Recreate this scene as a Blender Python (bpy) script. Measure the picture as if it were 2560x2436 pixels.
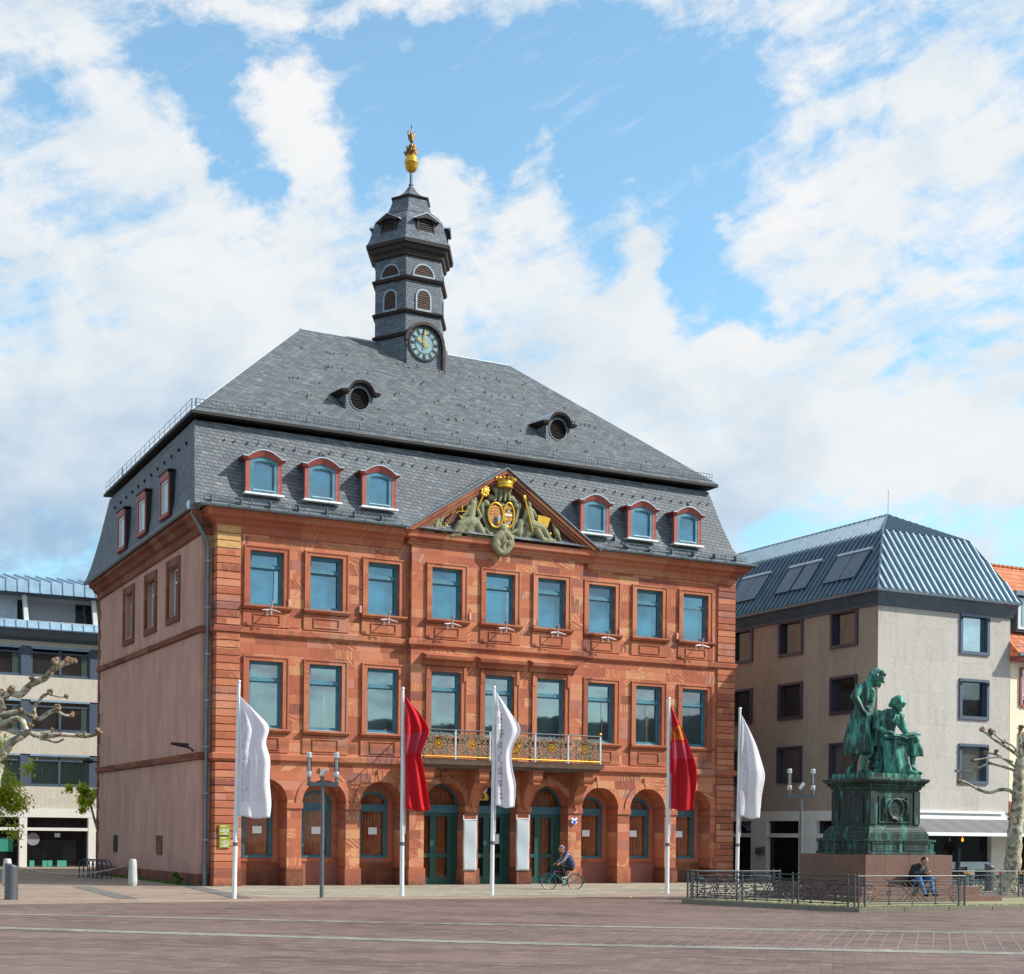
import bpy, bmesh, math, random
from mathutils import Vector, Matrix, noise as mnoise
random.seed(7)
scn=bpy.context.scene
for o in list(bpy.data.objects): bpy.data.objects.remove(o)
C=scn.collection
PI=math.pi
rad=math.radians
scn.unit_settings.scale_length=1.16
# ---------------------------------------------------------------- camera
CAMZ=1.89; FPX=3782.; ROLL=.01
cd=bpy.data.cameras.new('camera'); cam=bpy.data.objects.new('camera',cd); C.objects.link(cam)
cd.sensor_width=36; cd.lens=FPX/2560*36; cd.shift_y=870/2560.; cd.clip_start=.5; cd.clip_end=4000
ct,st=math.cos(ROLL),math.sin(ROLL)
cam.matrix_world=Matrix(((ct,-st,0,0),(0,0,-1,0),(st,ct,0,CAMZ),(0,0,0,1)))
scn.camera=cam
# ---------------------------------------------------------------- exposure
scn.render.engine='CYCLES'
scn.view_settings.view_transform='Standard'; scn.view_settings.look='None'
scn.view_settings.exposure=0.40; scn.view_settings.gamma=1
SUN_EL=rad(38); SUND=Vector((.997*math.cos(SUN_EL),-.075*math.cos(SUN_EL),math.sin(SUN_EL))).normalized()
sd=bpy.data.lights.new('sun','SUN'); sd.energy=5.0; sd.angle=rad(.55); sd.color=(1,.93,.83)
so=bpy.data.objects.new('sun',sd); C.objects.link(so); so.location=(60,-20,60)
so.rotation_euler=SUND.to_track_quat('Z','Y').to_euler()

# ---------------------------------------------------------------- node helpers
class NT:
    def __init__(s,tree): s.t=tree; s.n=tree.nodes; s.l=tree.links
    def link(s,a,b): s.l.new(a,b)
    def put(s,sock,v):
        if hasattr(v,'is_output'): s.l.new(v,sock)
        elif v is not None:
            if isinstance(v,(tuple,list)) and len(v)==3 and len(getattr(sock,'default_value',(0,0,0)))==4: v=tuple(v)+(1,)
            sock.default_value=v
    def m(s,op,a,b=None,c=None,clamp=False):
        n=s.n.new('ShaderNodeMath'); n.operation=op; n.use_clamp=clamp
        s.put(n.inputs[0],a)
        if b is not None: s.put(n.inputs[1],b)
        if c is not None: s.put(n.inputs[2],c)
        return n.outputs[0]
    def vm(s,op,a,b=None,out=0):
        n=s.n.new('ShaderNodeVectorMath'); n.operation=op; s.put(n.inputs[0],a)
        if b is not None: s.put(n.inputs[1],b)
        return n.outputs[out]
    def comb(s,x,y,z=0.):
        n=s.n.new('ShaderNodeCombineXYZ')
        for i,v in enumerate((x,y,z)): s.put(n.inputs[i],v)
        return n.outputs[0]
    def sep(s,v):
        n=s.n.new('ShaderNodeSeparateXYZ'); s.put(n.inputs[0],v); return n.outputs[0],n.outputs[1],n.outputs[2]
    def coord(s,k='Object'):
        n=s.n.new('ShaderNodeTexCoord'); return n.outputs[k]
    def noise(s,v,scale=5,detail=4,rough=.55,dist=0.,col=False):
        n=s.n.new('ShaderNodeTexNoise'); s.put(n.inputs['Vector'],v); n.inputs['Scale'].default_value=scale
        n.inputs['Detail'].default_value=detail; n.inputs['Roughness'].default_value=rough; n.inputs['Distortion'].default_value=dist
        return n.outputs['Color'] if col else n.outputs['Fac']
    def white(s,v,col=False):
        n=s.n.new('ShaderNodeTexWhiteNoise'); n.noise_dimensions='3D'; s.put(n.inputs['Vector'],v); return n.outputs['Color'] if col else n.outputs['Value']
    def wave(s,v,scale=5,dist=2,detail=2,dsc=1.,bands='X'):
        n=s.n.new('ShaderNodeTexWave'); n.bands_direction=bands; s.put(n.inputs['Vector'],v); n.inputs['Scale'].default_value=scale
        n.inputs['Distortion'].default_value=dist; n.inputs['Detail'].default_value=detail; n.inputs['Detail Scale'].default_value=dsc
        return n.outputs['Fac']
    def mr(s,v,a,b,c=0.,d=1.,sm=False):
        n=s.n.new('ShaderNodeMapRange'); n.interpolation_type='SMOOTHSTEP' if sm else 'LINEAR'
        s.put(n.inputs[0],v)
        for i,q in enumerate((a,b,c,d)): n.inputs[i+1].default_value=q
        return n.outputs[0]
    def ramp(s,v,stops,const=False):
        n=s.n.new('ShaderNodeValToRGB'); s.put(n.inputs[0],v); r=n.color_ramp
        if const: r.interpolation='CONSTANT'
        while len(r.elements)<len(stops): r.elements.new(.5)
        for e,(p,c) in zip(r.elements,stops): e.position=p; e.color=tuple(c)+(1,)
        return n.outputs[0]
    def mix(s,f,a,b,mode='MIX'):
        n=s.n.new('ShaderNodeMix'); n.data_type='RGBA'; n.blend_type=mode
        s.put(n.inputs[0],f); s.put(n.inputs[6],a); s.put(n.inputs[7],b); return n.outputs[2]
def srgb(r,g,b):
    f=lambda c:(c/255/12.92) if c<=10 else ((c/255+.055)/1.055)**2.4
    return (f(r),f(g),f(b))
# ---------------------------------------------------------------- world: blue sky and broken clouds by direction
w=bpy.data.worlds.new('World'); scn.world=w; w.use_nodes=True
t=NT(w.node_tree); t.n.clear()
sky=t.n.new('ShaderNodeTexSky'); sky.sky_type='NISHITA'; sky.sun_disc=False; sky.sun_elevation=SUN_EL
sky.sun_rotation=math.atan2(SUND.x,SUND.y); sky.air_density=1.0; sky.dust_density=.6; sky.ozone_density=2.5
bgs=t.n.new('ShaderNodeBackground'); t.put(bgs.inputs[0],t.mix(1.,sky.outputs[0],(1.0,1.36,1.27),'MULTIPLY')); bgs.inputs[1].default_value=.15
dx,dy,dz=t.sep(t.coord('Generated'))
az=t.m('ARCTAN2',dx,dy); el=t.m('ARCSINE',dz)
p0=t.comb(az,el,0.)
wn=t.noise(p0,13,8,.62,0,True)
wv=t.vm('MULTIPLY',t.vm('SUBTRACT',wn,(.5,.5,.5)),(.085,.085,0))
pw=t.vm('ADD',p0,wv)
# (x,y,rx,ry,amount) of clear gaps (+) and cloud heaps (-) as directions
gaps=[(100,190,150,40,.25),(300,90,170,50,.35),(560,100,120,40,.3),(1000,120,300,60,.4),(400,110,130,60,.5),(340,150,120,55,.5),(700,60,150,45,.25),(800,180,330,120,.9),(1050,200,280,150,.85),(1260,170,230,160,.62),(1420,100,140,120,.35),
 (700,260,120,90,.6),(420,250,90,90,.7),(470,360,80,60,.55),(940,320,70,90,.55),(1130,300,130,90,.6),(1230,370,90,80,.5),(700,350,60,60,.3),
 (1130,400,60,70,.45),(1310,480,60,110,.75),(1370,565,110,55,.6),(1145,480,50,50,.4),(905,480,40,70,.35),(1500,600,150,28,.5),(1520,690,90,35,.5),(1740,705,110,22,.35),
 (1850,480,120,18,.25),(1640,560,120,22,.4),(1650,230,150,25,.25),(1900,1010,120,50,.4),(500,390,70,35,.35),(1400,330,60,60,.2),(1900,640,70,20,.3),(1700,120,60,18,.3)]
heaps=[(520,170,75,90,.8),(560,300,110,140,.75),(650,330,120,120,.5),(830,350,60,90,.6),(180,230,120,90,.55),(250,330,160,100,.5),(380,360,50,80,.5),(1000,340,60,70,.45),(990,420,80,80,.4),
 (1225,480,45,60,.7),(1240,560,60,60,.4),(1650,430,260,140,.45),(1750,200,200,160,.35),(60,60,130,60,.35),(450,720,520,280,.7),(60,860,420,260,.8),(1700,900,420,110,.6),(1050,560,400,80,.25),(1100,700,700,150,.5),(780,110,60,25,.4),(640,35,200,25,.4),(1500,800,600,200,.5)]
acc=None
for lst,sg in((gaps,-1),(heaps,1)):
    for x,y,rx,ry,a in lst:
        X=(x*1.2988-1280)/FPX; u=math.atan(X); v=math.atan((2088-y*1.2988)/FPX*math.cos(u))
        q=t.vm('MULTIPLY',t.vm('SUBTRACT',pw,(u,v,0)),(FPX/1.2988/rx,FPX/1.2988/ry,0))
        g=t.mr(t.vm('LENGTH',q,out=1),1.25,.15,0,sg*a*(.56 if sg<0 else .46),True)
        acc=g if acc is None else t.m('ADD',acc,g)
p3=t.coord('Generated')
pst=t.vm('MULTIPLY',p0,(1.,1.5,1.))
n1=t.noise(pst,12,12,.66,.3); n2=t.noise(t.vm('ADD',p3,(3,1,2)),2.2,5,.55); n5=t.noise(t.vm('MULTIPLY',t.comb(t.m('ADD',az,t.m('MULTIPLY',el,-.9)),t.m('ADD',el,t.m('MULTIPLY',az,-.35)),0.),(.6,1.8,1.)),34,9,.62,.2); 
field=t.m('ADD',t.m('ADD',acc,.57),t.m('ADD',t.m('MULTIPLY',t.m('SUBTRACT',n1,.5),2.0),t.m('ADD',t.m('MULTIPLY',t.m('SUBTRACT',n2,.5),.25),t.m('MULTIPLY',t.m('SUBTRACT',n5,.5),.75))))
dens=t.m('MAXIMUM',t.m('MAXIMUM',t.mr(field,.17,.84,0,1,True),t.mr(n5,.48,.78,0,.34,True)),t.mr(el,.30,.04,.09,.65,True))
# cloud light: bright tops, blue-grey bellies
n3=t.noise(t.vm('ADD',pst,(.0,.012,0)),10,8,.55,.2); n4=t.noise(pst,3.2,4,.5)
sh=t.m('ADD',t.m('MULTIPLY',t.m('SUBTRACT',n3,.5),1.3),t.m('MULTIPLY',t.m('SUBTRACT',n4,.5),1.0))
low=t.mr(el,.46,.18,0,.60,True)
left=t.mr(az,.10,-.32,0,.62,True)
belly=t.m('ADD',t.m('ADD',sh,t.m('MULTIPLY',low,t.m('ADD',left,.35))),.18)
ccol=t.ramp(belly,[(0,srgb(252,252,253)),(.28,srgb(240,246,250)),(.55,srgb(214,229,242)),(.9,srgb(165,198,229))])
bgc=t.n.new('ShaderNodeBackground'); t.put(bgc.inputs[0],ccol); bgc.inputs[1].default_value=.725
mx=t.n.new('ShaderNodeMixShader'); t.put(mx.inputs[0],dens); t.link(bgs.outputs[0],mx.inputs[1]); t.link(bgc.outputs[0],mx.inputs[2])
ow=t.n.new('ShaderNodeOutputWorld'); t.link(mx.outputs[0],ow.inputs[0])

# ---------------------------------------------------------------- geometry helpers
def ray(u,v):
    a=(u-1280)/FPX; b=(2088-v)/FPX
    return Vector((a*ct-b*st,1.,a*st+b*ct))
def at(u,v,d): r=ray(u,v); return r*d+Vector((0,0,CAMZ))          # pixel of the photograph at depth d
def ground(u,v,z=0.): r=ray(u,v); k=(z-CAMZ)/r.z; return r*k+Vector((0,0,CAMZ))
PHI=rad(28.06)
class Frame:                                                       # local axes of a building: s along front, n to the back
    def __init__(s,o,phi=PHI): s.o=Vector((o[0],o[1],0)); s.T=Vector((math.cos(phi),math.sin(phi),0)); s.N=Vector((-math.sin(phi),math.cos(phi),0)); s.phi=phi
    def hit(s,u,v,ax,off):
        r=ray(u,v); c=Vector((0,0,CAMZ)); k=((s.o+ax*off)-c).dot(ax)/r.dot(ax); return c+r*k-s.o
    def f(s,u,v,n=0.): p=s.hit(u,v,s.N,n); return p.dot(s.T),p.z
    def side(s,u,v,x=0.): p=s.hit(u,v,s.T,x); return p.dot(s.N),p.z
    def loc(s,p): d=Vector(p)-s.o; return Vector((d.dot(s.T),d.dot(s.N),d.z))
class MB:
    def __init__(s): s.v=[]; s.f=[]; s.m=[]
    def add(s,vs,fs,m=0):
        b=len(s.v); s.v+= [tuple(x) for x in vs]; s.f+=[tuple(b+i for i in f) for f in fs]; s.m+=[m]*len(fs); return s
    def poly(s,vs,m=0): return s.add(vs,[range(len(vs))],m)
    def box(s,x0,x1,y0,y1,z0,z1,m=0):
        vs=[(x,y,z) for z in(z0,z1) for y in(y0,y1) for x in(x0,x1)]
        return s.add(vs,[(0,2,3,1),(4,5,7,6),(0,1,5,4),(2,6,7,3),(0,4,6,2),(1,3,7,5)],m)
    def obox(s,c,sx,sy,sz,M,m=0):
        vs=[Vector(c)+M@Vector((x*sx/2,y*sy/2,z*sz/2)) for z in(-1,1) for y in(-1,1) for x in(-1,1)]
        return s.add(vs,[(0,2,3,1),(4,5,7,6),(0,1,5,4),(2,6,7,3),(0,4,6,2),(1,3,7,5)],m)
    def prism(s,pts,d,m=0,cap=True):                               # pts closed loop of 3D points, d extrusion vector
        n=len(pts); P=[Vector(p) for p in pts]; d=Vector(d)
        s.add(P+[p+d for p in P],[(i,(i+1)%n,n+(i+1)%n,n+i) for i in range(n)],m)
        if cap: s.poly(P[::-1],m); s.poly([p+d for p in P],m)
        return s
    def tube(s,pts,r,n=8,m=0,cap=True,closed=False):
        P=[Vector(p) for p in pts]; k=len(P); R=r if isinstance(r,(list,tuple)) else [r]*k
        up=None; rings=[]
        for i in range(k):
            a=P[(i-1)%k] if closed else P[max(i-1,0)]; b=P[(i+1)%k] if closed else P[min(i+1,k-1)]; tg=(b-a)
            if tg.length<1e-9: tg=Vector((0,0,1))
            tg.normalize()
            if up is None: up=Vector((0,0,1)) if abs(tg.z)<.9 else Vector((1,0,0))
            sd_=tg.cross(up)
            if sd_.length<1e-6: sd_=tg.cross(Vector((1,0,0)))
            sd_.normalize(); up=sd_.cross(tg).normalized()
            rings.append([P[i]+(sd_*math.cos(2*PI*j/n)+up*math.sin(2*PI*j/n))*R[i] for j in range(n)])
        vs=[q for g in rings for q in g]; fs=[]
        for i in range(k if closed else k-1):
            i2=(i+1)%k
            for j in range(n): fs.append((i*n+j,i*n+(j+1)%n,i2*n+(j+1)%n,i2*n+j))
        s.add(vs,fs,m)
        if cap and not closed: s.poly(rings[0][::-1],m); s.poly(rings[-1],m)
        return s
    def lathe(s,prof,c=(0,0,0),n=20,m=0,a0=0.,a1=2*PI,cap=True):    # prof [(r,z)]
        c=Vector(c); full=abs(a1-a0-2*PI)<1e-6; k=n if full else n+1
        vs=[c+Vector((r*math.cos(a0+(a1-a0)*j/n),r*math.sin(a0+(a1-a0)*j/n),z)) for r,z in prof for j in range(k)]
        fs=[]
        for i in range(len(prof)-1):
            for j in range(n):
                j2=(j+1)%k if full else j+1
                fs.append((i*k+j,i*k+j2,(i+1)*k+j2,(i+1)*k+j))
        s.add(vs,fs,m)
        if cap and full:
            if prof[0][0]>1e-4: s.poly(vs[:k][::-1],m)
            if prof[-1][0]>1e-4: s.poly(vs[-k:],m)
        return s
    def ball(s,c,r,m=0,n=10,k=7,M=None):
        if not isinstance(r,(tuple,list)): r=(r,r,r)
        vs=[];fs=[]
        for i in range(k+1):
            th=PI*i/k
            for j in range(n):
                q=Vector((r[0]*math.sin(th)*math.cos(2*PI*j/n),r[1]*math.sin(th)*math.sin(2*PI*j/n),-r[2]*math.cos(th)))
                if M is not None: q=M@q
                vs.append(Vector(c)+q)
        for i in range(k):
            for j in range(n): fs.append((i*n+j,i*n+(j+1)%n,(i+1)*n+(j+1)%n,(i+1)*n+j))
        return s.add(vs,fs,m)
    def cap(s,p,q,r1,r2,m=0,n=10):                                  # tapered capsule
        p,q=Vector(p),Vector(q); d=q-p; L=max(d.length,1e-5); d/=L
        pts=[];R=[]
        for a in (90,60,30,0): pts.append(p-d*r1*math.sin(rad(a))); R.append(max(r1*math.cos(rad(a)),1e-3))
        for a in (0,30,60,90): pts.append(q+d*r2*math.sin(rad(a))); R.append(max(r2*math.cos(rad(a)),1e-3))
        return s.tube(pts,R,n,m)
    def sweep(s,path,prof,m=0,closed=False,flip=False):            # path (x,y) walked with outside on the right hand; prof (out,z)
        k=len(path); P=[Vector(p) for p in path]; rings=[]
        for i in range(k):
            a=P[i-1] if (i>0 or closed) else None; b=P[(i+1)%k] if (i<k-1 or closed) else None
            d1=(P[i]-a).normalized() if a is not None else None; d2=(b-P[i]).normalized() if b is not None else None
            if d1 is None: d1=d2
            if d2 is None: d2=d1
            n1=Vector((d1.y,-d1.x)); n2=Vector((d2.y,-d2.x)); h=n1+n2
            h=h/max(h.dot(n1),.2)
            rings.append([(P[i].x+h.x*o,P[i].y+h.y*o,z) for o,z in prof])
        q=len(prof); vs=[x for g in rings for x in g]; fs=[]
        for i in range(k if closed else k-1):
            i2=(i+1)%k
            for j in range(q-1): fs.append((i*q+j,i2*q+j,i2*q+j+1,i*q+j+1))
        s.add(vs,fs,m)
        if not closed: s.poly(rings[0],m); s.poly(rings[-1][::-1],m)
        return s
    def grid(s,fn,nu,nv,m=0):
        vs=[fn(i/nu,j/nv) for j in range(nv+1) for i in range(nu+1)]
        return s.add(vs,[(j*(nu+1)+i,j*(nu+1)+i+1,(j+1)*(nu+1)+i+1,(j+1)*(nu+1)+i) for j in range(nv) for i in range(nu)],m)
    def xf(s,fn): s.v=[tuple(fn(Vector(v))) for v in s.v]; return s
    def join(s,o,fn=None,mo=0):
        vs=[fn(Vector(v)) for v in o.v] if fn else o.v
        b=len(s.v); s.v+=[tuple(x) for x in vs]; s.f+=[tuple(b+i for i in f) for f in o.f]; s.m+=[k+mo for k in o.m]; return s
    def mesh(s,name,mats,smooth=False,fix=True):
        me=bpy.data.meshes.new(name); me.from_pydata(s.v,[],s.f)
        for k in mats: me.materials.append(k)
        me.polygons.foreach_set('material_index',s.m)
        if fix:
            bm=bmesh.new(); bm.from_mesh(me); bmesh.ops.recalc_face_normals(bm,faces=bm.faces); bm.to_mesh(me); bm.free()
        if smooth:
            me.shade_smooth()
            if smooth!='all':
                try: me.set_sharp_from_angle(angle=rad(smooth if isinstance(smooth,(int,float)) and smooth>1 else 35))
                except Exception: pass
        me.update(); return me
    def build(s,name,mats,parent=None,smooth=False,loc=None,rz=0.,fix=True):
        if not isinstance(mats,(list,tuple)): mats=[mats]
        return place(name,s.mesh(name,mats,smooth,fix),parent,loc,rz)
def place(name,me,parent=None,loc=None,rz=0.):
    o=bpy.data.objects.new(name,me); C.objects.link(o)
    if parent is not None: o.parent=parent
    if loc is not None: o.location=loc
    if rz: o.rotation_euler=(0,0,rz)
    return o
def tag(o,label,cat,group=None,kind=None):
    if label: o['label']=label
    if cat: o['category']=cat
    if group: o['group']=group
    if kind: o['kind']=kind
    return o
def struct(o): o['kind']='structure'; return o
def empty(name,loc=(0,0,0),rz=0.,label=None,cat=None,group=None):
    o=bpy.data.objects.new(name,None); C.objects.link(o); o.location=loc; o.rotation_euler=(0,0,rz); o.empty_display_size=.3
    return tag(o,label,cat,group)
def remesh(o,vox,sm=True):
    m=o.modifiers.new('merge','REMESH'); m.mode='VOXEL'; m.voxel_size=vox; m.use_smooth_shade=True
    s=o.modifiers.new('soften','SMOOTH'); s.factor=.5; s.iterations=2
    return o
def text_mb(txt,size,m=0,ext=.002):
    cu=bpy.data.curves.new('t','FONT'); cu.body=txt; cu.size=size; cu.extrude=ext; cu.align_x='LEFT'; cu.resolution_u=3
    o=bpy.data.objects.new('t',cu); C.objects.link(o); dg=bpy.context.evaluated_depsgraph_get(); me=o.evaluated_get(dg).to_mesh()
    b=MB(); b.v=[tuple(v.co) for v in me.vertices]; b.f=[tuple(p.vertices) for p in me.polygons]; b.m=[m]*len(b.f)
    o.evaluated_get(dg).to_mesh_clear(); bpy.data.objects.remove(o); bpy.data.curves.remove(cu); return b

# ---------------------------------------------------------------- materials
def newmat(name):
    m=bpy.data.materials.new(name); m.use_nodes=True; t=NT(m.node_tree); t.n.clear()
    b=t.n.new('ShaderNodeBsdfPrincipled'); o=t.n.new('ShaderNodeOutputMaterial'); t.link(b.outputs[0],o.inputs[0]); return m,t,b
def bump(t,b,h,strength=.3,dist=.02):
    n=t.n.new('ShaderNodeBump'); n.inputs['Strength'].default_value=strength; n.inputs['Distance'].default_value=dist
    t.put(n.inputs['Height'],h); t.link(n.outputs[0],b.inputs['Normal'])
def simple(name,col,rough=.6,metal=0.,var=.12,scale=6.,bmp=0.,spec=.5):
    m,t,b=newmat(name); v=t.coord(); n=t.noise(v,scale,5,.6); n2=t.noise(v,scale*6,4,.6)
    f=t.m('ADD',t.m('MULTIPLY',n,.6),t.m('MULTIPLY',n2,.4))
    lo=tuple(c*(1-var*1.6) for c in col); hi=tuple(min(1,c*(1+var*1.6)) for c in col)
    t.put(b.inputs['Base Color'],t.mix(t.mr(f,.3,.7),lo,hi)); b.inputs['Roughness'].default_value=rough; b.inputs['Metallic'].default_value=metal
    b.inputs['Specular IOR Level'].default_value=spec
    if bmp: bump(t,b,n2,bmp,.01)
    return m
def wallco(t,sx=1.,sy=1.):                                          # (along, up) for upright faces of any direction
    x,y,z=t.sep(t.coord()); nx,ny,nz=t.sep(t.coord('Normal'))
    k=t.m('GREATER_THAN',t.m('ABSOLUTE',nx),t.m('ABSOLUTE',ny))
    u=t.m('ADD',t.m('MULTIPLY',x,t.m('SUBTRACT',1.,k)),t.m('MULTIPLY',y,k))
    return u,z
def cells(t,u,v,w_,h_,off=.5,rnd=.6):
    r=t.m('FLOOR',t.m('DIVIDE',v,h_)); fr=t.m('SUBTRACT',t.m('DIVIDE',v,h_),r)
    jit=t.m('MULTIPLY',t.white(t.comb(r,7.3,1.)),rnd)
    cu=t.m('ADD',t.m('ADD',t.m('DIVIDE',u,w_),t.m('MULTIPLY',r,off)),jit); cc=t.m('FLOOR',cu); fu=t.m('SUBTRACT',cu,cc)
    return r,cc,fr,fu
def edge(t,f,wd): return t.m('MULTIPLY',t.mr(f,0,wd),t.mr(f,1-wd,1,1,0)) # 0 at edges
def sandstone(name,w_=.95,h_=.34,z0=0.,vein=1.,joint=True,dark=1.):
    m,t,b=newmat(name); u,z=wallco(t); P=t.coord()
    z=t.m('ADD',z,z0)
    r,cc,fr,fu=cells(t,u,z,w_,h_,.5,.9)
    id_=t.comb(r,cc,3.); rn=t.white(id_); rn2=t.white(t.comb(cc,r,9.))
    base=t.ramp(rn,[(0,(.19,.068,.050)),(.10,(.29,.088,.052)),(.28,(.37,.112,.062)),(.52,(.43,.142,.074)),(.72,(.475,.178,.095)),(.85,(.51,.225,.135)),(.93,(.36,.155,.125)),(1,(.17,.074,.070))])
    # flowing cream veins in some stones
    vv=t.vm('ADD',P,t.comb(t.m('MULTIPLY',rn,40),t.m('MULTIPLY',rn2,30),t.m('MULTIPLY',rn,17)))
    ang=t.m('MULTIPLY',rn,6.3); vx,vy,vz=t.sep(P); uu,zz=wallco(t)
    ru=t.m('ADD',t.m('MULTIPLY',uu,t.m('COSINE',ang)),t.m('MULTIPLY',zz,t.m('SINE',ang))); rv=t.m('SUBTRACT',t.m('MULTIPLY',zz,t.m('COSINE',ang)),t.m('MULTIPLY',uu,t.m('SINE',ang)))
    pv=t.comb(t.m('ADD',ru,t.m('MULTIPLY',rn,40)),t.m('MULTIPLY',rv,.38),t.m('MULTIPLY',rn2,20))
    wv=t.wave(pv,2.1,7.,4,1.3,'X'); nz=t.noise(pv,2.6,5,.6,.8)
    msk=t.m('MULTIPLY',t.mr(wv,.60,.74,0,1,True),t.mr(nz,.46,.56,0,1,True))
    some=t.mr(rn2,.50,.66,0,1)
    big=t.m('MULTIPLY',t.mr(t.noise(pv,1.6,4,.55,1.5),.50,.54,0,1,True),t.mr(rn2,.90,.91,0,1))
    cream=t.mr(t.white(t.comb(r,cc,21.)),.988,.99,0,1)
    vm=t.m('MAXIMUM',t.m('MAXIMUM',t.m('MULTIPLY',msk,some),big),t.m('MULTIPLY',cream,.9))
    base=t.mix(t.m('MULTIPLY',vm,.75*vein),base,(.58,.33,.165))
    # large weather stains, fine grain
    st_=t.noise(t.vm('MULTIPLY',P,(1.,1.,.45)),.9,6,.6); gr=t.noise(P,38,3,.6); md=t.noise(P,5,4,.6)
    base=t.mix(t.mr(st_,.54,.78,0,.34),base,(.17,.052,.032))
    base=t.mix(t.mr(md,.35,.7,.0,.28),base,(.47,.18,.105)); soot=t.noise(t.vm('MULTIPLY',P,(1.6,1.6,.5)),1.3,7,.68,.5); base=t.mix(t.mr(soot,.56,.74,0,.5),base,(.13,.058,.044))
    base=t.mix(t.mr(gr,.35,.65,0,.16),base,(.24,.075,.042))
    # grime where walls meet the pavement
    base=t.mix(t.m('MULTIPLY',t.mr(z,.7,.05,0,.75),t.mr(md,.35,.6)),base,(.10,.055,.045))
    if joint:
        e=t.m('MULTIPLY',edge(t,fr,.045),edge(t,fu,.016)); base=t.mix(t.m('MULTIPLY',t.m('SUBTRACT',1.,e),.55),base,(.17,.07,.05))
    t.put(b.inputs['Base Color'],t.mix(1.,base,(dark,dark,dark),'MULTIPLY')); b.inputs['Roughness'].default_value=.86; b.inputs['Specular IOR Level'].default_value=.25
    bump(t,b,t.m('ADD',t.m('MULTIPLY',gr,.5),t.m('MULTIPLY',md,.6)),.35,.015)
    return m
def slate(name,w_=.30,h_=.15,tint=(1,1,1)):
    m,t,b=newmat(name); u,z=wallco(t); P=t.coord()
    uu=t.m('ADD',u,t.m('MULTIPLY',t.noise(P,3,2,.5),.05))
    zz=t.m('ADD',t.m('ADD',z,t.m('MULTIPLY',u,.07)),t.m('MULTIPLY',t.noise(P,2.3,2,.5),.05))
    r,cc,fr,fu=cells(t,t.m('ADD',uu,t.m('MULTIPLY',z,.55)),zz,w_,h_,.31,.25)
    rn=t.white(t.comb(r,cc,5.))
    c=t.ramp(rn,[(0,(.090,.104,.122)),(.35,(.118,.133,.150)),(.7,(.140,.156,.174)),(.95,(.165,.181,.195)),(1,(.20,.21,.215))])
    c=t.mix(t.mr(t.noise(P,1.1,6,.6),.45,.75,0,.4),c,(.105,.115,.125))
    c=t.mix(t.mr(t.noise(P,2.7,5,.65),.60,.78,0,.35),c,(.13,.12,.10))
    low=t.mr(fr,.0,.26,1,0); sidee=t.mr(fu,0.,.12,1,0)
    c=t.mix(t.m('MULTIPLY',t.m('MAXIMUM',low,t.m('MULTIPLY',sidee,.6)),.9),c,(.010,.011,.014))  # shadow line along each slate's lower edge painted into the colour
    t.put(b.inputs['Base Color'],t.mix(1.,c,tint,'MULTIPLY')); t.put(b.inputs['Roughness'],t.mr(rn,0,1,.62,.82)); b.inputs['Specular IOR Level'].default_value=.22
    bump(t,b,t.m('ADD',t.m('SUBTRACT',1.,fr),t.m('ADD',t.m('MULTIPLY',rn,.5),t.m('MULTIPLY',t.m('SUBTRACT',1.,sidee),.4))),.75,.03)
    return m
def plaster(name,c1,c2,c3,bs=.35):
    m,t,b=newmat(name); P=t.coord(); x,y,z=t.sep(P)
    a=t.noise(P,.35,5,.6); g=t.noise(P,26,5,.65); s2=t.noise(t.vm('MULTIPLY',P,(1,1,.25)),1.6,6,.65)
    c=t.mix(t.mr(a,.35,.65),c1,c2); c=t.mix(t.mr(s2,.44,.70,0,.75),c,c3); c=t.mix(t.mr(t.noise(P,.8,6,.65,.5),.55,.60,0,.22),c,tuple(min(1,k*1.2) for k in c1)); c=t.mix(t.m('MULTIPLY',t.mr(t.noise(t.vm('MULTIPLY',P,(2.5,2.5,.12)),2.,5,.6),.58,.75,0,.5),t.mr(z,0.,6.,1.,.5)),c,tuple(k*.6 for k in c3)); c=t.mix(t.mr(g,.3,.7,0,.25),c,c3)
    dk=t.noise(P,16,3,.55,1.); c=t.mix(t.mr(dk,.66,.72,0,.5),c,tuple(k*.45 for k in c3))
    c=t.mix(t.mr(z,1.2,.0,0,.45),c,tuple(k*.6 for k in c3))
    t.put(b.inputs['Base Color'],c); b.inputs['Roughness'].default_value=.9; b.inputs['Specular IOR Level'].default_value=.2; bump(t,b,g,bs,.02); return m
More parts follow.
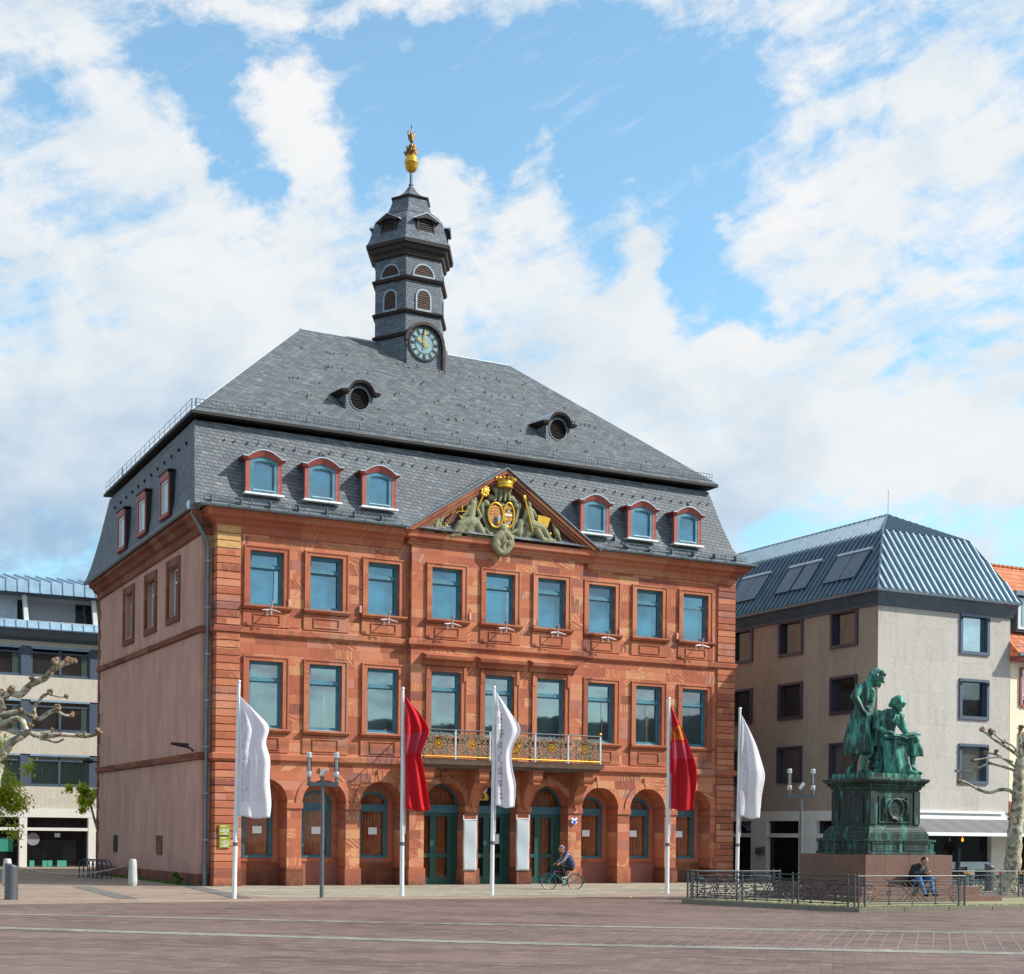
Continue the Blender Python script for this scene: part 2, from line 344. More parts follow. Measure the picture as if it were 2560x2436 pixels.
def concrete(name,c1,c2,w_=1.05,h_=1.33,z0=0.):
    m,t,b=newmat(name); u,z=wallco(t); P=t.coord(); r,cc,fr,fu=cells(t,u,t.m('ADD',z,z0),w_,h_,0.,0.)
    rn=t.white(t.comb(r,cc,2.)); g=t.noise(P,24,6,.7); a=t.noise(t.vm('MULTIPLY',P,(1,1,.35)),1.1,6,.65)
    c=t.mix(t.m('ADD',t.m('MULTIPLY',rn,.55),t.mr(a,.35,.65,0,.45)),c1,c2); c=t.mix(t.mr(g,.35,.7,0,.6),c,tuple(k*.58 for k in c1)); c=t.mix(t.mr(t.noise(t.vm('MULTIPLY',P,(1,1,.3)),2.6,7,.7),.50,.72,0,.5),c,tuple(k*.55 for k in c1)); c=t.mix(t.mr(t.noise(P,7,5,.7),.52,.68,0,.35),c,tuple(min(1,k*1.25) for k in c2))
    e=t.m('MULTIPLY',edge(t,fr,.012),edge(t,fu,.014)); c=t.mix(t.m('MULTIPLY',t.m('SUBTRACT',1.,e),.35),c,tuple(k*.5 for k in c1))
    t.put(b.inputs['Base Color'],c); b.inputs['Roughness'].default_value=.88; b.inputs['Specular IOR Level'].default_value=.25; bump(t,b,g,.3,.01); return m
def reflecting(name,tint,dark,fac,rough=.02):                        # sky-reflecting pane over a dim room
    m=bpy.data.materials.new(name); m.use_nodes=True; t=NT(m.node_tree); t.n.clear(); P=t.coord()
    d=t.n.new('ShaderNodeBsdfDiffuse'); t.put(d.inputs[0],t.mix(t.mr(t.noise(P,1.3,2,.5),.4,.6),dark,tuple(k*1.8 for k in dark)))
    g=t.n.new('ShaderNodeBsdfGlossy'); t.put(g.inputs[0],tint); g.inputs['Roughness'].default_value=rough
    bn=t.n.new('ShaderNodeBump'); bn.inputs['Strength'].default_value=.05; bn.inputs['Distance'].default_value=.02; t.put(bn.inputs['Height'],t.noise(P,1.1,2,.5)); t.link(bn.outputs[0],g.inputs['Normal'])
    mx=t.n.new('ShaderNodeMixShader'); mx.inputs[0].default_value=fac; t.link(d.outputs[0],mx.inputs[1]); t.link(g.outputs[0],mx.inputs[2])
    o=t.n.new('ShaderNodeOutputMaterial'); t.link(mx.outputs[0],o.inputs[0]); return m
def clearglass(name,fac=.14,tint=(.9,.95,.95)):
    m=bpy.data.materials.new(name); m.use_nodes=True; t=NT(m.node_tree); t.n.clear()
    d=t.n.new('ShaderNodeBsdfTransparent'); t.put(d.inputs[0],tint); g=t.n.new('ShaderNodeBsdfGlossy'); g.inputs['Roughness'].default_value=.02
    fr=t.n.new('ShaderNodeFresnel'); fr.inputs[0].default_value=1.5
    mx=t.n.new('ShaderNodeMixShader'); t.put(mx.inputs[0],t.m('ADD',fr.outputs[0],fac*.5)); t.link(d.outputs[0],mx.inputs[1]); t.link(g.outputs[0],mx.inputs[2])
    o=t.n.new('ShaderNodeOutputMaterial'); t.link(mx.outputs[0],o.inputs[0]); return m
def bronze(name,green=.5,con=.28):
    m,t,b=newmat(name); P=t.coord(); n=t.mr(t.noise(t.vm('MULTIPLY',P,(3.2,3.2,.55)),1.7,7,.62,.7),.5-con,.5+con); g=t.noise(P,9,6,.65)
    f=t.m('ADD',t.m('MULTIPLY',n,.75),t.m('MULTIPLY',g,.25))
    c=t.ramp(f,[(0,(.010,.016,.016)),(.62-green*.25,(.018,.035,.033)),(.70-green*.25,(.035,.145,.115)),(.80-green*.22,(.075,.30,.235)),(.93-green*.18,(.19,.44,.34)),(1,(.30,.42,.24))])
    t.put(b.inputs['Base Color'],c); t.put(b.inputs['Roughness'],t.mr(f,.3,.7,.42,.75)); b.inputs['Metallic'].default_value=.25
    bump(t,b,g,.25,.02); return m
def granite(name,c1,c2,c3):
    m,t,b=newmat(name); P=t.coord(); g=t.noise(P,45,3,.7); a=t.noise(P,1.2,5,.6); s_=t.noise(P,18,3,.6)
    c=t.mix(t.mr(g,.42,.58),c1,c2); c=t.mix(t.mr(s_,.55,.65,0,.6),c,c3); c=t.mix(t.mr(a,.5,.8,0,.5),c,tuple(k*.6 for k in c1))
    t.put(b.inputs['Base Color'],c); b.inputs['Roughness'].default_value=.55; return m
def paving(name,c1,c2,c3,w_=.22,h_=.11,ang=0.,jc=(.12,.10,.09),patch=.5,diag=False):
    m,t,b=newmat(name); x,y,z=t.sep(t.coord()); ca,sa=math.cos(ang),math.sin(ang)
    u=t.m('ADD',t.m('MULTIPLY',x,ca),t.m('MULTIPLY',y,sa)); v=t.m('SUBTRACT',t.m('MULTIPLY',y,ca),t.m('MULTIPLY',x,sa))
    r,cc,fr,fu=cells(t,u,v,w_,h_,.5,.0); rn=t.white(t.comb(r,cc,4.)); P=t.coord()
    rowc=t.white(t.comb(t.m('FLOOR',t.m('DIVIDE',r,3.)),t.m('FLOOR',t.m('DIVIDE',cc,9.)),1.))
    c=t.ramp(rn,[(0,c1),(.5,c2),(1,c3)])
    pn=t.noise(t.vm('MULTIPLY',P,(.35,1.,1.)),.45,7,.62,.6)
    c=t.mix(t.mr(pn,.42,.60,0,patch),c,tuple(min(1,k*1.45) for k in c3)); c=t.mix(t.mr(t.noise(P,.22,6,.6),.5,.7,0,.5),c,tuple(k*.62 for k in c1))
    c=t.mix(t.mr(rn,.80,.84,0,.38),c,tuple(min(1,k*1.5) for k in c3)); c=t.mix(t.mr(rowc,.62,.9,0,.40),c,tuple(min(1,k*1.35) for k in c3))
    e=t.m('MULTIPLY',edge(t,fr,.09),edge(t,fu,.05)); c=t.mix(t.m('MULTIPLY',t.m('SUBTRACT',1.,e),.65),c,jc)
    c=t.mix(t.mr(t.noise(P,30,4,.7),.3,.75,0,.35),c,tuple(k*.7 for k in c1))
    t.put(b.inputs['Base Color'],c); t.put(b.inputs['Roughness'],t.mr(pn,.3,.7,.8,.6)); b.inputs['Specular IOR Level'].default_value=.35
    bump(t,b,t.m('ADD',e,t.m('MULTIPLY',t.noise(P,20,4,.6),.5)),.35,.01); return m
def bark(name):
    m,t,b=newmat(name); P=t.coord(); n=t.n.new('ShaderNodeTexVoronoi'); n.inputs['Scale'].default_value=7; t.put(n.inputs['Vector'],t.vm('ADD',P,t.vm('MULTIPLY',t.noise(P,6,4,.6,0,True),(.3,.3,.3))))
    _,_,_=0,0,0
    rv=t.white(n.outputs['Position'])
    c=t.ramp(rv,[(0,(.17,.16,.10)),(.35,(.33,.32,.23)),(.7,(.50,.48,.38)),(1,(.26,.22,.14))],True)
    c=t.mix(t.mr(t.noise(P,25,4,.6),.4,.7,0,.45),c,(.14,.11,.07)); t.put(b.inputs['Base Color'],c); b.inputs['Roughness'].default_value=.85; bump(t,b,t.noise(P,18,4,.6),.5,.02); return m
M_={}
M_['sand']=sandstone('sandstone'); M_['sandq']=sandstone('rusticated sandstone',3.,.2655,-.03,.5,False); M_['sandp']=sandstone('moulded sandstone',1.1,5.,0,.4,True,.94)
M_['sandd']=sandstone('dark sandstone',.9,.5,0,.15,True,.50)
M_['yel']=simple('yellow sandstone',(.50,.29,.11),.85,0,.16,5,.2)
M_['redpl']=simple('dull red plaster panel',(.27,.10,.08),.9,0,.1,3,.2)
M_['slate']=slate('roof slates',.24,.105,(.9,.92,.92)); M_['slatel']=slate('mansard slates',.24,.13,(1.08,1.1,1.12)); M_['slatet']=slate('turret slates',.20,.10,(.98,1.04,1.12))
M_['plas']=plaster('pink plaster',(.52,.31,.245),(.46,.265,.215),(.33,.19,.155))
M_['zinc']=simple('zinc sheet',(.42,.50,.56),.4,.4,.14,3); M_['zincd']=simple('dark zinc gutter',(.15,.19,.22),.45,.4,.2,4)
M_['blue']=simple('weathered blue paint',(.052,.175,.245),.5,0,.25,5); M_['zincm']=simple('dull zinc edging',(.24,.31,.36),.5,.3,.1); M_['blued']=simple('deep blue paint',(.03,.115,.155),.45,0,.2,5)
M_['green']=simple('dark green paint',(.012,.065,.055),.4,0,.2,4)
M_['redw']=simple('oxblood painted wood',(.30,.075,.06),.65,0,.25,8); M_['brown']=simple('dark brown timber',(.022,.013,.011),.7,0,.4,7)
M_['black']=simple('black void',(.008,.008,.009),.7); M_['white']=simple('white painted metal',(.72,.76,.78),.4,0,.06)
M_['whitef']=simple('white window frame',(.55,.62,.66),.5,0,.08)
M_['gold']=simple('gilding',(.62,.37,.045),.32,.75,.15,5,.1); M_['goldd']=simple('tarnished gilding',(.20,.12,.035),.4,.7,.4,6,.2)
M_['stone']=simple('olive grey carved stone',(.20,.205,.125),.85,0,.25,6,.4)
M_['pane_t']=reflecting('upper window glass',(.42,.60,.72),(.010,.055,.085),.33); M_['pane_m']=reflecting('middle window glass',(.60,.68,.72),(.014,.030,.034),.42)
M_['pane_c']=reflecting('pane before pale curtain',(.48,.66,.76),(.10,.20,.25),.38); M_['pane_y']=reflecting('pane before dim curtain',(.58,.66,.68),(.07,.07,.045),.40); M_['pane_s']=reflecting('side window glass',(.7,.8,.8),(.06,.06,.055),.35); M_['pane_d']=reflecting('dark office glass',(.6,.7,.7),(.012,.013,.015),.18)
M_['pane_o']=reflecting('office glass',(.7,.85,.95),(.03,.035,.04),.55); M_['shop']=reflecting('shop glass',(.6,.65,.65),(.006,.007,.008),.07)
M_['clear']=clearglass('clear glass',0.)
M_['grey']=simple('grey lamp metal',(.13,.14,.155),.45,.5,.12); M_['iron']=simple('grey painted wrought iron',(.055,.068,.075),.5,.35,.2,12)
M_['pole']=simple('white flagpole paint',(.68,.70,.72),.35,.1,.05); M_['steel']=simple('brushed steel',(.55,.57,.58),.35,.7,.1)
M_['bronze']=bronze('green bronze',.92); M_['bronzed']=bronze('dark bronze',.18); M_['bronzem']=bronze('streaked bronze',.78)
M_['gran']=granite('red granite',(.135,.070,.052),(.19,.105,.08),(.07,.038,.032)); M_['grang']=granite('grey granite',(.36,.37,.36),(.48,.49,.48),(.25,.26,.26))
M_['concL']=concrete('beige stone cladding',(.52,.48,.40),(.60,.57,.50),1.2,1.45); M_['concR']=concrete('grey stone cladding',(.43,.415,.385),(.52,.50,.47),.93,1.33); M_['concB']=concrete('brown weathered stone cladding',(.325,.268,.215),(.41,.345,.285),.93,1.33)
M_['frameo']=simple('blue grey window metal',(.085,.115,.165),.4,.3,.08); M_['framed']=simple('plum grey window metal',(.055,.05,.075),.4,.3,.08)
M_['cream']=simple('cream render',(.72,.66,.50),.9,0,.05,2,.1); M_['wht']=simple('off white render',(.62,.62,.58),.85,0,.06,2)
M_['kerb']=granite('mossy kerb stone',(.15,.13,.10),(.22,.19,.15),(.10,.13,.05))
M_['rail']=simple('pale grey and gilt scrollwork iron',(.29,.25,.175),.5,.3,.3,10); M_['bark']=bark('plane tree bark'); M_['knob']=simple('knobbly pollard wood',(.20,.13,.08),.9,0,.35,14,.6)
M_['skin']=simple('skin',(.42,.22,.15),.6,0,.08); M_['jeans']=simple('blue jeans cloth',(.05,.15,.31),.85,0,.2,10,.2); M_['navy']=simple('navy cloth',(.018,.04,.10),.85,0,.2,10,.2)
M_['blk']=simple('black cloth',(.012,.013,.018),.85,0,.25,10,.2); M_['hair']=simple('dark hair',(.03,.02,.016),.7,0,.3,30)
M_['tyre']=simple('tyre rubber',(.015,.015,.017),.7); M_['teal']=simple('teal bicycle paint',(.01,.30,.28),.3,.1,.05); M_['pink']=simple('purple bicycle paint',(.35,.03,.20),.3,.1,.05)
def curtain_mat():
    m,t,b=newmat('rust brown curtain'); x,y,z=t.sep(t.coord()); n=t.noise(t.comb(x,0.,0.),22,4,.7); n2=t.noise(t.comb(x,0.,t.m('MULTIPLY',z,.3)),7,3,.6)
    c=t.ramp(t.m('ADD',t.m('MULTIPLY',n,.55),t.m('MULTIPLY',n2,.45)),[(.3,(.14,.03,.012)),(.5,(.42,.11,.035)),(.65,(.66,.24,.08)),(.75,(.45,.13,.05))])
    t.put(b.inputs['Base Color'],c); b.inputs['Roughness'].default_value=.8; return m
M_['curt']=curtain_mat()
def seam_mat(name,c):
    m,t,b=newmat(name); P=t.coord(); n=t.noise(P,2.5,5,.6); t.put(b.inputs['Base Color'],t.mix(t.mr(n,.3,.7),tuple(k*.8 for k in c),tuple(k*1.15 for k in c))); b.inputs['Roughness'].default_value=.38; b.inputs['Metallic'].default_value=.35; return m
M_['seam']=seam_mat('blue standing seam zinc',(.26,.40,.52)); M_['seamd']=seam_mat('dark blue fascia metal',(.075,.12,.17))
M_['seamr']=seam_mat('slate blue roof sheet',(.085,.145,.20)); M_['seamrib']=seam_mat('sunlit blue roof rib',(.23,.33,.41)); M_['seamdk']=seam_mat('shaded blue roof sheet',(.06,.11,.155)); M_['seamrib2']=seam_mat('shaded blue roof rib',(.10,.17,.23))  # one roof metal; sun and shade of its slopes put into separate colours
def tile_mat():
    m,t,b=newmat('orange roof tiles'); u,z=wallco(t); r,cc,fr,fu=cells(t,u,z,.22,.24,.5,0.); rn=t.white(t.comb(r,cc,1.))
    c=t.ramp(rn,[(0,(.36,.10,.035)),(.6,(.50,.15,.055)),(1,(.42,.17,.08))]); c=t.mix(t.mr(fr,0,.25,.75,0),c,(.08,.03,.02)); t.put(b.inputs['Base Color'],c); b.inputs['Roughness'].default_value=.8
    bump(t,b,t.m('SUBTRACT',1.,fr),.8,.03); return m
M_['tile']=tile_mat()
def leafmat(name,a,bc):
    m,t,b=newmat(name); o=t.n.new('ShaderNodeObjectInfo'); g=t.n.new('ShaderNodeNewGeometry'); rn=t.white(t.vm('MULTIPLY',t.coord(),(3,3,3)))
    t.put(b.inputs['Base Color'],t.ramp(t.noise(t.coord(),2.5,3,.6),[(.3,a),(.7,bc)])); b.inputs['Roughness'].default_value=.55
    try: b.inputs['Subsurface Weight'].default_value=0.
    except Exception: pass
    tr=t.n.new('ShaderNodeBsdfTranslucent'); t.put(tr.inputs[0],tuple(min(1,k*1.3) for k in bc)); mx=t.n.new('ShaderNodeMixShader'); mx.inputs[0].default_value=.4
    out=[n for n in t.n if n.type=='OUTPUT_MATERIAL'][0]; t.link(b.outputs[0],mx.inputs[1]); t.link(tr.outputs[0],mx.inputs[2]); t.link(mx.outputs[0],out.inputs[0]); return m
M_['leaf']=leafmat('spring leaves',(.26,.36,.02),(.50,.56,.05)); M_['leafd']=leafmat('dark green leaves',(.04,.09,.01),(.08,.17,.02))
# ================================================================ TOWN HALL (x along the front, y into the building, z up)
HF=Frame((-10.301,52.388))
hall=empty('town_hall',HF.o,PHI,'red sandstone town hall with grey slate mansard roof, clock turret, balcony and gilded pediment','town hall')
WC=[1.79,4.02,6.245,8.69,10.93,13.165,15.585,17.82,20.055]; RIS=(7.26,14.57); RO=-.25
yof=lambda x: RO if RIS[0]<x<RIS[1] else 0.
def sagx(v):
    if v.x<=-.3 and v.z>9 and v.y>.4: return Vector((v.x,v.y,v.z-(v.z-9)*.0055*v.y))
    return v
def wall_rects(M,x0,x1,z0,z1,y,holes,dep,m=0,mr=None):
    xs=sorted({x0,x1}|{h[0] for h in holes}|{h[1] for h in holes}); zs=sorted({z0,z1}|{h[2] for h in holes}|{h[3] for h in holes})
    for a,b in zip(xs,xs[1:]):
        for c,d in zip(zs,zs[1:]):
            if any(h[0]<=a+1e-6 and b<=h[1]+1e-6 and h[2]<=c+1e-6 and d<=h[3]+1e-6 for h in holes): continue
            M.poly([(a,y,c),(b,y,c),(b,y,d),(a,y,d)],m)
    for a,b,c,d in holes:
        k=m if mr is None else mr
        M.poly([(a,y,c),(a,y,d),(a,y+dep,d),(a,y+dep,c)],k); M.poly([(b,y,c),(b,y+dep,c),(b,y+dep,d),(b,y,d)],k)
        M.poly([(a,y,d),(b,y,d),(b,y+dep,d),(a,y+dep,d)],k); M.poly([(a,y,c),(a,y+dep,c),(b,y+dep,c),(b,y,c)],k)
def arc(cx,cz,r,n=16,a0=0.,a1=PI,ry=None): return [(cx+r*math.cos(a1+(a0-a1)*i/n),cz+(ry or r)*math.sin(a1+(a0-a1)*i/n)) for i in range(n+1)]
HW=.62; ZT,ZB,Z2T,Z2B=11.78,9.88,7.92,5.56; IMP=2.96; AR=.84
wm=MB()
for a,b in((0,RIS[0]),(RIS[0],RIS[1]),(RIS[1],22.)):
    y=yof((a+b)/2); cs=[c for c in WC if a<c<b]
    wall_rects(wm,a,b,4.43,12.75,y,[(c-HW,c+HW,ZB,ZT) for c in cs]+[(c-HW,c+HW,Z2B,Z2T) for c in cs],.26)
    # ground floor: piers and arches
    e=a
    for c in cs:
        wm.poly([(e,y,0),(c-AR,y,0),(c-AR,y,4.43),(e,y,4.43)]); e=c+AR
        A=arc(c,IMP,AR,18)
        for i in range(18):
            (xa,za),(xb,zb)=A[i],A[i+1]; wm.poly([(xa,y,za),(xb,y,zb),(xb,y,4.43),(xa,y,4.43)])
            wm.poly([(xa,y,za),(xa,y+.8,za),(xb,y+.8,zb),(xb,y,zb)])
        wm.poly([(c-AR,y,0),(c-AR,y+.8,0),(c-AR,y+.8,IMP),(c-AR,y,IMP)]); wm.poly([(c+AR,y,0),(c+AR,y,IMP),(c+AR,y+.8,IMP),(c+AR,y+.8,0)])
        # keystone and archivolt
        wm.prism([(c-.13,y-.07,IMP+AR-.02),(c+.13,y-.07,IMP+AR-.02),(c+.20,y-.07,IMP+AR+.42),(c-.20,y-.07,IMP+AR+.42)],(0,.072,0))
        B=arc(c,IMP,AR+.24,18)
        for i in range(18):
            q=[A[i],A[i+1],B[i+1],B[i]]; wm.prism([(x_,y-.045,z_) for x_,z_ in q],(0,.047,0),0)
    wm.poly([(e,y,0),(b,y,0),(b,y,4.43),(e,y,4.43)])
wm.box(RIS[0],RIS[0]+.001,RO,0,0,12.75); wm.box(RIS[1]-.001,RIS[1],RO,0,0,12.75)
wm.build('sandstone_front',M_['sand'],hall)
# recess back walls behind the window arches
for i,c in enumerate(WC):
    if i in(3,4,5): continue
    rw=MB()
    y=yof(c)+.8; hwid=.575
    A=arc(c,3.05,hwid,10,ry=.40)
    rw.poly([(c-AR-.05,y,0),(c-hwid,y,0),(c-hwid,y,3.85),(c-AR-.05,y,3.85)]); rw.poly([(c+hwid,y,0),(c+AR+.05,y,0),(c+AR+.05,y,3.85),(c+hwid,y,3.85)])
    for k in range(10): rw.poly([(A[k][0],y,A[k][1]),(A[k+1][0],y,A[k+1][1]),(A[k+1][0],y,3.85),(A[k][0],y,3.85)])
    rw.box(c-hwid-.24,c+hwid+.24,y-.04,y+.001,.86,1.0); 
    for s_ in(-1,1): rw.box(c+s_*(hwid+.10)-.09,c+s_*(hwid+.10)+.09,y-.035,y+.001,1.0,3.05)
    rw.add([(c-AR-.05,y-.02,0),(c+AR+.05,y-.02,0),(c+AR+.05,y-.02,.8),(c-AR-.05,y-.02,.8),(c-AR-.05,y+.1,.8),(c+AR+.05,y+.1,.8)],[(0,1,2,3),(3,2,5,4)],2 if i in(1,6,7) else 1)
    rw.poly([(c-hwid,y,.8),(c+hwid,y,.8),(c+hwid,y,1.0),(c-hwid,y,1.0)])
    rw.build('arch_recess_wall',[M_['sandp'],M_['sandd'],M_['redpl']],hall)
# plaster body, sides and back
SW=[(3.38,4.75),(6.58,7.98),(10.1,11.3)]
pb=MB()
def sidewall(M):
    ys=sorted({.55,16.1}|{q for a in SW for q in a}); zs=[0,9.85,11.72,12.75]
    for a,b in zip(ys,ys[1:]):
        for c,d in zip(zs,zs[1:]):
            if c==9.85 and (a,b) in SW: continue
            M.poly([(-.4,a,c),(-.4,b,c),(-.4,b,d),(-.4,a,d)])
    for a,b in SW:
        for P_ in([(a,9.85),(a,11.72)],[(a,11.72),(b,11.72)],[(b,11.72),(b,9.85)],[(b,9.85),(a,9.85)]):
            (p,q),(r,s_)=P_; M.poly([(-.4,p,q),(-.4,r,s_),(-.13,r,s_),(-.13,p,q)])
    # sandstone edge blocks on the far corner
sidewall(pb)
pb.poly([(-.4,.55,0),(.0,.55,0),(.0,.55,12.75),(-.4,.55,12.75)]); pb.poly([(-.4,16.1,0),(22,16.1,0),(22,16.1,12.75),(-.4,16.1,12.75)]); pb.poly([(22,0,0),(22,16.1,0),(22,16.1,12.75),(22,0,12.75)])
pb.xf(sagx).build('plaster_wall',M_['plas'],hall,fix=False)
q=MB()
for i in range(26):
    z=.5+i*.47; L=.42 if i%2 else .26
    q.box(-.425,-.38,16.1-L,16.12,z,z+.44)
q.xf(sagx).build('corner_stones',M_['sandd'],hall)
pl=MB(); pl.box(-.44,-.38,.52,16.14,0,.42); pl.box(-.44,0,.50,.56,0,.42); pl.build('side_plinth',M_['sandd'],hall)
# rusticated corner pilasters
for x0,x1,side_ in((0,.8,1),(21.18,22.,0)):
    qm=MB()
    z=.62; 
    qm.box(x0-.03,x1+.03,-.08,.55 if side_ else .3,0,.60,0)
    while z<12.45:
        h=.235
        if not(4.36<z+h/2<4.72 or 8.79<z+h/2<9.12):
            top=side_ and z>11.75
            qm.box(x0-.02,x1+.02,-.075,.57 if side_ else .35,z,z+h,1 if top else 0)
        z+=.2655
    qm.box(x0,x1,-.035,.55 if side_ else .3,.6,12.5,2)
    qm.build('rusticated_pilaster',[M_['sandq'],M_['yel'],M_['sandd']],hall)
# string courses
fp=[(0,.55),(0,0),(RIS[0],0),(RIS[0],RO),(RIS[1],RO),(RIS[1],0),(22,0),(22,6)]
for z0,z1 in((4.43,4.66),(8.85,9.07)):
    sm=MB(); sm.sweep(fp,[(0,z0-.07),(.06,z0-.05),(.07,z0),(.13,z0+.02),(.14,z1-.03),(0,z1+.03)]); sm.build('string_course',M_['sandp'],hall)
    ss=MB(); ss.sweep([(-.4,16.1),(-.4,.55),(0,.55)],[(0,z0-.03),(.09,z0),(.10,z1-.02),(0,z1+.02)]); ss.xf(sagx).build('side_string_course',M_['sandd'],hall)
# window surrounds, sills, aprons, hoods
for i,c in enumerate(WC):
    y=yof(c)
    for zb,zt,low in((ZB,ZT,9.07),(Z2B,Z2T,4.66)):
        sr=MB()
        o=.215
        sr.box(c-HW-o,c-HW,y-.055,y+.001,zb,zt+.17); sr.box(c+HW,c+HW+o,y-.055,y+.001,zb,zt+.17); sr.box(c-HW,c+HW,y-.055,y+.001,zt,zt+.17)
        sr.box(c-HW-o,c-HW-o+.05,y-.085,y-.054,zb,zt+.17); sr.box(c+HW+o-.05,c+HW+o,y-.085,y-.054,zb,zt+.17); sr.box(c-HW-o+.05,c+HW+o-.05,y-.085,y-.054,zt+.12,zt+.17)
        sr.prism([(c-HW-.27,y+.2,zb),(c-HW-.27,y-.20,zb-.02),(c-HW-.27,y-.20,zb-.08),(c-HW-.27,y-.10,zb-.16),(c-HW-.27,y+.001,zb-.18)],(2*HW+.54,0,0))
        zz=low+.06; t_=zb-.20
        sr.box(c-HW-.24,c+HW+.24,y-.05,y+.001,zz,t_)
        # raised apron moulding around a sunk field
        a,b=c-.46,c+.46; p,r_=zz+.12,t_-.14
        for bx in((a-.035,b+.035,r_,r_+.035),(a-.035,b+.035,p-.035,p),(a-.035,a,p,r_),(b,b+.035,p,r_)): sr.box(bx[0],bx[1],y-.085,y-.049,bx[2],bx[3])
        if 3<=i<=5 and zb==Z2B:
            sr.prism([(c-.98,y+.001,8.10),(c-.98,y-.10,8.16),(c-.98,y-.16,8.28),(c-.98,y-.36,8.36),(c-.98,y-.40,8.48),(c-.98,y+.001,8.60)],(1.96,0,0))
            sr.box(c-.83,c-.70,y-.10,y+.001,7.6,8.1); sr.box(c+.70,c+.83,y-.10,y+.001,7.6,8.1)
        sr.build('window_surround',M_['sandp'],hall)
# imposts and pier bases
ed=[(0.8,WC[0]-AR)]+[(WC[i]+AR,WC[i+1]-AR) for i in range(8)]+[(WC[8]+AR,21.18)]
for a,b in ed:
    segs=[(a,b)]
    for R_ in RIS:
        if a<R_<b: segs=[(a,R_),(R_,b)]
    for p,r_ in segs:
        y=yof((p+r_)/2); ib=MB()
        ib.box(p-.03,r_+.03,y-.06,y+.82,IMP-.2,IMP); ib.box(p-.04,r_+.04,y-.065,y+.82,0,.62,1 if random.random()<.35 else 0); ib.build('pier_impost_and_base',[M_['sandp'],M_['sandd']],hall)
# main cornice, gutter
cp=[(0,.55),(0,0),(RIS[0]-.3,0)]; cprof=[(0,12.33),(.06,12.36),(.08,12.60),(.18,12.66),(.24,12.76),(.44,12.82),(.46,12.95),(.54,13.02),(0,13.05)]
cm=MB(); cm.sweep(cp,cprof); cm.build('cornice',M_['sandp'],hall); cm=MB(); cm.sweep([(RIS[1]+.3,0),(22,0),(22,8)],cprof); cm.build('cornice',M_['sandp'],hall)
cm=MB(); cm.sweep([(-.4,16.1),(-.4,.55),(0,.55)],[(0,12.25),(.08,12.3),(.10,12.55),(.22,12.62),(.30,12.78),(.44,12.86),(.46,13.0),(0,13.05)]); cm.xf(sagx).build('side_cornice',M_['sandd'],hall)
gt=MB()
def gprof(o,z): return [(o+.10*math.cos(a)-.02,z+.10*math.sin(a)) for a in [PI+PI*i/6 for i in range(7)]]+[(o+.06,z+.02),(o-.1,z+.05)]
gt.sweep([(-.1,.4),(-.1,0),(RIS[0]-.32,0)],gprof(.62,13.12)); gt.build('gutter',[M_['zincd']],hall); gt=MB(); gt.sweep([(RIS[1]+.45,0),(22,0),(22,8)],gprof(.62,13.12))
for k in range(30):
    x=.2+k*.72
    if not(6.7<x<15.2): gt.box(x,x+.02,-.74,-.45,13.13,13.16)
gt.build('gutter',[M_['zincd']],hall)
g2=MB(); g2.sweep([(-.4,16.3),(-.4,.45)],gprof(.56,13.1)); g2.xf(sagx); g2.build('side_gutter',[M_['zincd']],hall)
dp=MB(); dp.box(-.98,-.62,.05,.42,13.02,13.3,1)
dp.tube([(-.82,.24,13.02),(-.82,.24,12.85),(-.22,.36,11.95),(-.20,.40,11.7),(-.20,.42,3.),(-.20,.42,.35)],.062,8); dp.tube([(-.20,.42,.75),(-.20,.42,0)],.085,8)
for z in [1.6+1.62*k for k in range(7)]: dp.box(-.27,-.13,.34,.56,z,z+.03,1)
dp.build('drain_pipe',[M_['zincd'],M_['zinc']],hall,40)
# ---- roofs
LV=[(13.1,-.98,22.62,-.62,16.7,-.36),(13.3,-.92,22.2,-.34,16.3,-.36),(13.8,-.84,21.86,-.07,15.6,-.36),(14.7,-.80,21.46,.13,14.4,-.38),(16.17,-.73,20.94,.42,12.9,-.40)]
def levels(M,L,m=0):
    R=[[(xl,yf,z),(xr,yf,z),(xr,yb,z),(xl,yb,z+sg)] for z,xl,xr,yf,yb,sg in L]
    for a,b in zip(R,R[1:]):
        for i in range(4): j=(i+1)%4; M.poly([a[i],a[j],b[j],b[i]],m)
    return R
rm=MB(); R=levels(rm,LV); rm.poly(R[0],0)
# curved valley slates beside the pediment
for k in range(26):
    t_=k/25; x=7.15+t_*3.2; z=13.35+t_*2.05; y=-.02+t_*.27
    rm.obox((x-.10,y-.03,z+.05),.30,.05,.13,Matrix.Rotation(-.62,3,'Y')@Matrix.Rotation(-.2,3,'X'))
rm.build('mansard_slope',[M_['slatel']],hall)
um=MB(); E0=[(-.92,.10,16.33),(21.22,.10,16.33),(21.22,13.2,16.33),(-.92,13.2,15.93)]; E1=[(x,y,z+.10) for x,y,z in E0]; RL,RR=(5.84,8.1,22.62),(15.63,8.1,22.62)
um.poly([E1[0],E1[1],RR,RL]); um.poly([E1[1],E1[2],RR]); um.poly([E1[2],E1[3],RL,RR]); um.poly([E1[3],E1[0],RL])
for i in range(4): j=(i+1)%4; um.poly([E0[i],E0[j],E1[j],E1[i]],1)
um.poly([(E0[i][0],E0[i][1],E0[i][2]) for i in range(4)],1)  # black eave edge and soffit paint in the shadow under the overhang
um.tube([RL,RR],.06,6,2); um.tube([E1[0],RL],.022,5,2); um.tube([E1[1],RR],.022,5,2)
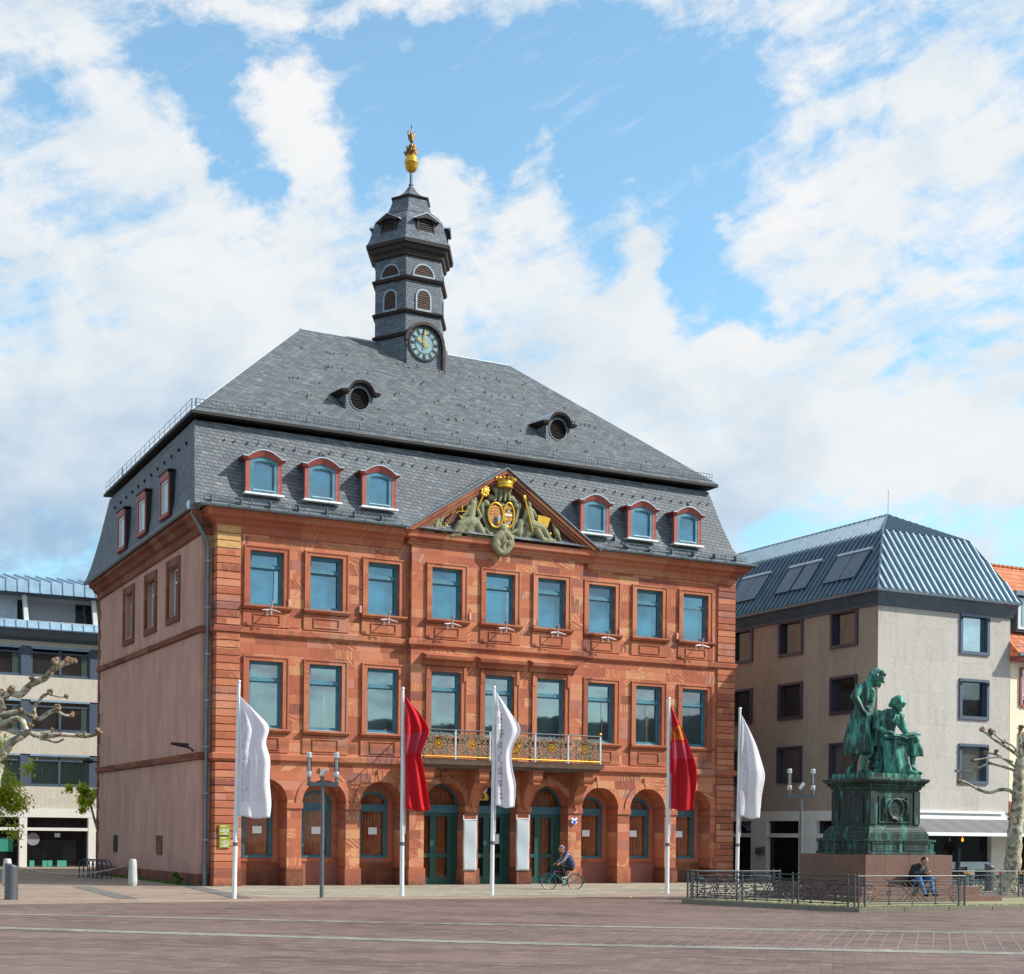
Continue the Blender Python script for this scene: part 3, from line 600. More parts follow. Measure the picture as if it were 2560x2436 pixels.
for k in range(120):                                                # roof hooks
    v=random.choice([.12,.27,.43,.6,.78])+random.uniform(-.02,.02); u=random.uniform(.05,.95)
    a=Vector(E1[0]).lerp(Vector(RL),v); b=Vector(E1[1]).lerp(Vector(RR),v); p=a.lerp(b,u); um.box(p.x,p.x+.02,p.y-.03,p.y+.02,p.z-.03,p.z+.08,1)
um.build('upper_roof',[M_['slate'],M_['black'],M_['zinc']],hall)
hk=MB()
for k in range(46):
    x=.2+k*.46+random.uniform(-.1,.1); y=.27; z=15.55+random.uniform(-.05,.05)
    if 9.8<x<12.2: continue
    hk.box(x,x+.018,y-.04,y+.02,z,z+.08)
for k in range(12): y=1.2+k*.95; hk.box(-.83,-.76,y,y+.04,15.5-.03*y,15.62-.03*y)
hk.build('roof_hook_row',[M_['black']],hall)
# snow guards
sg=MB()
def guard(p,q_,n,h=.26,m=0):
    p,q_=Vector(p),Vector(q_)
    for zz in(.02,.5,1.): sg.tube([p+Vector((0,-.02,h*zz)),q_+Vector((0,-.02,h*zz))],.011,4,m)
    for i in range(n+1):
        a=p.lerp(q_,i/n); sg.tube([a,a+Vector((0,-.02,h))],.010 if i%14 else .03,4,m)
guard((-.72,.32,16.62),(21.05,.32,16.62),150)
sg.build('snow_guard',M_['zincd'],hall); sg=MB(); guard((-.86,.3,16.5),(-.86,13.,16.1),18,.36); sg.build('side_snow_guard',M_['zincm'],hall)
sg=MB(); guard((-.6,-.44,13.28),(6.6,-.44,13.28),60,.17); guard((15.6,-.44,13.28),(22.3,-.44,13.28),50,.17)
for k in range(22):
    x=-.4+k*1.05
    if not(6.7<x<15.4): sg.box(x,x+.02,-.62,-.40,13.2,13.42)
sg.build('eaves_snow_guard',M_['zincd'],hall)
# ---- dormers with arched windows
def archpoly(w_,z0,zs,rise,n=10): return [(-w_,z0)]+[(-w_*math.cos(PI*i/n),zs+rise*math.sin(PI*i/n)) for i in range(n+1)]+[(w_,z0)]
def ring(M,P,Q,y0,y1,m):                                            # frame between outer loop P and inner loop Q (x,z lists)
    n=len(P)
    for i in range(n):
        j=(i+1)%n; M.poly([(P[i][0],y0,P[i][1]),(P[j][0],y0,P[j][1]),(Q[j][0],y0,Q[j][1]),(Q[i][0],y0,Q[i][1])],m)
        M.poly([(Q[i][0],y0,Q[i][1]),(Q[j][0],y0,Q[j][1]),(Q[j][0],y1,Q[j][1]),(Q[i][0],y1,Q[i][1])],m)
        M.poly([(P[i][0],y0,P[i][1]),(P[i][0],y1,P[i][1]),(P[j][0],y1,P[j][1]),(P[j][0],y0,P[j][1])],m)
dm=MB(); fy=-.32
for s_ in(-1,1):
    dm.box(min(s_*.50,s_*.635),max(s_*.50,s_*.635),fy,fy+.12,13.72,14.93,1)
    dm.add([(s_*.60,fy+.05,13.7),(s_*.60,.5,13.7),(s_*.60,.5,14.95),(s_*.60,fy+.05,14.95)],[(0,1,2,3)],0)
    dm.box(min(s_*.63,s_*.66),max(s_*.63,s_*.66),fy-.01,fy+.1,13.72,14.85,1)
A_=[(-.63,14.93)]+[(-.5,14.93)]+[(-.46+.92*i/10,14.93+.14*math.sin(PI*i/10)) for i in range(11)]+[(.5,14.93),(.63,14.93)]
def hoodz(x,o=0.): ax=abs(x); return 15.22+o if ax<1e-6 else (14.97+.25*math.cos(ax/.60*PI/2) if ax<.60 else 14.955)+o
xs=[-.78,-.66,-.60,-.5,-.4,-.3,-.2,-.1,0,.1,.2,.3,.4,.5,.60,.66,.78]
for a,b in zip(xs,xs[1:]):
    za,zb=hoodz(a),hoodz(b)
    low=lambda x: 14.85 if abs(x)>.5 else 14.85+.15*math.cos(x/.5*PI/2)
    dm.poly([(a,fy-.14,za),(b,fy-.14,zb),(b,fy-.10,zb-.07),(a,fy-.10,za-.07)],1)
    dm.poly([(a,fy-.10,za-.07),(b,fy-.10,zb-.07),(b*.93,fy-.02,low(b*.93)),(a*.93,fy-.02,low(a*.93))],1)
    dm.poly([(a*.93,fy-.02,low(a*.93)),(b*.93,fy-.02,low(b*.93)),(b*.93,fy+.3,low(b*.93)),(a*.93,fy+.3,low(a*.93))],1)
    dm.poly([(a,fy-.14,za),(b,fy-.14,zb),(b,.42,zb+.03),(a,.42,za+.03)],2); dm.poly([(a,fy-.145,za-.012),(b,fy-.145,zb-.012),(b,fy-.145,zb+.02),(a,fy-.145,za+.02)],2)
    if abs(a)>.59 : dm.poly([(a,fy-.10,za-.07),(b,fy-.10,zb-.07),(b,.35,zb-.05),(a,.35,za-.05)],1)
for s_ in(-1,1): dm.prism([(s_*.78,fy-.14,14.975),(s_*.78,.45,14.99),(s_*.60,.45,14.86),(s_*.60,fy-.02,14.86)],(-s_*.02,0,0),1)
dm.box(-.72,.72,fy-.14,fy+.12,13.65,13.715,3)
dme=dm.mesh('dormer',[M_['slatel'],M_['redw'],M_['zinc'],M_['white']])
df=MB(); P=archpoly(.50,13.72,14.88,.145); Q=archpoly(.385,13.84,14.72,.13); ring(df,P,Q,fy+.01,fy+.10,0)
Q2=archpoly(.345,13.88,14.67,.12); ring(df,Q,Q2,fy+.05,fy+.10,0); df.box(-.40,.40,fy-.02,fy+.05,13.815,13.845,1); dfe=df.mesh('window_frame',[M_['blue'],M_['zinc']])
dp_=MB(); dp_.poly([(x,fy+.085,z) for x,z in archpoly(.40,13.82,14.72,.14)]); dpe=dp_.mesh('pane',[M_['pane_t']])
for x in(1.54,3.71,5.90,15.05,17.22,19.42):
    d=place('dormer',dme,hall,(x,0,0)); place('window_frame',dfe,d); place('pane',dpe,d)
# round louvred dormers in the upper roof
od=MB(); r=.385; zc=18.2; y0=1.78
Pf=[(-.55,17.45),(-.55,18.42)]+[(-.50*math.cos(PI*i/12),18.40+.36*math.sin(PI*i/12)) for i in range(13)]+[(.55,18.42),(.55,17.45)]
cir=[(r*math.cos(2*PI*i/24),zc+1.06*r*math.sin(2*PI*i/24)) for i in range(24)]
def facewithhole(M,outer,c,rx,rz,y,m,n=24):
    for i in range(n):
        a0,a1=2*PI*i/n,2*PI*(i+1)/n; q=[]
        for a in(a0,a1):
            d=Vector((math.cos(a),math.sin(a))); best=None
            for k in range(len(outer)):
                p,s_=Vector(outer[k]),Vector(outer[(k+1)%len(outer)]); e=s_-p; w_=p-Vector(c); den=d.x*e.y-d.y*e.x
                if abs(den)<1e-9: continue
                tt=(w_.x*e.y-w_.y*e.x)/den; uu=(w_.x*d.y-w_.y*d.x)/den
                if tt>0 and -1e-6<=uu<=1+1e-6 and (best is None or tt<best): best=tt
            q.append((c[0]+d.x*best,c[1]+d.y*best))
        p0=(c[0]+rx*math.cos(a0),c[1]+rz*math.sin(a0)); p1=(c[0]+rx*math.cos(a1),c[1]+rz*math.sin(a1))
        M.poly([(p0[0],y,p0[1]),(p1[0],y,p1[1]),(q[1][0],y,q[1][1]),(q[0][0],y,q[0][1])],m)
facewithhole(od,Pf,(0,zc),r,r*1.06,y0,0)
for s_ in(-1,1): od.poly([(s_*.55,y0,17.45),(s_*.55,3.1,17.6),(s_*.55,3.1,18.42),(s_*.55,y0,18.42)],0)
hp=[(-.80,18.44),(-.62,18.46),(-.56,18.46)]+[(-.50*math.cos(PI*i/10),18.46+.40*math.sin(PI*i/10)) for i in range(1,10)]+[(.56,18.46),(.62,18.46),(.80,18.44)]
for (xa,za),(xb,zb) in zip(hp,hp[1:]):
    od.poly([(xa,y0-.22,za),(xb,y0-.22,zb),(xb,3.1,zb+.12),(xa,3.1,za+.12)],1)
    od.poly([(xa,y0-.22,za),(xb,y0-.22,zb),(xb*.92,y0-.18,zb-.10),(xa*.92,y0-.18,za-.10)],2); od.poly([(xa*.92,y0-.18,za-.10),(xb*.92,y0-.18,zb-.10),(xb*.8,y0,zb-.13),(xa*.8,y0,za-.13)],2)
for s_ in(-1,1): od.prism([(s_*.80,y0-.22,18.44),(s_*.80,3.0,18.5),(s_*.55,3.0,18.33),(s_*.60,y0-.05,18.32)],(-s_*.03,0,0),2)
ode=od.mesh('round_dormer',[M_['slatet'],M_['zinc'],M_['brown']])
ol=MB(); ol.poly([(x,y0+.10,z) for x,z in cir],1)
ring(ol,[(x*1.08,zc+(z-zc)*1.08) for x,z in cir],cir,y0-.02,y0+.03,2)
for k in range(11):
    z=zc-r+.05+k*.072; hw=math.sqrt(max(0,r*r-((z-zc)/1.06)**2))*.97; ol.add([(-hw,y0+.02,z),(hw,y0+.02,z-.0),(hw,y0+.08,z+.05),(-hw,y0+.08,z+.05)],[(0,1,2,3)],0)
ole=ol.mesh('louvre',[M_['brown'],M_['black'],M_['zincd']])
for x in(5.96,14.53): d=place('round_dormer',ode,hall,(x,0,0)); place('louvre',ole,d)
# side mansard windows
sd_m=MB(); sf=MB(); sp=MB()
sd_m.box(-1.13,-.55,-.62,-.50,13.42,14.82,0); sd_m.box(-1.13,-.55,.50,.62,13.42,14.82,0); sd_m.box(-1.16,-.55,-.66,.66,13.30,13.44,0); sd_m.prism([(-1.14,-.66,14.80),(-1.14,-.45,14.90),(-1.14,0,14.97),(-1.14,.45,14.90),(-1.14,.66,14.80),(-1.14,.5,14.66),(-1.14,-.5,14.66)],(.5,0,0),0)
sd_m.box(-1.10,-.5,-.70,-.62,13.3,14.85,1); sd_m.box(-1.10,-.5,.62,.70,13.3,14.85,1); sd_m.box(-1.17,-.5,-.72,.72,14.92,14.96,1)
sf.box(-1.08,-1.02,-.5,-.42,13.46,14.66); sf.box(-1.08,-1.02,.42,.5,13.46,14.66); sf.box(-1.08,-1.02,-.42,.42,13.46,13.54); sf.box(-1.08,-1.02,-.42,.42,14.58,14.66); sp.box(-1.04,-1.02,-.42,.42,13.54,14.58)
a1,a2,a3=sd_m.mesh('side_dormer',[M_['redw'],M_['black']]),sf.mesh('window_frame',[M_['whitef']]),sp.mesh('pane',[simple('pane whitened by painted sky reflection',(.42,.46,.50),.25,0,.1,3)])  # bright sky reflection put into the pane colour itself
for y in(3.2,6.45,9.65): d=place('side_dormer',a1,hall,(.10,y,-.022*y)); place('window_frame',a2,d); place('pane',a3,d)
# ---- front windows
def winmesh(z0,z1,tr,hw=HW):
    f=MB(); y=.15
    f.box(-hw,-hw+.075,y,y+.08,z0,z1); f.box(hw-.075,hw,y,y+.08,z0,z1); f.box(-hw+.075,hw-.075,y,y+.08,z1-.07,z1); f.box(-hw+.075,hw-.075,y,y+.08,z0,z0+.08)
    f.box(-hw+.075,hw-.075,y-.025,y+.08,tr-.05,tr+.05)
    for a,b in((z0+.08,tr-.05),(tr+.05,z1-.07)):
        f.box(-hw+.075,-hw+.125,y+.03,y+.09,a,b); f.box(hw-.125,hw-.075,y+.03,y+.09,a,b); f.box(-hw+.125,hw-.125,y+.03,y+.09,a,a+.045); f.box(-hw+.125,hw-.125,y+.03,y+.09,b-.045,b)
    f.box(-hw,hw,y-.05,y,z0,z0+.025,1)
    p=MB(); p.poly([(-hw+.1,y+.07,z0+.1),(hw-.1,y+.07,z0+.1),(hw-.1,y+.07,tr),(-hw+.1,y+.07,tr)]); p.poly([(-hw+.1,y+.074,tr),(hw-.1,y+.074,tr),(hw-.1,y+.074,z1-.09),(-hw+.1,y+.074,z1-.09)])
    return f,p
for zz,tr,pm in(((ZB,ZT),11.25,M_['pane_t']),((Z2B,Z2T),7.27,M_['pane_m'])):
    f,p=winmesh(zz[0],zz[1],tr); fm_,pm_=f.mesh('window',[M_['blue'],M_['zinc']]),p.mesh('pane',[pm])
    for i,c in enumerate(WC):
        o=place('window',fm_,hall,(c,yof(c),0)); q=place('pane',pm_,o); q.rotation_euler=(random.uniform(-.004,.004),0,random.uniform(-.007,.007))
        k=random.random(); cu=MB(); z1_=zz[1]-.1; yy_=.212
        if zz[0]>9: 
            if k<.7: w_=random.uniform(.12,.32); cu.poly([(HW-.12-w_,yy_,zz[0]+.13),(HW-.13,yy_,zz[0]+.13),(HW-.13,yy_,tr-.1),(HW-.12-w_*random.uniform(.6,1),yy_,tr-.1)])
        elif k<.75: w_=random.uniform(.07,.16); x_=random.uniform(-.05,.28); cu.poly([(x_,yy_,zz[0]+.13),(x_+w_,yy_,zz[0]+.13),(x_+w_,yy_,tr-.1),(x_,yy_,tr-.1)])
        if cu.v: cu.build('curtain',M_['pane_c'] if zz[0]>9 else M_['pane_y'],o)
# side windows (reddish stone frames, pale sashes)
ws,wf,wp=MB(),MB(),MB()
for a,b,c,d in((-.9,-.68,9.62,12.0),(.68,.9,9.62,12.0),(-.68,.68,11.72,12.0),(-.68,.68,9.62,9.85)): ws.box(-.46,-.38,a,b,c,d)
for a,b,c,d in((-.68,-.60,9.85,11.72),(.60,.68,9.85,11.72),(-.6,.6,11.64,11.72),(-.6,.6,9.85,9.93),(-.6,.6,11.15,11.25),(-.04,.04,9.93,11.15)): wf.box(-.19,-.13,a,b,c,d)
wp.box(-.15,-.13,-.6,.6,9.9,11.7)
a1,a2,a3=ws.mesh('side_window',[M_['sandd']]),wf.mesh('window_frame',[M_['whitef']]),wp.mesh('pane',[M_['pane_s']])
for (a,b) in SW:
    y=(a+b)/2; o=place('side_window',a1,hall,(0,y,-.013*y)); place('window_frame',a2,o); place('pane',a3,o)
# ground floor windows
gf,gp,gc=MB(),MB(),MB(); hw=.575
P=archpoly(hw,1.0,3.05,.40); Q=archpoly(hw-.09,1.10,3.02,.33); ring(gf,P,Q,.82,.90,0); gf.box(-hw+.08,hw-.08,.78,.90,2.70,2.96,0); gf.box(-hw+.05,hw-.05,.755,.80,2.80,2.97,0); gf.box(-hw+.05,-hw+.12,.80,.9,1.1,2.7,1); gf.box(hw-.14,hw-.07,.80,.9,1.1,2.7,1); gf.box(-hw,hw,.74,.83,1.0,1.07,0)
gp.poly([(x,.87,z) for x,z in archpoly(hw-.05,1.05,3.02,.34)])
gc.grid(lambda u,v:(-hw+.02+u*(2*hw-.04),1.02+.045*math.sin(u*2*PI*9+math.sin(v*3))+.02*math.sin(u*61),1.02+v*2.4),72,3)
gs=MB(); gs.box(-.17,.17,.845,.85,1.86,2.12)
gme,gpe,gce,gse=gf.mesh('arched_window',[M_['blued'],M_['blued']]),gp.mesh('pane',[M_['clear']]),gc.mesh('curtain',[M_['curt']],'all'),gs.mesh('notice',[M_['white']])
bk=MB(); bk.box(.3,21.7,1.35,1.4,.0,4.2); bk.box(.3,21.7,1.0,1.35,4.1,4.2); bk.build('dark_room_wall',M_['black'],hall)
for i,c in enumerate(WC):
    if i in(3,4,5): continue
    o=place('arched_window',gme,hall,(c,0,0)); place('pane',gpe,o); place('curtain',gce,o); place('notice',gse,o,(.02 if i<4 else -.12,0,0))
# doors
for i,c in enumerate(WC[3:6]):
    f=MB(); y=RO+.62; hw=AR; mid=(i==1)
    f.box(-hw,hw,y-.06,y+.08,2.70,2.98,1); f.box(-hw,hw,y-.10,y-.05,2.92,2.99,1)
    A=[(-hw,2.98)]+[(-hw*math.cos(PI*k/14),2.96+hw*math.sin(PI*k/14)) for k in range(15)]+[(hw,2.98)]; B=[(x*.88,2.98+(z-2.98)*.88) for x,z in A]; ring(f,A,B,y,y+.08,1)
    xl=-hw; bars=[(-.84,-.70),(-.33,-.20),(-.20,-.07),(.50,.84)]
    for a,b in((-.84,-.72),(-.30,-.17),(-.165,-.05),(.42,.56),(.60,.84)): f.box(a,b,y,y+.09,.0,2.70,0)
    f.box(-.72,-.30,y+.01,y+.08,0,.28,0); f.box(-.05,.42,y+.01,y+.08,0,.30,0)
    f.box(-.72,-.30,y+.01,y+.08,1.02,1.17,0); f.box(-.05,.42,y+.01,y+.08,1.02,1.17,0); f.box(-.72,.6,y+.01,y+.08,2.56,2.70,0); f.box(.56,.60,y+.03,y+.08,0,2.7,0)
    d=f.build('door',[M_['green'],M_['blued']],hall,loc=(c,0,0))
    p=MB(); p.poly([(-hw,y+.05,.1),(hw,y+.05,.1),(hw,y+.05,2.7),(-hw,y+.05,2.7)]); p.poly([(x,y+.05,z) for x,z in A]); p.build('pane',M_['clear'],d)
    if not mid: k=MB(); k.grid(lambda u,v:(-hw+u*2*hw,y+.22+.04*math.sin(u*2*PI*8),.05+v*3.7),60,2); k.build('curtain',M_['curt'],d,'all')
    else:
        n_=MB(); n_.box(.04,.38,y-.005,y,1.55,1.92); n_.build('notice',M_['white'],d)
        n_=MB(); n_.tube([(-.02,y-.05,.85),(-.02,y-.05,1.35)],.014,6); n_.build('handle',M_['gold'],d)
        n_=MB(); n_.lathe([(.20,0),(.27,.10),(.20,.25),(.06,.36),(0,.4)],(0,0,0),8); n_.xf(lambda v:Vector((v.x*.9-.32,y-.02+v.y*.1,3.2+v.z))); n_.ball((-.32,y-.03,3.62),(.16,.04,.14),1); n_.ball((-.36,y-.05,3.35),(.10,.03,.12),2)
        n_.build('fanlight_emblem',[M_['gold'],M_['white'],M_['redw']],d)
# balcony
bal=MB(); x0,x1,yb=7.02,14.84,RO-1.25
bal.sweep([(x0+.25,RO),(x0+.25,yb+.2),(x1-.25,yb+.2),(x1-.25,RO)],[(0,4.30),(.08,4.32),(.12,4.40),(.22,4.43),(.24,4.56),(.26,4.62),(0,4.64)]); bal.poly([(x0+.2,RO,4.62),(x1-.2,RO,4.62),(x1-.2,yb+.2,4.62),(x0+.2,yb+.2,4.62)]); bal.poly([(x0+.25,RO,4.31),(x1-.25,RO,4.31),(x1-.25,yb+.2,4.31),(x0+.25,yb+.2,4.31)])
balo=bal.build('balcony',[simple('mossy dark balcony stone',(.10,.062,.045),.9,0,.35,5,.3)],hall)
cb=MB()
pr=[(0,4.3),(-1.0,4.3),(-1.06,4.18),(-1.04,4.0),(-.94,3.86),(-.80,3.80),(-.66,3.84),(-.60,3.74),(-.50,3.62),(-.40,3.56),(-.36,3.40),(-.30,3.22),(-.20,3.12),(-.10,3.10),(-.05,2.99),(0,2.92)]
cb.prism([(-.20,RO+y,z) for y,z in pr],(.40,0,0)); cb.box(-.24,.24,RO-1.1,RO,4.26,4.315); cb.lathe([(.16,-.23),(.16,.23)],(0,0,0),16); 
n=len(cb.v); 
for k in range(n-32-0,n): x,y,z=cb.v[k]; cb.v[k]=(z,RO-.88+y,4.02+x)
cb.box(-.14,.14,RO-.98,RO-.80,3.80,3.86); cb.prism([(-.13,RO-.28,3.45),(.13,RO-.28,3.45),(.09,RO-.2,3.0),(0,RO-.14,2.84),(-.09,RO-.2,3.0)],(0,.2,0))
cbe=cb.mesh('corbel',[M_['sandp']],35)
for x in(7.56,9.80,12.06,14.28): place('corbel',cbe,balo,(x,0,0))
# railing with scrollwork
def spiral(cx,cz,r,turns,a0,dr=1,n=18,r2=.12): return [(cx+dr*(r+(r2*r-r)*i/n)*math.cos(a0+turns*2*PI*i/n),cz+(r+(r2*r-r)*i/n)*math.sin(a0+turns*2*PI*i/n)) for i in range(n+1)]
def scrollpanel(M,w_,z0,z1,y,r=.011,m=0):
    cz=(z0+z1)/2; h=z1-z0
    L=[]
    for s_ in(-1,1):
        for v in(-1,1):
            L+=[spiral(s_*(w_/2-.15),cz+v*h*.30,.125,1.35,PI/2*v,s_),spiral(s_*(w_/2-.36),cz+v*h*.36,.10,1.3,-PI/2*v,s_),spiral(s_*(w_/2-.13),cz+v*h*.09,.07,1.2,PI*.5*v,s_),spiral(s_*.13,cz+v*h*.38,.085,1.2,PI*.5*v,s_),
                [(s_*(w_/2-.03),cz+v*h*.45),(s_*w_*.3,cz+v*h*.26),(s_*w_*.22,cz+v*h*.1),(s_*.16,cz+v*h*.04)],[(s_*w_*.06,cz+v*h*.46),(s_*w_*.15,cz+v*h*.30),(s_*.20,cz+v*h*.16),(s_*.12,cz+v*h*.12)],
                [(s_*w_*.40,cz+v*h*.02),(s_*w_*.30,cz+v*h*.12),(s_*w_*.20,cz+v*h*.30),(s_*w_*.24,cz+v*h*.44)],[(s_*w_*.33,cz+v*h*.0),(s_*w_*.27,cz+v*h*.22),(s_*w_*.36,cz+v*h*.42)]]
    for l in L: M.tube([(x,y,z) for x,z in l],r,4,m,False)
def wheel(M,cx,cz,y,r,m,yy=.02):
    M.tube([(cx+r*math.cos(2*PI*i/20),y,cz+r*math.sin(2*PI*i/20)) for i in range(20)],.018,5,m,closed=True)
    for k in range(8): a=PI*k/4; M.tube([(cx,y,cz),(cx+r*math.cos(a),y,cz+r*math.sin(a))],.014,4,m)
    M.ball((cx,y,cz),(.035,.03,.035),m,8,5)
ry=yb+.10; posts=[7.16,8.55,9.97,11.87,13.30,14.73]
for k,(a,b) in enumerate(zip(posts,posts[1:])):
    p=MB(); scrollpanel(p,b-a-.08,4.76,5.62,0.,.017,0); scrollpanel(p,(b-a)*.62,4.80,5.58,.02,.013,0)
    if k==2: 
        for q_ in(1,2): wheel(p,0,5.19,-.03,.36 if q_==1 else .20,1)
        for q_ in range(12): a_=PI*q_/6; p.tube([(.2*math.cos(a_),-.03,5.19+.2*math.sin(a_)),(.34*math.cos(a_+.2),-.03,5.19+.34*math.sin(a_+.2))],.022,4,1)
    else: wheel(p,0,5.19,-.02,.13,1)
    p.build('railing_panel',[M_['rail'],M_['gold']],balo,loc=((a+b)/2,ry,0))
rp=MB()
for x in posts: rp.box(x-.035,x+.035,ry-.03,ry+.03,4.62,5.68,1)
for y_,x in((ry,posts[0]),(ry,posts[-1])):
    rp.tube([(x,ry,5.69),(x,RO,5.69)],.025,6,2); rp.tube([(x,ry,4.72),(x,RO,4.72)],.02,6,0)
    for k in range(7): rp.tube([(x,ry+.15+k*.15,4.72),(x,ry+.15+k*.15,5.69)],.012,4,2)
rp.tube([(posts[0],ry,5.69),(posts[-1],ry,5.69)],.028,6,2); rp.tube([(posts[0],ry-.01,4.72),(posts[-1],ry-.01,4.72)],.022,6,0)
rp.ball((posts[-1],ry,5.78),.055,0); rp.ball((posts[0],ry,5.78),.055,0)
rp.build('railing_frame',[M_['gold'],M_['zinc'],M_['iron']],balo)
# ---- pediment
pd=MB(); AX,AZ=10.99,15.68; XL,XR=6.90,15.08; yp=-.62
pc=MB(); pc.sweep([(XL+.06,RO+.2),(XL+.06,yp+.1),(XR-.06,yp+.1),(XR-.06,RO+.2)],[(-.28,12.62),(-.20,12.66),(-.18,12.74),(-.02,12.80),(0,12.90),(.05,12.98),(-.3,13.02)])
pc.box(XL+.2,XR-.2,RO-.02,0.2,12.55,12.98); pc.build('pediment_base_cornice',M_['sandp'],hall)
Tb=.36
def rake(y0,y1,th,off,m):
    for s_,X in((-1,XL),(1,XR)):
        d=Vector((AX-X,AZ-13.0)).normalized(); n=Vector((-d.y,d.x)); n=n if n.y>0 else -n
        a=Vector((X,13.0))+n*off; b=Vector((AX,AZ))+Vector((0,off/abs(n.y)))
        c=Vector((AX,AZ))+Vector((0,(off-th)/abs(n.y))); e=Vector((X,13.0))+n*(off-th)
        e=Vector((X+ -s_*0, 13.0)) if False else e
        # clip the lower end at the base line
        k=(13.0-e.y)/(c.y-e.y) if e.y<13.0 else 0; e2=e+(c-e)*k
        loop=[(a.x,a.y),(b.x,b.y),(c.x,c.y),(e2.x,e2.y)]
        pd.prism([(x,y0,z) for x,z in loop],(0,y1-y0,0),m)
rake(yp,.0,.14,0,0); rake(yp+.07,.0,.12,-.14,0); rake(yp+.14,0,.10,-.26,0)
pd.poly([(XL+.5,-.30,13.0),(XR-.5,-.30,13.0),(AX,-.30,AZ-.3)],1)
for s_,X in((-1,XL-.06),(1,XR+.06)):
    pd.prism([(X,yp-.05,13.03),(AX,yp-.05,AZ+.06),(AX,yp-.05,AZ+.01),(X,yp-.05,12.98)],(0,1.0,0),2)
    pd.poly([(X,yp-.05,13.035),(AX,yp-.05,AZ+.065),(AX,.55,AZ+.065),(X,.55,13.035)],2)
pdo=pd.build('pediment',[sandstone('brown pediment sandstone',1.1,5.,0,.3,True,.62),simple('dusky tympanum stone',(.105,.05,.045),.9,0,.2,4),M_['zincd']],hall)
# relief (local x from 11, z from 13): pixels of the crop turned into metres once
def rx(x,y): return (AX+(x-950)*.00406-.04, 13.12+(735+ (x-950)*.16-y)*.00395)  # crop scale
rl=MB(); ry0=-.36
def E(x,y,rx_,rz_,ry_=.10,rot=0.,yy=0.):
    c=rx(x,y); rl.ball((c[0],ry0+yy,c[1]),(rx_*.00406,ry_,rz_*.00395),0,12,8,Matrix.Rotation(-rot,3,'Y'))
def K(pts,r1,r2,yy=0.):
    P=[rx(*p) for p in pts]; n=len(P)
    for i in range(n-1):
        a,b=r1+(r2-r1)*i/(n-1),r1+(r2-r1)*(i+1)/(n-1)
        rl.cap((P[i][0],ry0+yy,P[i][1]),(P[i+1][0],ry0+yy,P[i+1][1]),a*.0041,b*.0041)
# cartouche
E(905,520,150,140,.12); E(905,640,150,90,.12); K([(760,390),(720,420),(735,520),(790,640)],26,18,-.05); K([(1060,390),(1110,430),(1085,540),(1040,650)],26,18,-.05); E(765,400,36,36,.12,0,-.07); E(1085,440,34,34,.12,0,-.07)
for x in(860,905,950,990): K([(x,270),(x+8,330),(x+(x-930)*.2,380)],22,14,-.10)
E(855,280,28,28,.12,0,-.1); E(1000,285,26,26,.12,0,-.1); E(815,345,40,32,.1,0,-.05); E(1035,365,34,30,.1,0,-.05)
for s_ in(-1,1): K([(930+s_*20,700),(930+s_*75,745),(930+s_*85,810),(930+s_*40,870),(930,890)],40,28,-.18); E(930+s_*65,800,38,52,.16,0,-.18)
K([(930,650),(930,880)],50,34,-.14); K([(760,640),(800,690),(860,700)],18,14,-.08); K([(1100,660),(1050,690),(1000,700)],18,14,-.08)
K([(640,690),(830,735)],26,26,0); K([(1050,730),(1280,770)],26,20,0)
# left seated woman with scales
E(645,365,24,34,.11,0,-.08); E(630,350,30,26,.10,0,-.05); K([(625,400),(600,520)],44,50,-.05); E(610,440,60,48,.13,0,-.05); K([(580,430),(550,490),(500,520)],20,13,-.12); K([(660,430),(700,520),(670,560)],22,15,-.10)
K([(600,560),(500,590),(440,670)],56,34,-.08); K([(620,570),(560,640),(600,695)],50,28,-.06); K([(660,560),(720,670)],40,46,-.02); K([(530,600),(480,680),(400,690)],34,20,-.12); E(590,620,90,70,.12,.3,-.02)
# bird of the left corner
E(260,560,62,38,.10,-.3,-.05); K([(300,540),(335,490),(330,470)],22,14,-.06); E(345,485,26,16,.07,0,-.07); K([(230,500),(180,560),(150,585)],34,26,-.03); E(190,625,66,24,.09,0,-.02); K([(220,600),(380,640)],30,30,0); K([(270,500),(250,600)],18,16,-.1)
# right woman with mace and book
E(1215,440,22,32,.11,0,-.08); E(1215,415,26,22,.10,0,-.06); K([(1210,480),(1230,590)],42,48,-.05); E(1220,520,52,46,.12,0,-.05); K([(1180,500),(1150,590),(1210,650)],20,14,-.12); K([(1250,490),(1290,560),(1310,590)],20,13,-.1)
K([(1240,630),(1350,660),(1420,760)],54,32,-.08); K([(1130,600),(1110,700)],40,40,-.02); E(1200,690,110,56,.11,.15,-.03); K([(1300,690),(1360,780),(1480,800)],40,20,-.1); K([(1400,740),(1500,810)],22,12,-.08)
# crane
E(1520,720,30,60,.09,.5,-.06); K([(1500,680),(1478,640),(1490,605)],18,9,-.06); E(1495,608,14,12,.06); K([(1500,605),(1530,620)],6,3,-.06); K([(1510,760),(1505,805)],8,8,-.04); K([(1530,740),(1560,800)],22,14,-.05)
remesh(rl.build('relief_carving',M_['stone'],pdo,fix=False),.015)
go=MB()
def G(x,y,r1,r2,rot=0.,yy=-.2,ry_=.05): c=rx(x,y); go.ball((c[0],ry0+yy,c[1]),(r1*.00406,ry_,r2*.00395),0,14,8,Matrix.Rotation(-rot,3,'Y'))
def GT(pts,r,yy=-.2): go.tube([(rx(*p)[0],ry0+yy,rx(*p)[1]) for p in pts],r,6)
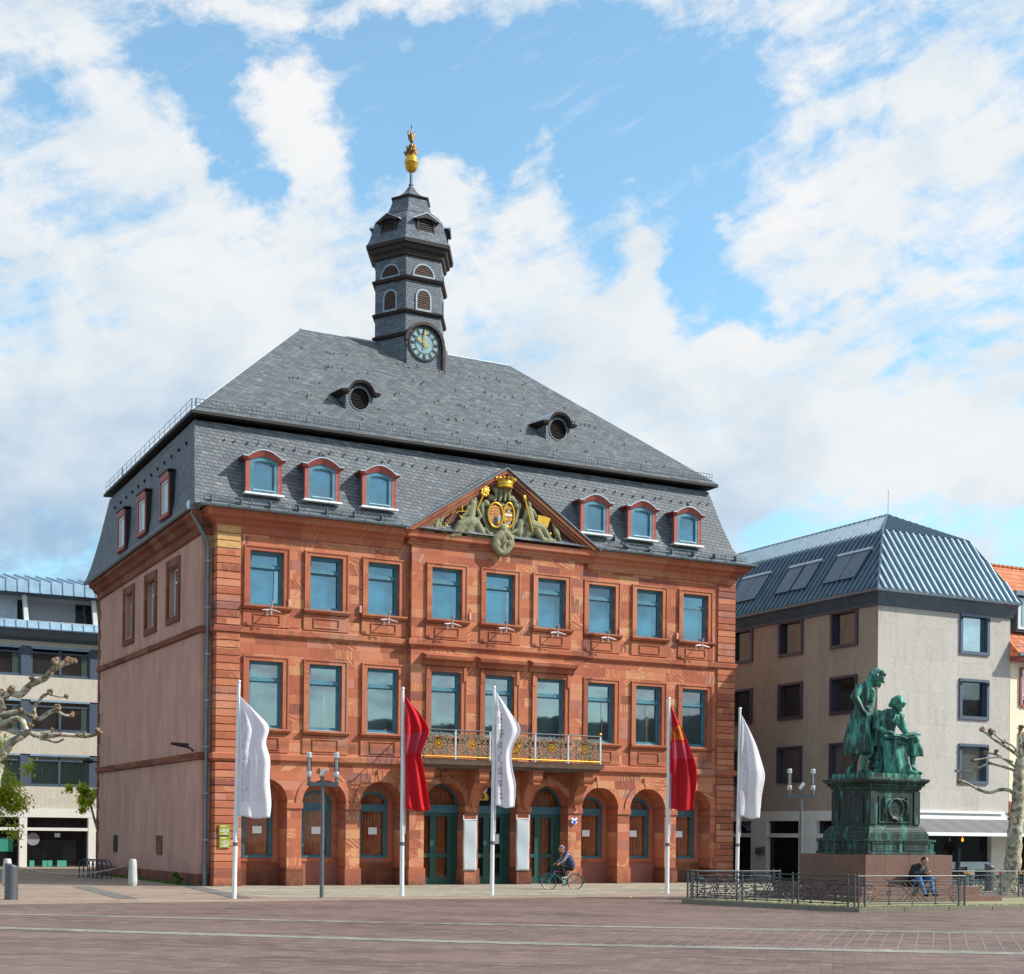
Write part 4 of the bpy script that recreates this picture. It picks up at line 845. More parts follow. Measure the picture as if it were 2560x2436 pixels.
# crown
c=rx(942,268)
go.lathe([(.34,0),(.36,.05),(.34,.09),(.35,.12),(.37,.26),(.35,.26),(.32,.12)],(c[0],ry0-.12,c[1]),20)
for k in range(9):
    a=PI*1.0+PI*k/8; go.ball((c[0]+.40*math.cos(a),ry0-.12+.40*math.sin(a)*.9,c[1]+.31+(.03 if k%2 else 0)),(.05,.045,.055),0,8,6)
    go.cap((c[0]+.40*math.cos(a),ry0-.12+.40*math.sin(a)*.9,c[1]+.26),(c[0]+.45*math.cos(a),ry0-.12+.43*math.sin(a)*.9,c[1]+.34),.03,.04)
# leaf-topped sceptre, scales, sword, mace, book
GT([(655,470),(715,330)],.035); 
for k in range(9): a=2*PI*k/9; G(735+34*math.cos(a),290+38*math.sin(a),16,20,a)
G(735,290,36,40)
GT([(440,470),(550,472)],.022,-.28); GT([(494,420),(496,475)],.03,-.28); G(494,420,10,10); GT([(440,470),(520,545)],.006); GT([(445,430),(350,590)],.014,-.22); GT([(330,570),(360,605)],.02,-.22); G(320,640,12,9)
GT([(1145,370),(1235,700)],.034,-.26); G(1145,375,18,34,.2,-.26); G(1435,730,14,16,0,-.16)
p=[rx(1300,540),rx(1365,560),rx(1435,580),rx(1400,670),rx(1345,655),rx(1290,625)]
go.poly([(x,ry0-.20+(-.05 if k in(1,4) else 0),z) for k,(x,z) in enumerate(p)]); go.prism([(x,ry0-.18,z) for x,z in p],(0,.03,0))
G(948,785,12,12,0,-.36)
for cx,ax,az in((850,76,118),(988,54,118)):
    c=rx(cx,520 if cx<900 else 528); go.tube([(c[0]+ax*.00406*math.cos(2*PI*i/28),ry0-.20,c[1]+az*.00395*math.sin(2*PI*i/28)) for i in range(28)],.045,6,closed=True)
go.build('gilded_ornaments',M_['gold'],pdo,'all')
for k,(cx,ax,az) in enumerate(((850,76,118),(988,54,118))):        # two oval quartered shields
    c=rx(cx,520 if k==0 else 528); a,b=ax*.00406,az*.00395; sh=MB(); n=28; rim=[(a*math.cos(2*PI*i/n),b*math.sin(2*PI*i/n)) for i in range(n)]
    sh.poly([(x,-.19,z) for x,z in rim],0)
    def band(x0,x1,z0,z1,m,lift=.004):
        q_=[(x0*a,z0*b),(x1*a,z0*b),(x1*a,z1*b),(x0*a,z1*b)]; sh.poly([(x,-.19-lift,z) for x,z in q_],m)
    if k==0:
        for j in range(4): z=.62-j*.22; sh.poly([(-.6*a,-.196,z*b),(0,-.196,(z+.14)*b),(.6*a,-.196,z*b),(.6*a,-.196,(z-.1)*b),(0,-.196,(z+.04)*b),(-.6*a,-.196,(z-.1)*b)],1)
        band(-.78,-.28,-.5,-.05,4);band(.3,.8,-.4,.05,2);band(-.28,.28,-.85,-.2,3);band(-.26,.26,-.1,.25,4,.008);band(.32,.75,-.62,-.42,1);band(-.75,-.30,-.3,-.2,1,.008)
    else:
        for j in range(5):
            for l in range(3):
                band(-.7+l*.5,-.28+l*.5,-.72+j*.31,-.50+j*.31,[3,5,1,2,5,4][(j*2+l*3)%6])
        for z in(-.42,-.1,.2,.52): band(-.72,.72,z,z+.05,1,.008)
        for x in(-.26,.24): band(x,x+.06,-.8,.8,1,.008)
    sh.build('painted_shield',[simple('shield red'+str(k),(.30,.055,.03)),M_['gold'],simple('shield blue grey'+str(k),(.22,.30,.36)),M_['black'],simple('shield rust'+str(k),(.33,.10,.04)),M_['white']],pdo,loc=(c[0],ry0,c[1]))
# ---- clock turret (hexagon, one face parallel with the front)
M_['brownl']=simple('weathered louvre boards',(.075,.045,.032),.8,0,.4,9)
TW=empty('clock_turret',(10.79,8.1,0)); TW.parent=hall
SIDE=1.6; AP=SIDE*math.sqrt(3)/2
def hexr(R,z): return [(R*math.cos(rad(-120+60*i)),R*math.sin(rad(-120+60*i)),z) for i in range(6)]
def hexloft(M,prof,m=0,capt=False):
    rs=[hexr(R,z) for R,z in prof]
    for a,b in zip(rs,rs[1:]):
        for i in range(6): j=(i+1)%6; M.poly([a[i],a[j],b[j],b[i]],m)
    if capt: M.poly(rs[-1],m)
sh=MB(); hexloft(sh,[(SIDE,20.),(SIDE,26.2)]); 
sh.build('turret_shaft',M_['slatet'],TW)
for z,h,o in((22.70,.12,.10),(23.66,.12,.10),(25.05,.14,.12)): bd=MB(); hexloft(bd,[(SIDE,z-.06),(SIDE+o,z),(SIDE+o+.05,z+h*.6),(SIDE,z+h+.04)]); bd.build('turret_band',M_['brown'],TW)
bd=MB()
hexloft(bd,[(SIDE,26.0),(SIDE+.1,26.05),(SIDE+.14,26.2),(SIDE+.26,26.28),(SIDE+.30,26.42),(SIDE+.42,26.47),(SIDE+.44,26.60),(SIDE+.36,26.64)]); bd.poly(hexr(SIDE+.42,26.61))
# open the lowest band on the clock face side: it arches over the clock
bd.build('turret_cornice',M_['brown'],TW)
tr_=MB(); hexloft(tr_,[(SIDE+.45,26.60),(SIDE+.32,26.78),(SIDE+.20,27.1),(SIDE+.06,27.6),(SIDE-.18,27.9),(SIDE-.28,27.98)],0,True)
hexloft(tr_,[(SIDE-.40,28.03),(SIDE-.52,28.16),(SIDE-.68,28.5),(SIDE-.78,28.80)],0,True)
hexloft(tr_,[(SIDE-.70,28.86),(SIDE-.86,28.92),(SIDE-1.10,29.06),(SIDE-1.30,29.24),(SIDE-1.44,29.44),(.07,29.56)],0,True)
tr_.build('turret_roof',M_['slatet'],TW)
tb=MB(); hexloft(tb,[(SIDE-.36,27.9),(SIDE-.36,28.0),(SIDE-.38,28.06),(SIDE-.5,28.06)]); hexloft(tb,[(SIDE-.80,28.76),(SIDE-.72,28.80),(SIDE-.68,28.87),(SIDE-.76,28.89)]); tb.build('turret_roof_mouldings',M_['brown'],TW)
def louv(name,P,y,m0,m1,edgew=.07,n=9):
    o=MB(); xs_=[p[0] for p in P]; zs_=[p[1] for p in P]; cx=sum(xs_)/len(xs_); cz=(min(zs_)+max(zs_))/2
    Q=[(x*1.0+(x-0)*edgew/max(abs(max(xs_)),.01),z+(z-cz)*edgew*1.6/(max(zs_)-min(zs_))*1.2) for x,z in P]
    ring(o,Q,P,y-.04,y+.02,1); o.poly([(x,y-.005,z) for x,z in P],2)
    z0,z1=min(zs_),max(zs_); step=(z1-z0)/n
    for k in range(n):
        z=z0+k*step+.01
        # half width of outline at this height
        hwz=0
        for i in range(len(P)):
            (xa,za),(xb,zb)=P[i],P[(i+1)%len(P)]
            if (za-z-step*.5)*(zb-z-step*.5)<=0 and abs(za-zb)>1e-6: hwz=max(hwz,abs(xa+(xb-xa)*(z+step*.5-za)/(zb-za)))
        if hwz>.03: o.poly([(-hwz*.97,y-.035,z),(hwz*.97,y-.035,z),(hwz*.97,y-.01,z+step*.75),(-hwz*.97,y-.01,z+step*.75)],0)
    return o
lw=louv('l',archpoly(.29,23.86,24.36,.29),-AP,0,1); hw_=louv('h',[(-.44,25.26)]+[(-.44*math.cos(PI*i/12),25.27+.44*math.sin(PI*i/12)) for i in range(13)]+[(.44,25.26)],-AP,0,1,.07,6)
lme,hme=lw.mesh('arched_louvre',[M_['brownl'],M_['zincm'],M_['black']]),hw_.mesh('half_round_louvre',[M_['brownl'],M_['zincm'],M_['black']])
td=MB(); AP2=AP+.14
for s_ in(-1,1): td.box(min(s_*.33,s_*.40),max(s_*.33,s_*.40),-AP2-.06,-AP2+.1,26.86,27.55,0); td.poly([(s_*.40,-AP2-.02,26.85),(s_*.40,-AP2+.6,26.85),(s_*.40,-AP2+.6,27.6),(s_*.40,-AP2-.02,27.6)],1)
td.box(-.46,.46,-AP2-.10,-AP2,26.80,26.87,2); td.poly([(-.33,-AP2-.01,26.87),(.33,-AP2-.01,26.87),(.33,-AP2-.01,27.60),(-.33,-AP2-.01,27.60)],3)
for k in range(7): z=26.9+k*.09; td.poly([(-.33,-AP2-.05,z),(.33,-AP2-.05,z),(.33,-AP2-.02,z+.065),(-.33,-AP2-.02,z+.065)],0)
td.prism([(-.56,-AP2-.16,27.50),(0,-AP2-.16,27.78),(.56,-AP2-.16,27.50),(.40,-AP2-.16,27.50),(.2,-AP2-.16,27.57),(0,-AP2-.16,27.60),(-.2,-AP2-.16,27.57),(-.40,-AP2-.16,27.50)],(0,.7,0),0)
for s_ in(-1,1): td.prism([(s_*.60,-AP2-.18,27.50),(0,-AP2-.18,27.80),(0,-AP2-.18,27.83),(s_*.60,-AP2-.18,27.53)],(0,.9,0),2)
tme=td.mesh('turret_dormer',[M_['brown'],M_['slatet'],M_['zinc'],M_['black']])
for k in range(6):
    a=rad(60*k)
    place('arched_louvre',lme,TW,rz=a); place('half_round_louvre',hme,TW,rz=a); place('turret_dormer',tme,TW,rz=a)
# clock housing on the front face
ck=MB(); R_=.76; y=-AP; cz=22.38
ck.prism([(-.79,y-.12,20.6),(.79,y-.12,20.6),(.79,y-.12,22.45)]+[(.79*math.cos(PI*i/16),y-.12,22.45+.70*math.sin(PI*i/16)) for i in range(1,16)]+[(-.79,y-.12,22.45)],(0,.3,0),0)
for i in range(16):
    a,b=PI*i/16,PI*(i+1)/16; q_=[(.78,a),(.90,a),(.90,b),(.78,b)]
    ck.prism([(r_*math.cos(t_),y-.26,22.42+r_*.94*math.sin(t_)) for r_,t_ in q_],(0,.22,0),1)
ck.box(.80,.92,y-.26,y-.04,21.1,22.42,1); ck.box(-.86,-.78,y-.2,y-.1,22.2,22.42,1)
ck.prism([(.86,y-.2,21.15),(1.05,y-.2,21.0),(.86,y+.9,21.1)],(0,0,1.2),0)
cko=ck.build('clock_housing',[M_['slatet'],M_['brown']],TW)
cf=MB(); fy2=y-.15
def disc(M,r0,r1,yy,m,n=48):
    for i in range(n):
        a,b=2*PI*i/n,2*PI*(i+1)/n
        if r0<=0: M.poly([(0,yy,cz),(r1*math.cos(a),yy,cz+r1*math.sin(a)),(r1*math.cos(b),yy,cz+r1*math.sin(b))],m)
        else: M.poly([(r0*math.cos(a),yy,cz+r0*math.sin(a)),(r1*math.cos(a),yy,cz+r1*math.sin(a)),(r1*math.cos(b),yy,cz+r1*math.sin(b)),(r0*math.cos(b),yy,cz+r0*math.sin(b))],m)
disc(cf,0,.68,fy2,0); disc(cf,.66,.72,fy2-.02,1); disc(cf,.40,.425,fy2-.012,1); disc(cf,.63,.655,fy2-.012,1); 
for i in range(24): a,b=2*PI*i/24,2*PI*(i+1)/24; cf.poly([(.72*math.cos(a),fy2-.02,cz+.72*math.sin(a)),(.72*math.cos(b),fy2-.02,cz+.72*math.sin(b)),(.72*math.cos(b),y-.1,cz+.72*math.sin(b)),(.72*math.cos(a),y-.1,cz+.72*math.sin(a))],1)
for k in range(12):
    a=PI/6*k; d=Vector((math.sin(a),math.cos(a))); n=Vector((d.y,-d.x))
    for wv_,o_ in (((.022,0),) if k%3 else ((.016,-.035),(.016,.035))): 
        cf.prism([(d.x*r_+n.x*(o_+s_*wv_),fy2-.015,cz+d.y*r_+n.y*(o_+s_*wv_)) for r_,s_ in((.44,-1),(.63,-1),(.63,1),(.44,1))],(0,-.008,0),1)
for k in range(60): a=PI/30*k; cf.box(.645*math.sin(a)-.008,.645*math.sin(a)+.008,fy2-.018,fy2-.014,cz+.645*math.cos(a)-.008,cz+.645*math.cos(a)+.008,0)
for k in range(12):
    if k%3==0: continue
    a=PI/6*k; d=Vector((math.sin(a),math.cos(a))); n=Vector((d.y,-d.x)); cf.prism([(d.x*r_+n.x*s_,fy2-.014,cz+d.y*r_+n.y*s_) for r_,s_ in((.45,-.07),(.62,-.045),(.62,-.03),(.45,-.05))],(0,-.004,0),1)
cf.build('clock_face',[simple('pale verdigris dial',(.17,.29,.33),.5,0,.15,4),M_['black']],cko)
for ang,L,w_ in((300,.42,.045),(0,.60,.036)):
    h=MB(); d=Vector((math.sin(rad(ang)),math.cos(rad(ang)))); n=Vector((d.y,-d.x))
    h.prism([(d.x*a+n.x*b,fy2-.05,cz+d.y*a+n.y*b) for a,b in((-.2,-.02),(L*.6,-w_*.6),(L*.72,-w_*1.3),(L,0),(L*.72,w_*1.3),(L*.6,w_*.6),(-.2,.02))],(0,-.02,0)); h.build('clock_hand',M_['gold'],cko)
# finial: pole, gilded ball, flames, swan
fn=MB(); fn.lathe([(.15,29.38),(.10,29.5),(.08,29.56),(.11,29.58),(.11,29.62),(.07,29.65),(.065,30.4)],(0,0,0),10); fn.build('finial_pole',M_['zincd'],TW,35)
fb=MB(); BZ=30.56; fb.lathe([(.05,BZ-.42),(.16,BZ-.38),(.26,BZ-.24),(.285,BZ-.04),(.30,BZ-.02),(.30,BZ+.02),(.285,BZ+.04),(.26,BZ+.18),(.20,BZ+.30),(.08,BZ+.33)],(0,0,0),20); fb.build('gilded_ball',M_['gold'],TW,50)

fl=MB(); random.seed(3)
for k in range(26):
    a=random.uniform(0,2*PI); lv=random.random(); z0=BZ+.30+.28*lv; r0=.15*(1-lv*.6); L=random.uniform(.14,.26); bend=random.uniform(.08,.22)*(1-lv*.5)
    P=[(r0*math.cos(a),r0*math.sin(a),z0),((r0+bend*.8)*math.cos(a+.2),(r0+bend*.8)*math.sin(a+.2),z0+L*.4),((r0+bend)*math.cos(a+.4),(r0+bend)*math.sin(a+.4),z0+L*.75),((r0+bend*.7)*math.cos(a+.5),(r0+bend*.7)*math.sin(a+.5),z0+L)]
    fl.tube(P,[.06,.05,.028,.004],6)
fl.ball((0,0,BZ+.42),(.16,.16,.26)); fl.build('gilded_flames',M_['goldd'],TW,'all',fix=False)
sw=MB(); b0=BZ+.82
sw.cap((0,0,b0+.08),(.0,0,b0+.34),.075,.085); sw.tube([(0,0,b0+.36),(-.03,0,b0+.48),(.01,0,b0+.60),(-.01,0,b0+.70)],[.05,.032,.025,.022],8); sw.cap((-.01,0,b0+.70),(-.02,-.05,b0+.79),.03,.008)
for s_ in(-1,1):
    for k in range(5): sw.tube([(s_*.05,.02,b0+.10+k*.03),(s_*(.11+k*.008),.03,b0+.22+k*.05),(s_*(.17-.012*k),.05,b0+.46+k*.03)],[.04,.035,.006],5)
sw.cap((-.03,0,b0-.1),(-.02,0,b0+.1),.02,.025); sw.cap((.03,0,b0-.1),(.02,0,b0+.1),.02,.025); sw.tube([(-.1,0,b0-.1),(0,.02,b0-.06),(.1,0,b0-.1)],.03,6)
sw.build('gilded_swan',M_['goldd'],TW,'all',fix=False)
# ================================================================ GROUND
gm=MB()
def rot2(p,a): return (p[0]*math.cos(a)-p[1]*math.sin(a),p[0]*math.sin(a)+p[1]*math.cos(a))
M_['pavA']=paving('brown clinker paving',(.098,.062,.056),(.130,.086,.076),(.168,.118,.102),.34,.17,rad(-12),(.075,.06,.055),.40)
M_['pavB']=paving('pinkish clinker paving',(.20,.15,.12),(.25,.19,.15),(.30,.23,.18),.28,.14,rad(28),(.15,.115,.09),.4)
M_['pavC']=paving('grey beige slab paving',(.235,.218,.172),(.275,.252,.20),(.315,.29,.232),.42,.42,rad(28),(.17,.155,.12),.3)
M_['gut']=paving('grey granite sett gutter',(.14,.138,.122),(.19,.188,.168),(.25,.25,.228),.22,.16,rad(-12),(.12,.14,.06),.3)
M_['sett']=paving('dark sett stripe',(.10,.10,.10),(.14,.14,.135),(.18,.18,.17),.12,.12,rad(28),(.06,.06,.055),.2)
M_['soil']=paving('mossy platform paving',(.22,.20,.13),(.28,.25,.17),(.20,.22,.10),.3,.2,rad(24),(.12,.13,.06),.4)
gm.poly([(-400,-120,0),(400,-120,0),(400,700,0),(-400,700,0)]); struct(gm.build('ground',M_['pavA'],fix=False))
def sheet(name,pts,z,mat):
    m=MB(); m.poly([(x,y,z) for x,y in pts]); return struct(m.build(name,mat,fix=False))
def hl(s,n): p=HF.o+HF.T*s+HF.N*n; return (p.x,p.y)
sheet('plaza_paving',[hl(-70,-11.3),hl(48,-11.3),hl(48,-9.6),hl(48,40),hl(-70,40)],.004,M_['pavB'])
sheet('pavement',[hl(-1.2,-9.5),hl(40,-9.5),hl(40,.5),hl(-1.2,.5)],.008,M_['pavC'])
for nm,a,b in(('stripe',(200,2217),(320,2248)),('stripe',(470,2215),(603,2246))):
    p,q=ground(*a),ground(*b); d=(q-p).normalized(); n=Vector((-d.y,d.x,0))*.28
    sheet('sett_stripe',[((p+n).x,(p+n).y),((p-n).x,(p-n).y),((q-n).x,(q-n).y),((q+n).x,(q+n).y)],.012,M_['sett'])
def strip(name,pts,w_,z,mat):
    P=[ground(*p) for p in pts]; P=[P[0]+(P[0]-P[1])*2]+P+[P[-1]+(P[-1]-P[-2])*2]; P=[a.lerp(b,k/40) for a,b in zip(P,P[1:]) for k in range(40)]+[P[-1]]; m=MB(); L=[];R_=[]; random.seed(8)
    for i,p in enumerate(P):
        d=(P[min(i+1,len(P)-1)]-P[max(i-1,0)]).normalized(); n=Vector((-d.y,d.x,0)); L.append(p+n*w_/2*random.uniform(.8,1.08)); R_.append(p-n*w_/2*random.uniform(.8,1.08))
    for i in range(len(P)-1): m.poly([(v.x,v.y,z) for v in(L[i],L[i+1],R_[i+1],R_[i])])
    return struct(m.build(name,mat,fix=False))
strip('gutter_strip',[(0,2286),(500,2297),(1000,2308),(1500,2317),(2100,2327),(2560,2334)],.42,.006,M_['gut'])
strip('gutter_strip',[(0,2321),(500,2336),(1000,2351),(1500,2364),(2100,2376),(2560,2385)],.62,.006,M_['gut'])
# slab field between the gutters on the right, with pale open joints
jm=MB(); G0=[(1300,2313.5),(2560,2334)]; G1=[(1300,2359),(2560,2385)]
p0,p1=ground(*G0[0]),ground(*G0[1]); q0,q1=ground(*G1[0]),ground(*G1[1])
for i in range(34):
    a=p0.lerp(p1,(i+.5)/34.5); d=Vector((-.283,-1,0)).normalized(); L=(a-q0).length
    sl=(q1.y-q0.y)/(q1.x-q0.x); k=(a.y-q0.y-sl*(a.x-q0.x))/(-(d.y-sl*d.x)); b=a+d*(k*.985)
    n=Vector((-d.y,d.x,0))*.012; jm.poly([((v).x,(v).y,.007) for v in(a+n,b+n,b-n,a-n)])
struct(jm.build('paving_joint',simple('pale joint sand',(.17,.165,.145),.9,0,.1),fix=False))
sheet('slab_paving',[(p0.x,p0.y-.2),(p1.x,p1.y-.2),(q1.x,q1.y+.3),(q0.x,q0.y+.3)],.003,M_['pavA'])
# ================================================================ OFFICE LEFT
LF=Frame(ground(100,2168)); lo=empty('office_building',LF.o,PHI,'beige office with ribbon windows and pale blue metal roof left of the town hall','office building')
zl=lambda y: CAMZ+(2076.2-y)/48.
sxl=lambda x: LF.f(x,2000)[0]
xa,xb=sxl(-420),sxl(700)
def bandbox(name,y0,y1,n0,n1,mat,par=lo,X0=None,X1=None): m=MB(); m.box(X0 if X0 is not None else xa,X1 if X1 is not None else xb,n0,n1,zl(y1),zl(y0)); return m.build(name,mat,par)
wl=MB()
for y0,y1 in((1608,1622),(1697,1754),(1833,1888),(1968,2024)): wl.box(xa,xb,0,.6,zl(y1),zl(y0))
wl.box(xa,xb,9,14,0,zl(1610)); wl.build('stone_cladding',M_['concL'],lo)
def seams(M,x0,x1,y0,z0,y1,z1,step,h=.05,m=0):
    n=int((x1-x0)/step); M.poly([(x0,y0,z0),(x1,y0,z0),(x1,y1,z1),(x0,y1,z1)],m); L=Vector((0,y1-y0,z1-z0)); nn=Vector((0,-(z1-z0),y1-y0)).normalized()*h
    for i in range(n+1):
        x=x0+i*step; M.prism([(x,y0,z0),(x+.05,y0,z0),(x+.05,y0+nn.y,z0+nn.z),(x,y0+nn.y,z0+nn.z)],L,m)
rf=MB(); seams(rf,xa,xb,-.75,zl(1585),-.62,zl(1565),.56); seams(rf,xa,xb,-1.0,zl(1499),-.9,zl(1470),.56); seams(rf,xa,xb,-.9,zl(1470),3.5,zl(1425),.56,.09); rf.box(xa,xb,-.9,9,zl(1499)-.02,zl(1499)+.02,1)
rf.build('metal_roof',[M_['seam'],M_['seamd']],lo)
ev=MB(); ev.sweep([(xa,0),(xb,0)],[(0,zl(1610)),(.35,zl(1603)),(.72,zl(1588)),(.80,zl(1586)),(.80,zl(1583)),(0,zl(1583))]); ev.build('eaves',[M_['seamd']],lo)
tf=MB(); tf.box(xa,xb,-.62,9,zl(1566),zl(1563)); tf.build('terrace_edge',M_['zinc'],lo)
bl=MB(); 
mod=sxl(218+62)-sxl(50+0) if False else 3.48
xw=sxl(50)
for k in range(-4,6):
    X=xw+k*mod; p=MB(); p.prism([(X+.05,-.45,zl(1565)),(X+.28,-.45,zl(1565)),(X+.12,-.6,zl(1502)),(X-.08,-.6,zl(1502))],(0,.25,0)); p.build('roof_strut',M_['white'],lo)
    if k==0: bandbox('roller_blind',1508,1564,.3,.34,simple('grey slatted blind',(.26,.29,.32),.6,0,.05,8),lo,X+.35,X+2.75); bandbox('dark_glazing',1500,1564,.5,.55,M_['pane_d'],lo,X-.1,X+3.5)
    else: bandbox('roller_blind',1508,1564,.3,.34,bpy.data.materials['grey slatted blind'] if 'grey slatted blind' in bpy.data.materials else M_['zinc'],lo,X+.35,X+3.3)
bandbox('blind_box',1500,1509,.2,.4,M_['zinc'])
bandbox('terrace_wall',1500,1566,.6,.7,M_['black'])
def cstrip(M,x0,x1,z0,z1,n): M.grid(lambda u,v:(x0+u*(x1-x0),n+.03*math.sin(u*2*PI*20),z0+v*(z1-z0)),90,1)
lwc=simple('pale green vertical blind',(.30,.40,.34),.8,0,.05)
for r_,(y0,y1) in enumerate(((1622,1697),(1754,1833),(1888,1968))):
    z0,z1=zl(y1),zl(y0)
    pr_=MB(); pr_.box(xa,xb,.02,.1,z0-.05,z0+.05); pr_.build('window_ledge',M_['frameo'],lo)
    for k in range(-4,6):
        X=xw+k*mod; pb_=MB(); pb_.box(X,X+.48,.05,.5,z0+.05,z1); pb_.build('window_pier',M_['frameo'],lo)
        w0,w1=X+.48,X+mod; f=MB(); f.box(w0,w1,.0,.14,z1-.10,z1,1)
        for a,b,c,d in((w0,w0+.1,z0+.05,z1-.1),(w1-.1,w1,z0+.05,z1-.1),((w0+w1)/2-.06,(w0+w1)/2+.06,z0+.05,z1-.1),(w0+.1,w1-.1,z0+.05,z0+.15),(w0+.1,w1-.1,z1-.36,z1-.28)): f.box(a,b,.12,.22,c,d)
        o=f.build('window',[M_['frameo'],M_['seam']],lo); p=MB(); p.poly([(w0+.05,.19,z0+.1),(w1-.05,.19,z0+.1),(w1-.05,.19,z1-.1),(w0+.05,.19,z1-.1)]); p.build('pane',M_['pane_d'] if r_<2 else M_['clear'],o)
        if r_==2:
            c=MB(); cstrip(c,w0+.1,w1-.1,z0+.1,z1-.3,.4); c.build('vertical_blind',lwc,o)
        elif k in(0,-1): c=MB(); cstrip(c,w1-.42,w1-.14,z0+.1,z1-.35,.17); c.build('curtain',lwc,o)
gf_=MB(); gf_.box(xa,xb,-.06,.5,zl(2044),zl(2023)); gf_.box(xa,xb,-.04,.3,zl(2077),zl(2069.5))
for k in range(-4,6): X=xw+k*mod; gf_.box(X-.02,X+.36,-.05,.6,0,zl(2044)); 
gf_.build('shop_frame',M_['wht'],lo)
for k in range(-4,6):
    X=xw+k*mod; p=MB(); p.poly([(X+.36,.3,0.05),(X+mod,.3,0.05),(X+mod,.3,zl(2044)),(X+.36,.3,zl(2044))]); o=p.build('shop_window',M_['shop'],lo)
    if k==0:
        for px,w__,ya,yb,mt in((78,.24,2151,2166,'n'),(110,.24,2151,2166,'n'),(123,.24,2151,2166,'n'),(147,.24,2151,2166,'n'),(159,.24,2151,2166,'n'),(140,.28,2083,2093,'w')):
            q_=MB(); x_=sxl(px); q_.box(x_,x_+w__,.27,.275,zl(yb),zl(ya)); q_.build('poster',simple('teal poster'+str(px),(.05,.30,.24)) if mt=='n' else M_['whitef'],o)
        q_=MB(); q_.lathe([(.33,0),(.33,.01)],(0,0,0),24); q_.xf(lambda v:Vector((sxl(86)+v.x,.27+v.z,zl(2098)+v.y))); q_.build('round_sticker',simple('grey sticker',(.23,.22,.25)),o)
    if k==-1: q_=MB(); x_=sxl(-4); q_.box(x_,sxl(36),.27,.28,zl(2129),zl(2095)); q_.build('poster',simple('green poster',(.02,.22,.16)),o)
for k in range(1): pass
# ================================================================ OFFICE RIGHT
RF=Frame(at(2189,2200,61.3)); ro=empty('corner_office_building',RF.o,PHI,'stone clad corner building with square windows and ribbed blue metal mansard roof','office building')
rz=lambda x,y: RF.f(x,y)[1]
WR=7.35; LR=26.; ZE=11.9; ZG=rz(2260,2027)
def sideR(x,y): return RF.side(x,y)
cl=MB()
# front (right) facade
xw0,xw1=RF.f(2400,1700)[0],RF.f(2469,1700)[0]
rows=[(rz(2400,1632),rz(2400,1536)),(rz(2400,1795),rz(2400,1699)),(rz(2400,1957),rz(2400,1862))]
wall_rects(cl,0,WR,ZG,ZE-.40,0,[(xw0,xw1,a,b) for a,b in rows],.22)
# left facade, mirrored into (-n,0)
cols=[(sideR(2079.4,1600)[0],sideR(2144,1600)[0]),(sideR(1949,1600)[0],sideR(2007,1600)[0]),(sideR(1830,1600)[0],sideR(1881.7,1600)[0])]
cols=[(min(a),max(a)) for a in cols]; dn=cols[1][0]-cols[0][0]; cols.append((cols[2][0]+dn,cols[2][1]+dn))
rowsL=[(sideR(2081,1621)[1],sideR(2081,1535)[1]),(sideR(2081,1786)[1],sideR(2081,1697)[1]),(sideR(2081,1950)[1],sideR(2081,1862)[1])]
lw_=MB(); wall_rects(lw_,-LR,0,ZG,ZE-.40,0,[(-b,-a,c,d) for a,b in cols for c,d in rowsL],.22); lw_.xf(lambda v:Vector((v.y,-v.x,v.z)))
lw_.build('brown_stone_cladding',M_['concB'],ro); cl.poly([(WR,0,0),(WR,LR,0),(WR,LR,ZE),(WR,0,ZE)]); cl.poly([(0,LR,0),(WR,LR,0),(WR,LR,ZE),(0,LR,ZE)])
cl.build('stone_cladding',M_['concR'],ro)
def offwin(w_,z0,z1,shade,mat):
    f=MB(); f.box(-.05,w_+.05,-.07,.16,z0-.05,z0+.09); f.box(-.05,w_+.05,-.07,.16,z1-.06,z1+.05); f.box(-.05,.09,-.07,.16,z0+.09,z1-.06); f.box(w_-.09,w_+.05,-.07,.16,z0+.09,z1-.06)
    f.box(.09,.15,.1,.18,z0+.09,z1-.06); f.box(w_-.15,w_-.09,.1,.18,z0+.09,z1-.06)
    if shade: f.lathe([(.09,.02),(.09,w_-.02)],(0,0,0),10,1); n=len(f.v)-20; 
    if shade:
        for k in range(n,n+20): x,y,z=f.v[k]; f.v[k]=(z,-.06+y,z1-.14+x)
    p=MB(); p.poly([(.1,.15,z0+.05),(w_-.1,.15,z0+.05),(w_-.1,.15,z1-.05),(.1,.15,z1-.05)])
    return f,p
wR=xw1-xw0
for i,(a,b) in enumerate(rows):
    f,p=offwin(wR,a,b,True,None); o=f.build('window',[M_['frameo'],M_['seamd']],ro,loc=(xw0,0,0)); p.build('pane',M_['pane_o'] if i==0 else (M_['pane_d'] if i==1 else M_['pane_s']),o)
pi=0
for a,b in cols:
    for c,d in rowsL:
        f,p=offwin(b-a,c,d,False,None); fn_=lambda v,b=b:Vector((v.y,b-v.x,v.z)); f.xf(fn_); p.xf(fn_); o=f.build('window',[M_['framed'],M_['seamd']],ro); p.build('pane',[M_['pane_d'],M_['pane_s']][pi%3==2],o); pi+=1
gu=MB(); gu.sweep([(0,LR),(0,0),(WR+.1,0)],[(0,ZE-.54),(.10,ZE-.52),(.12,ZE-.46),(.34,ZE-.10),(.42,ZE-.06),(.42,ZE+.02),(0,ZE+.05)]); gu.build('eaves',M_['seamd'],ro)
gu=MB(); gu.sweep([(0,LR),(0,0),(WR+.2,0)],[(.36,ZE+.02),(.50,ZE-.04),(.52,ZE+.06),(.36,ZE+.10)]); gu.build('gutter',M_['zincd'],ro)
rr_=MB(); zb=14.84; e=1.7; ap=(3.9,3.83,16.1); zs=ZE+.08
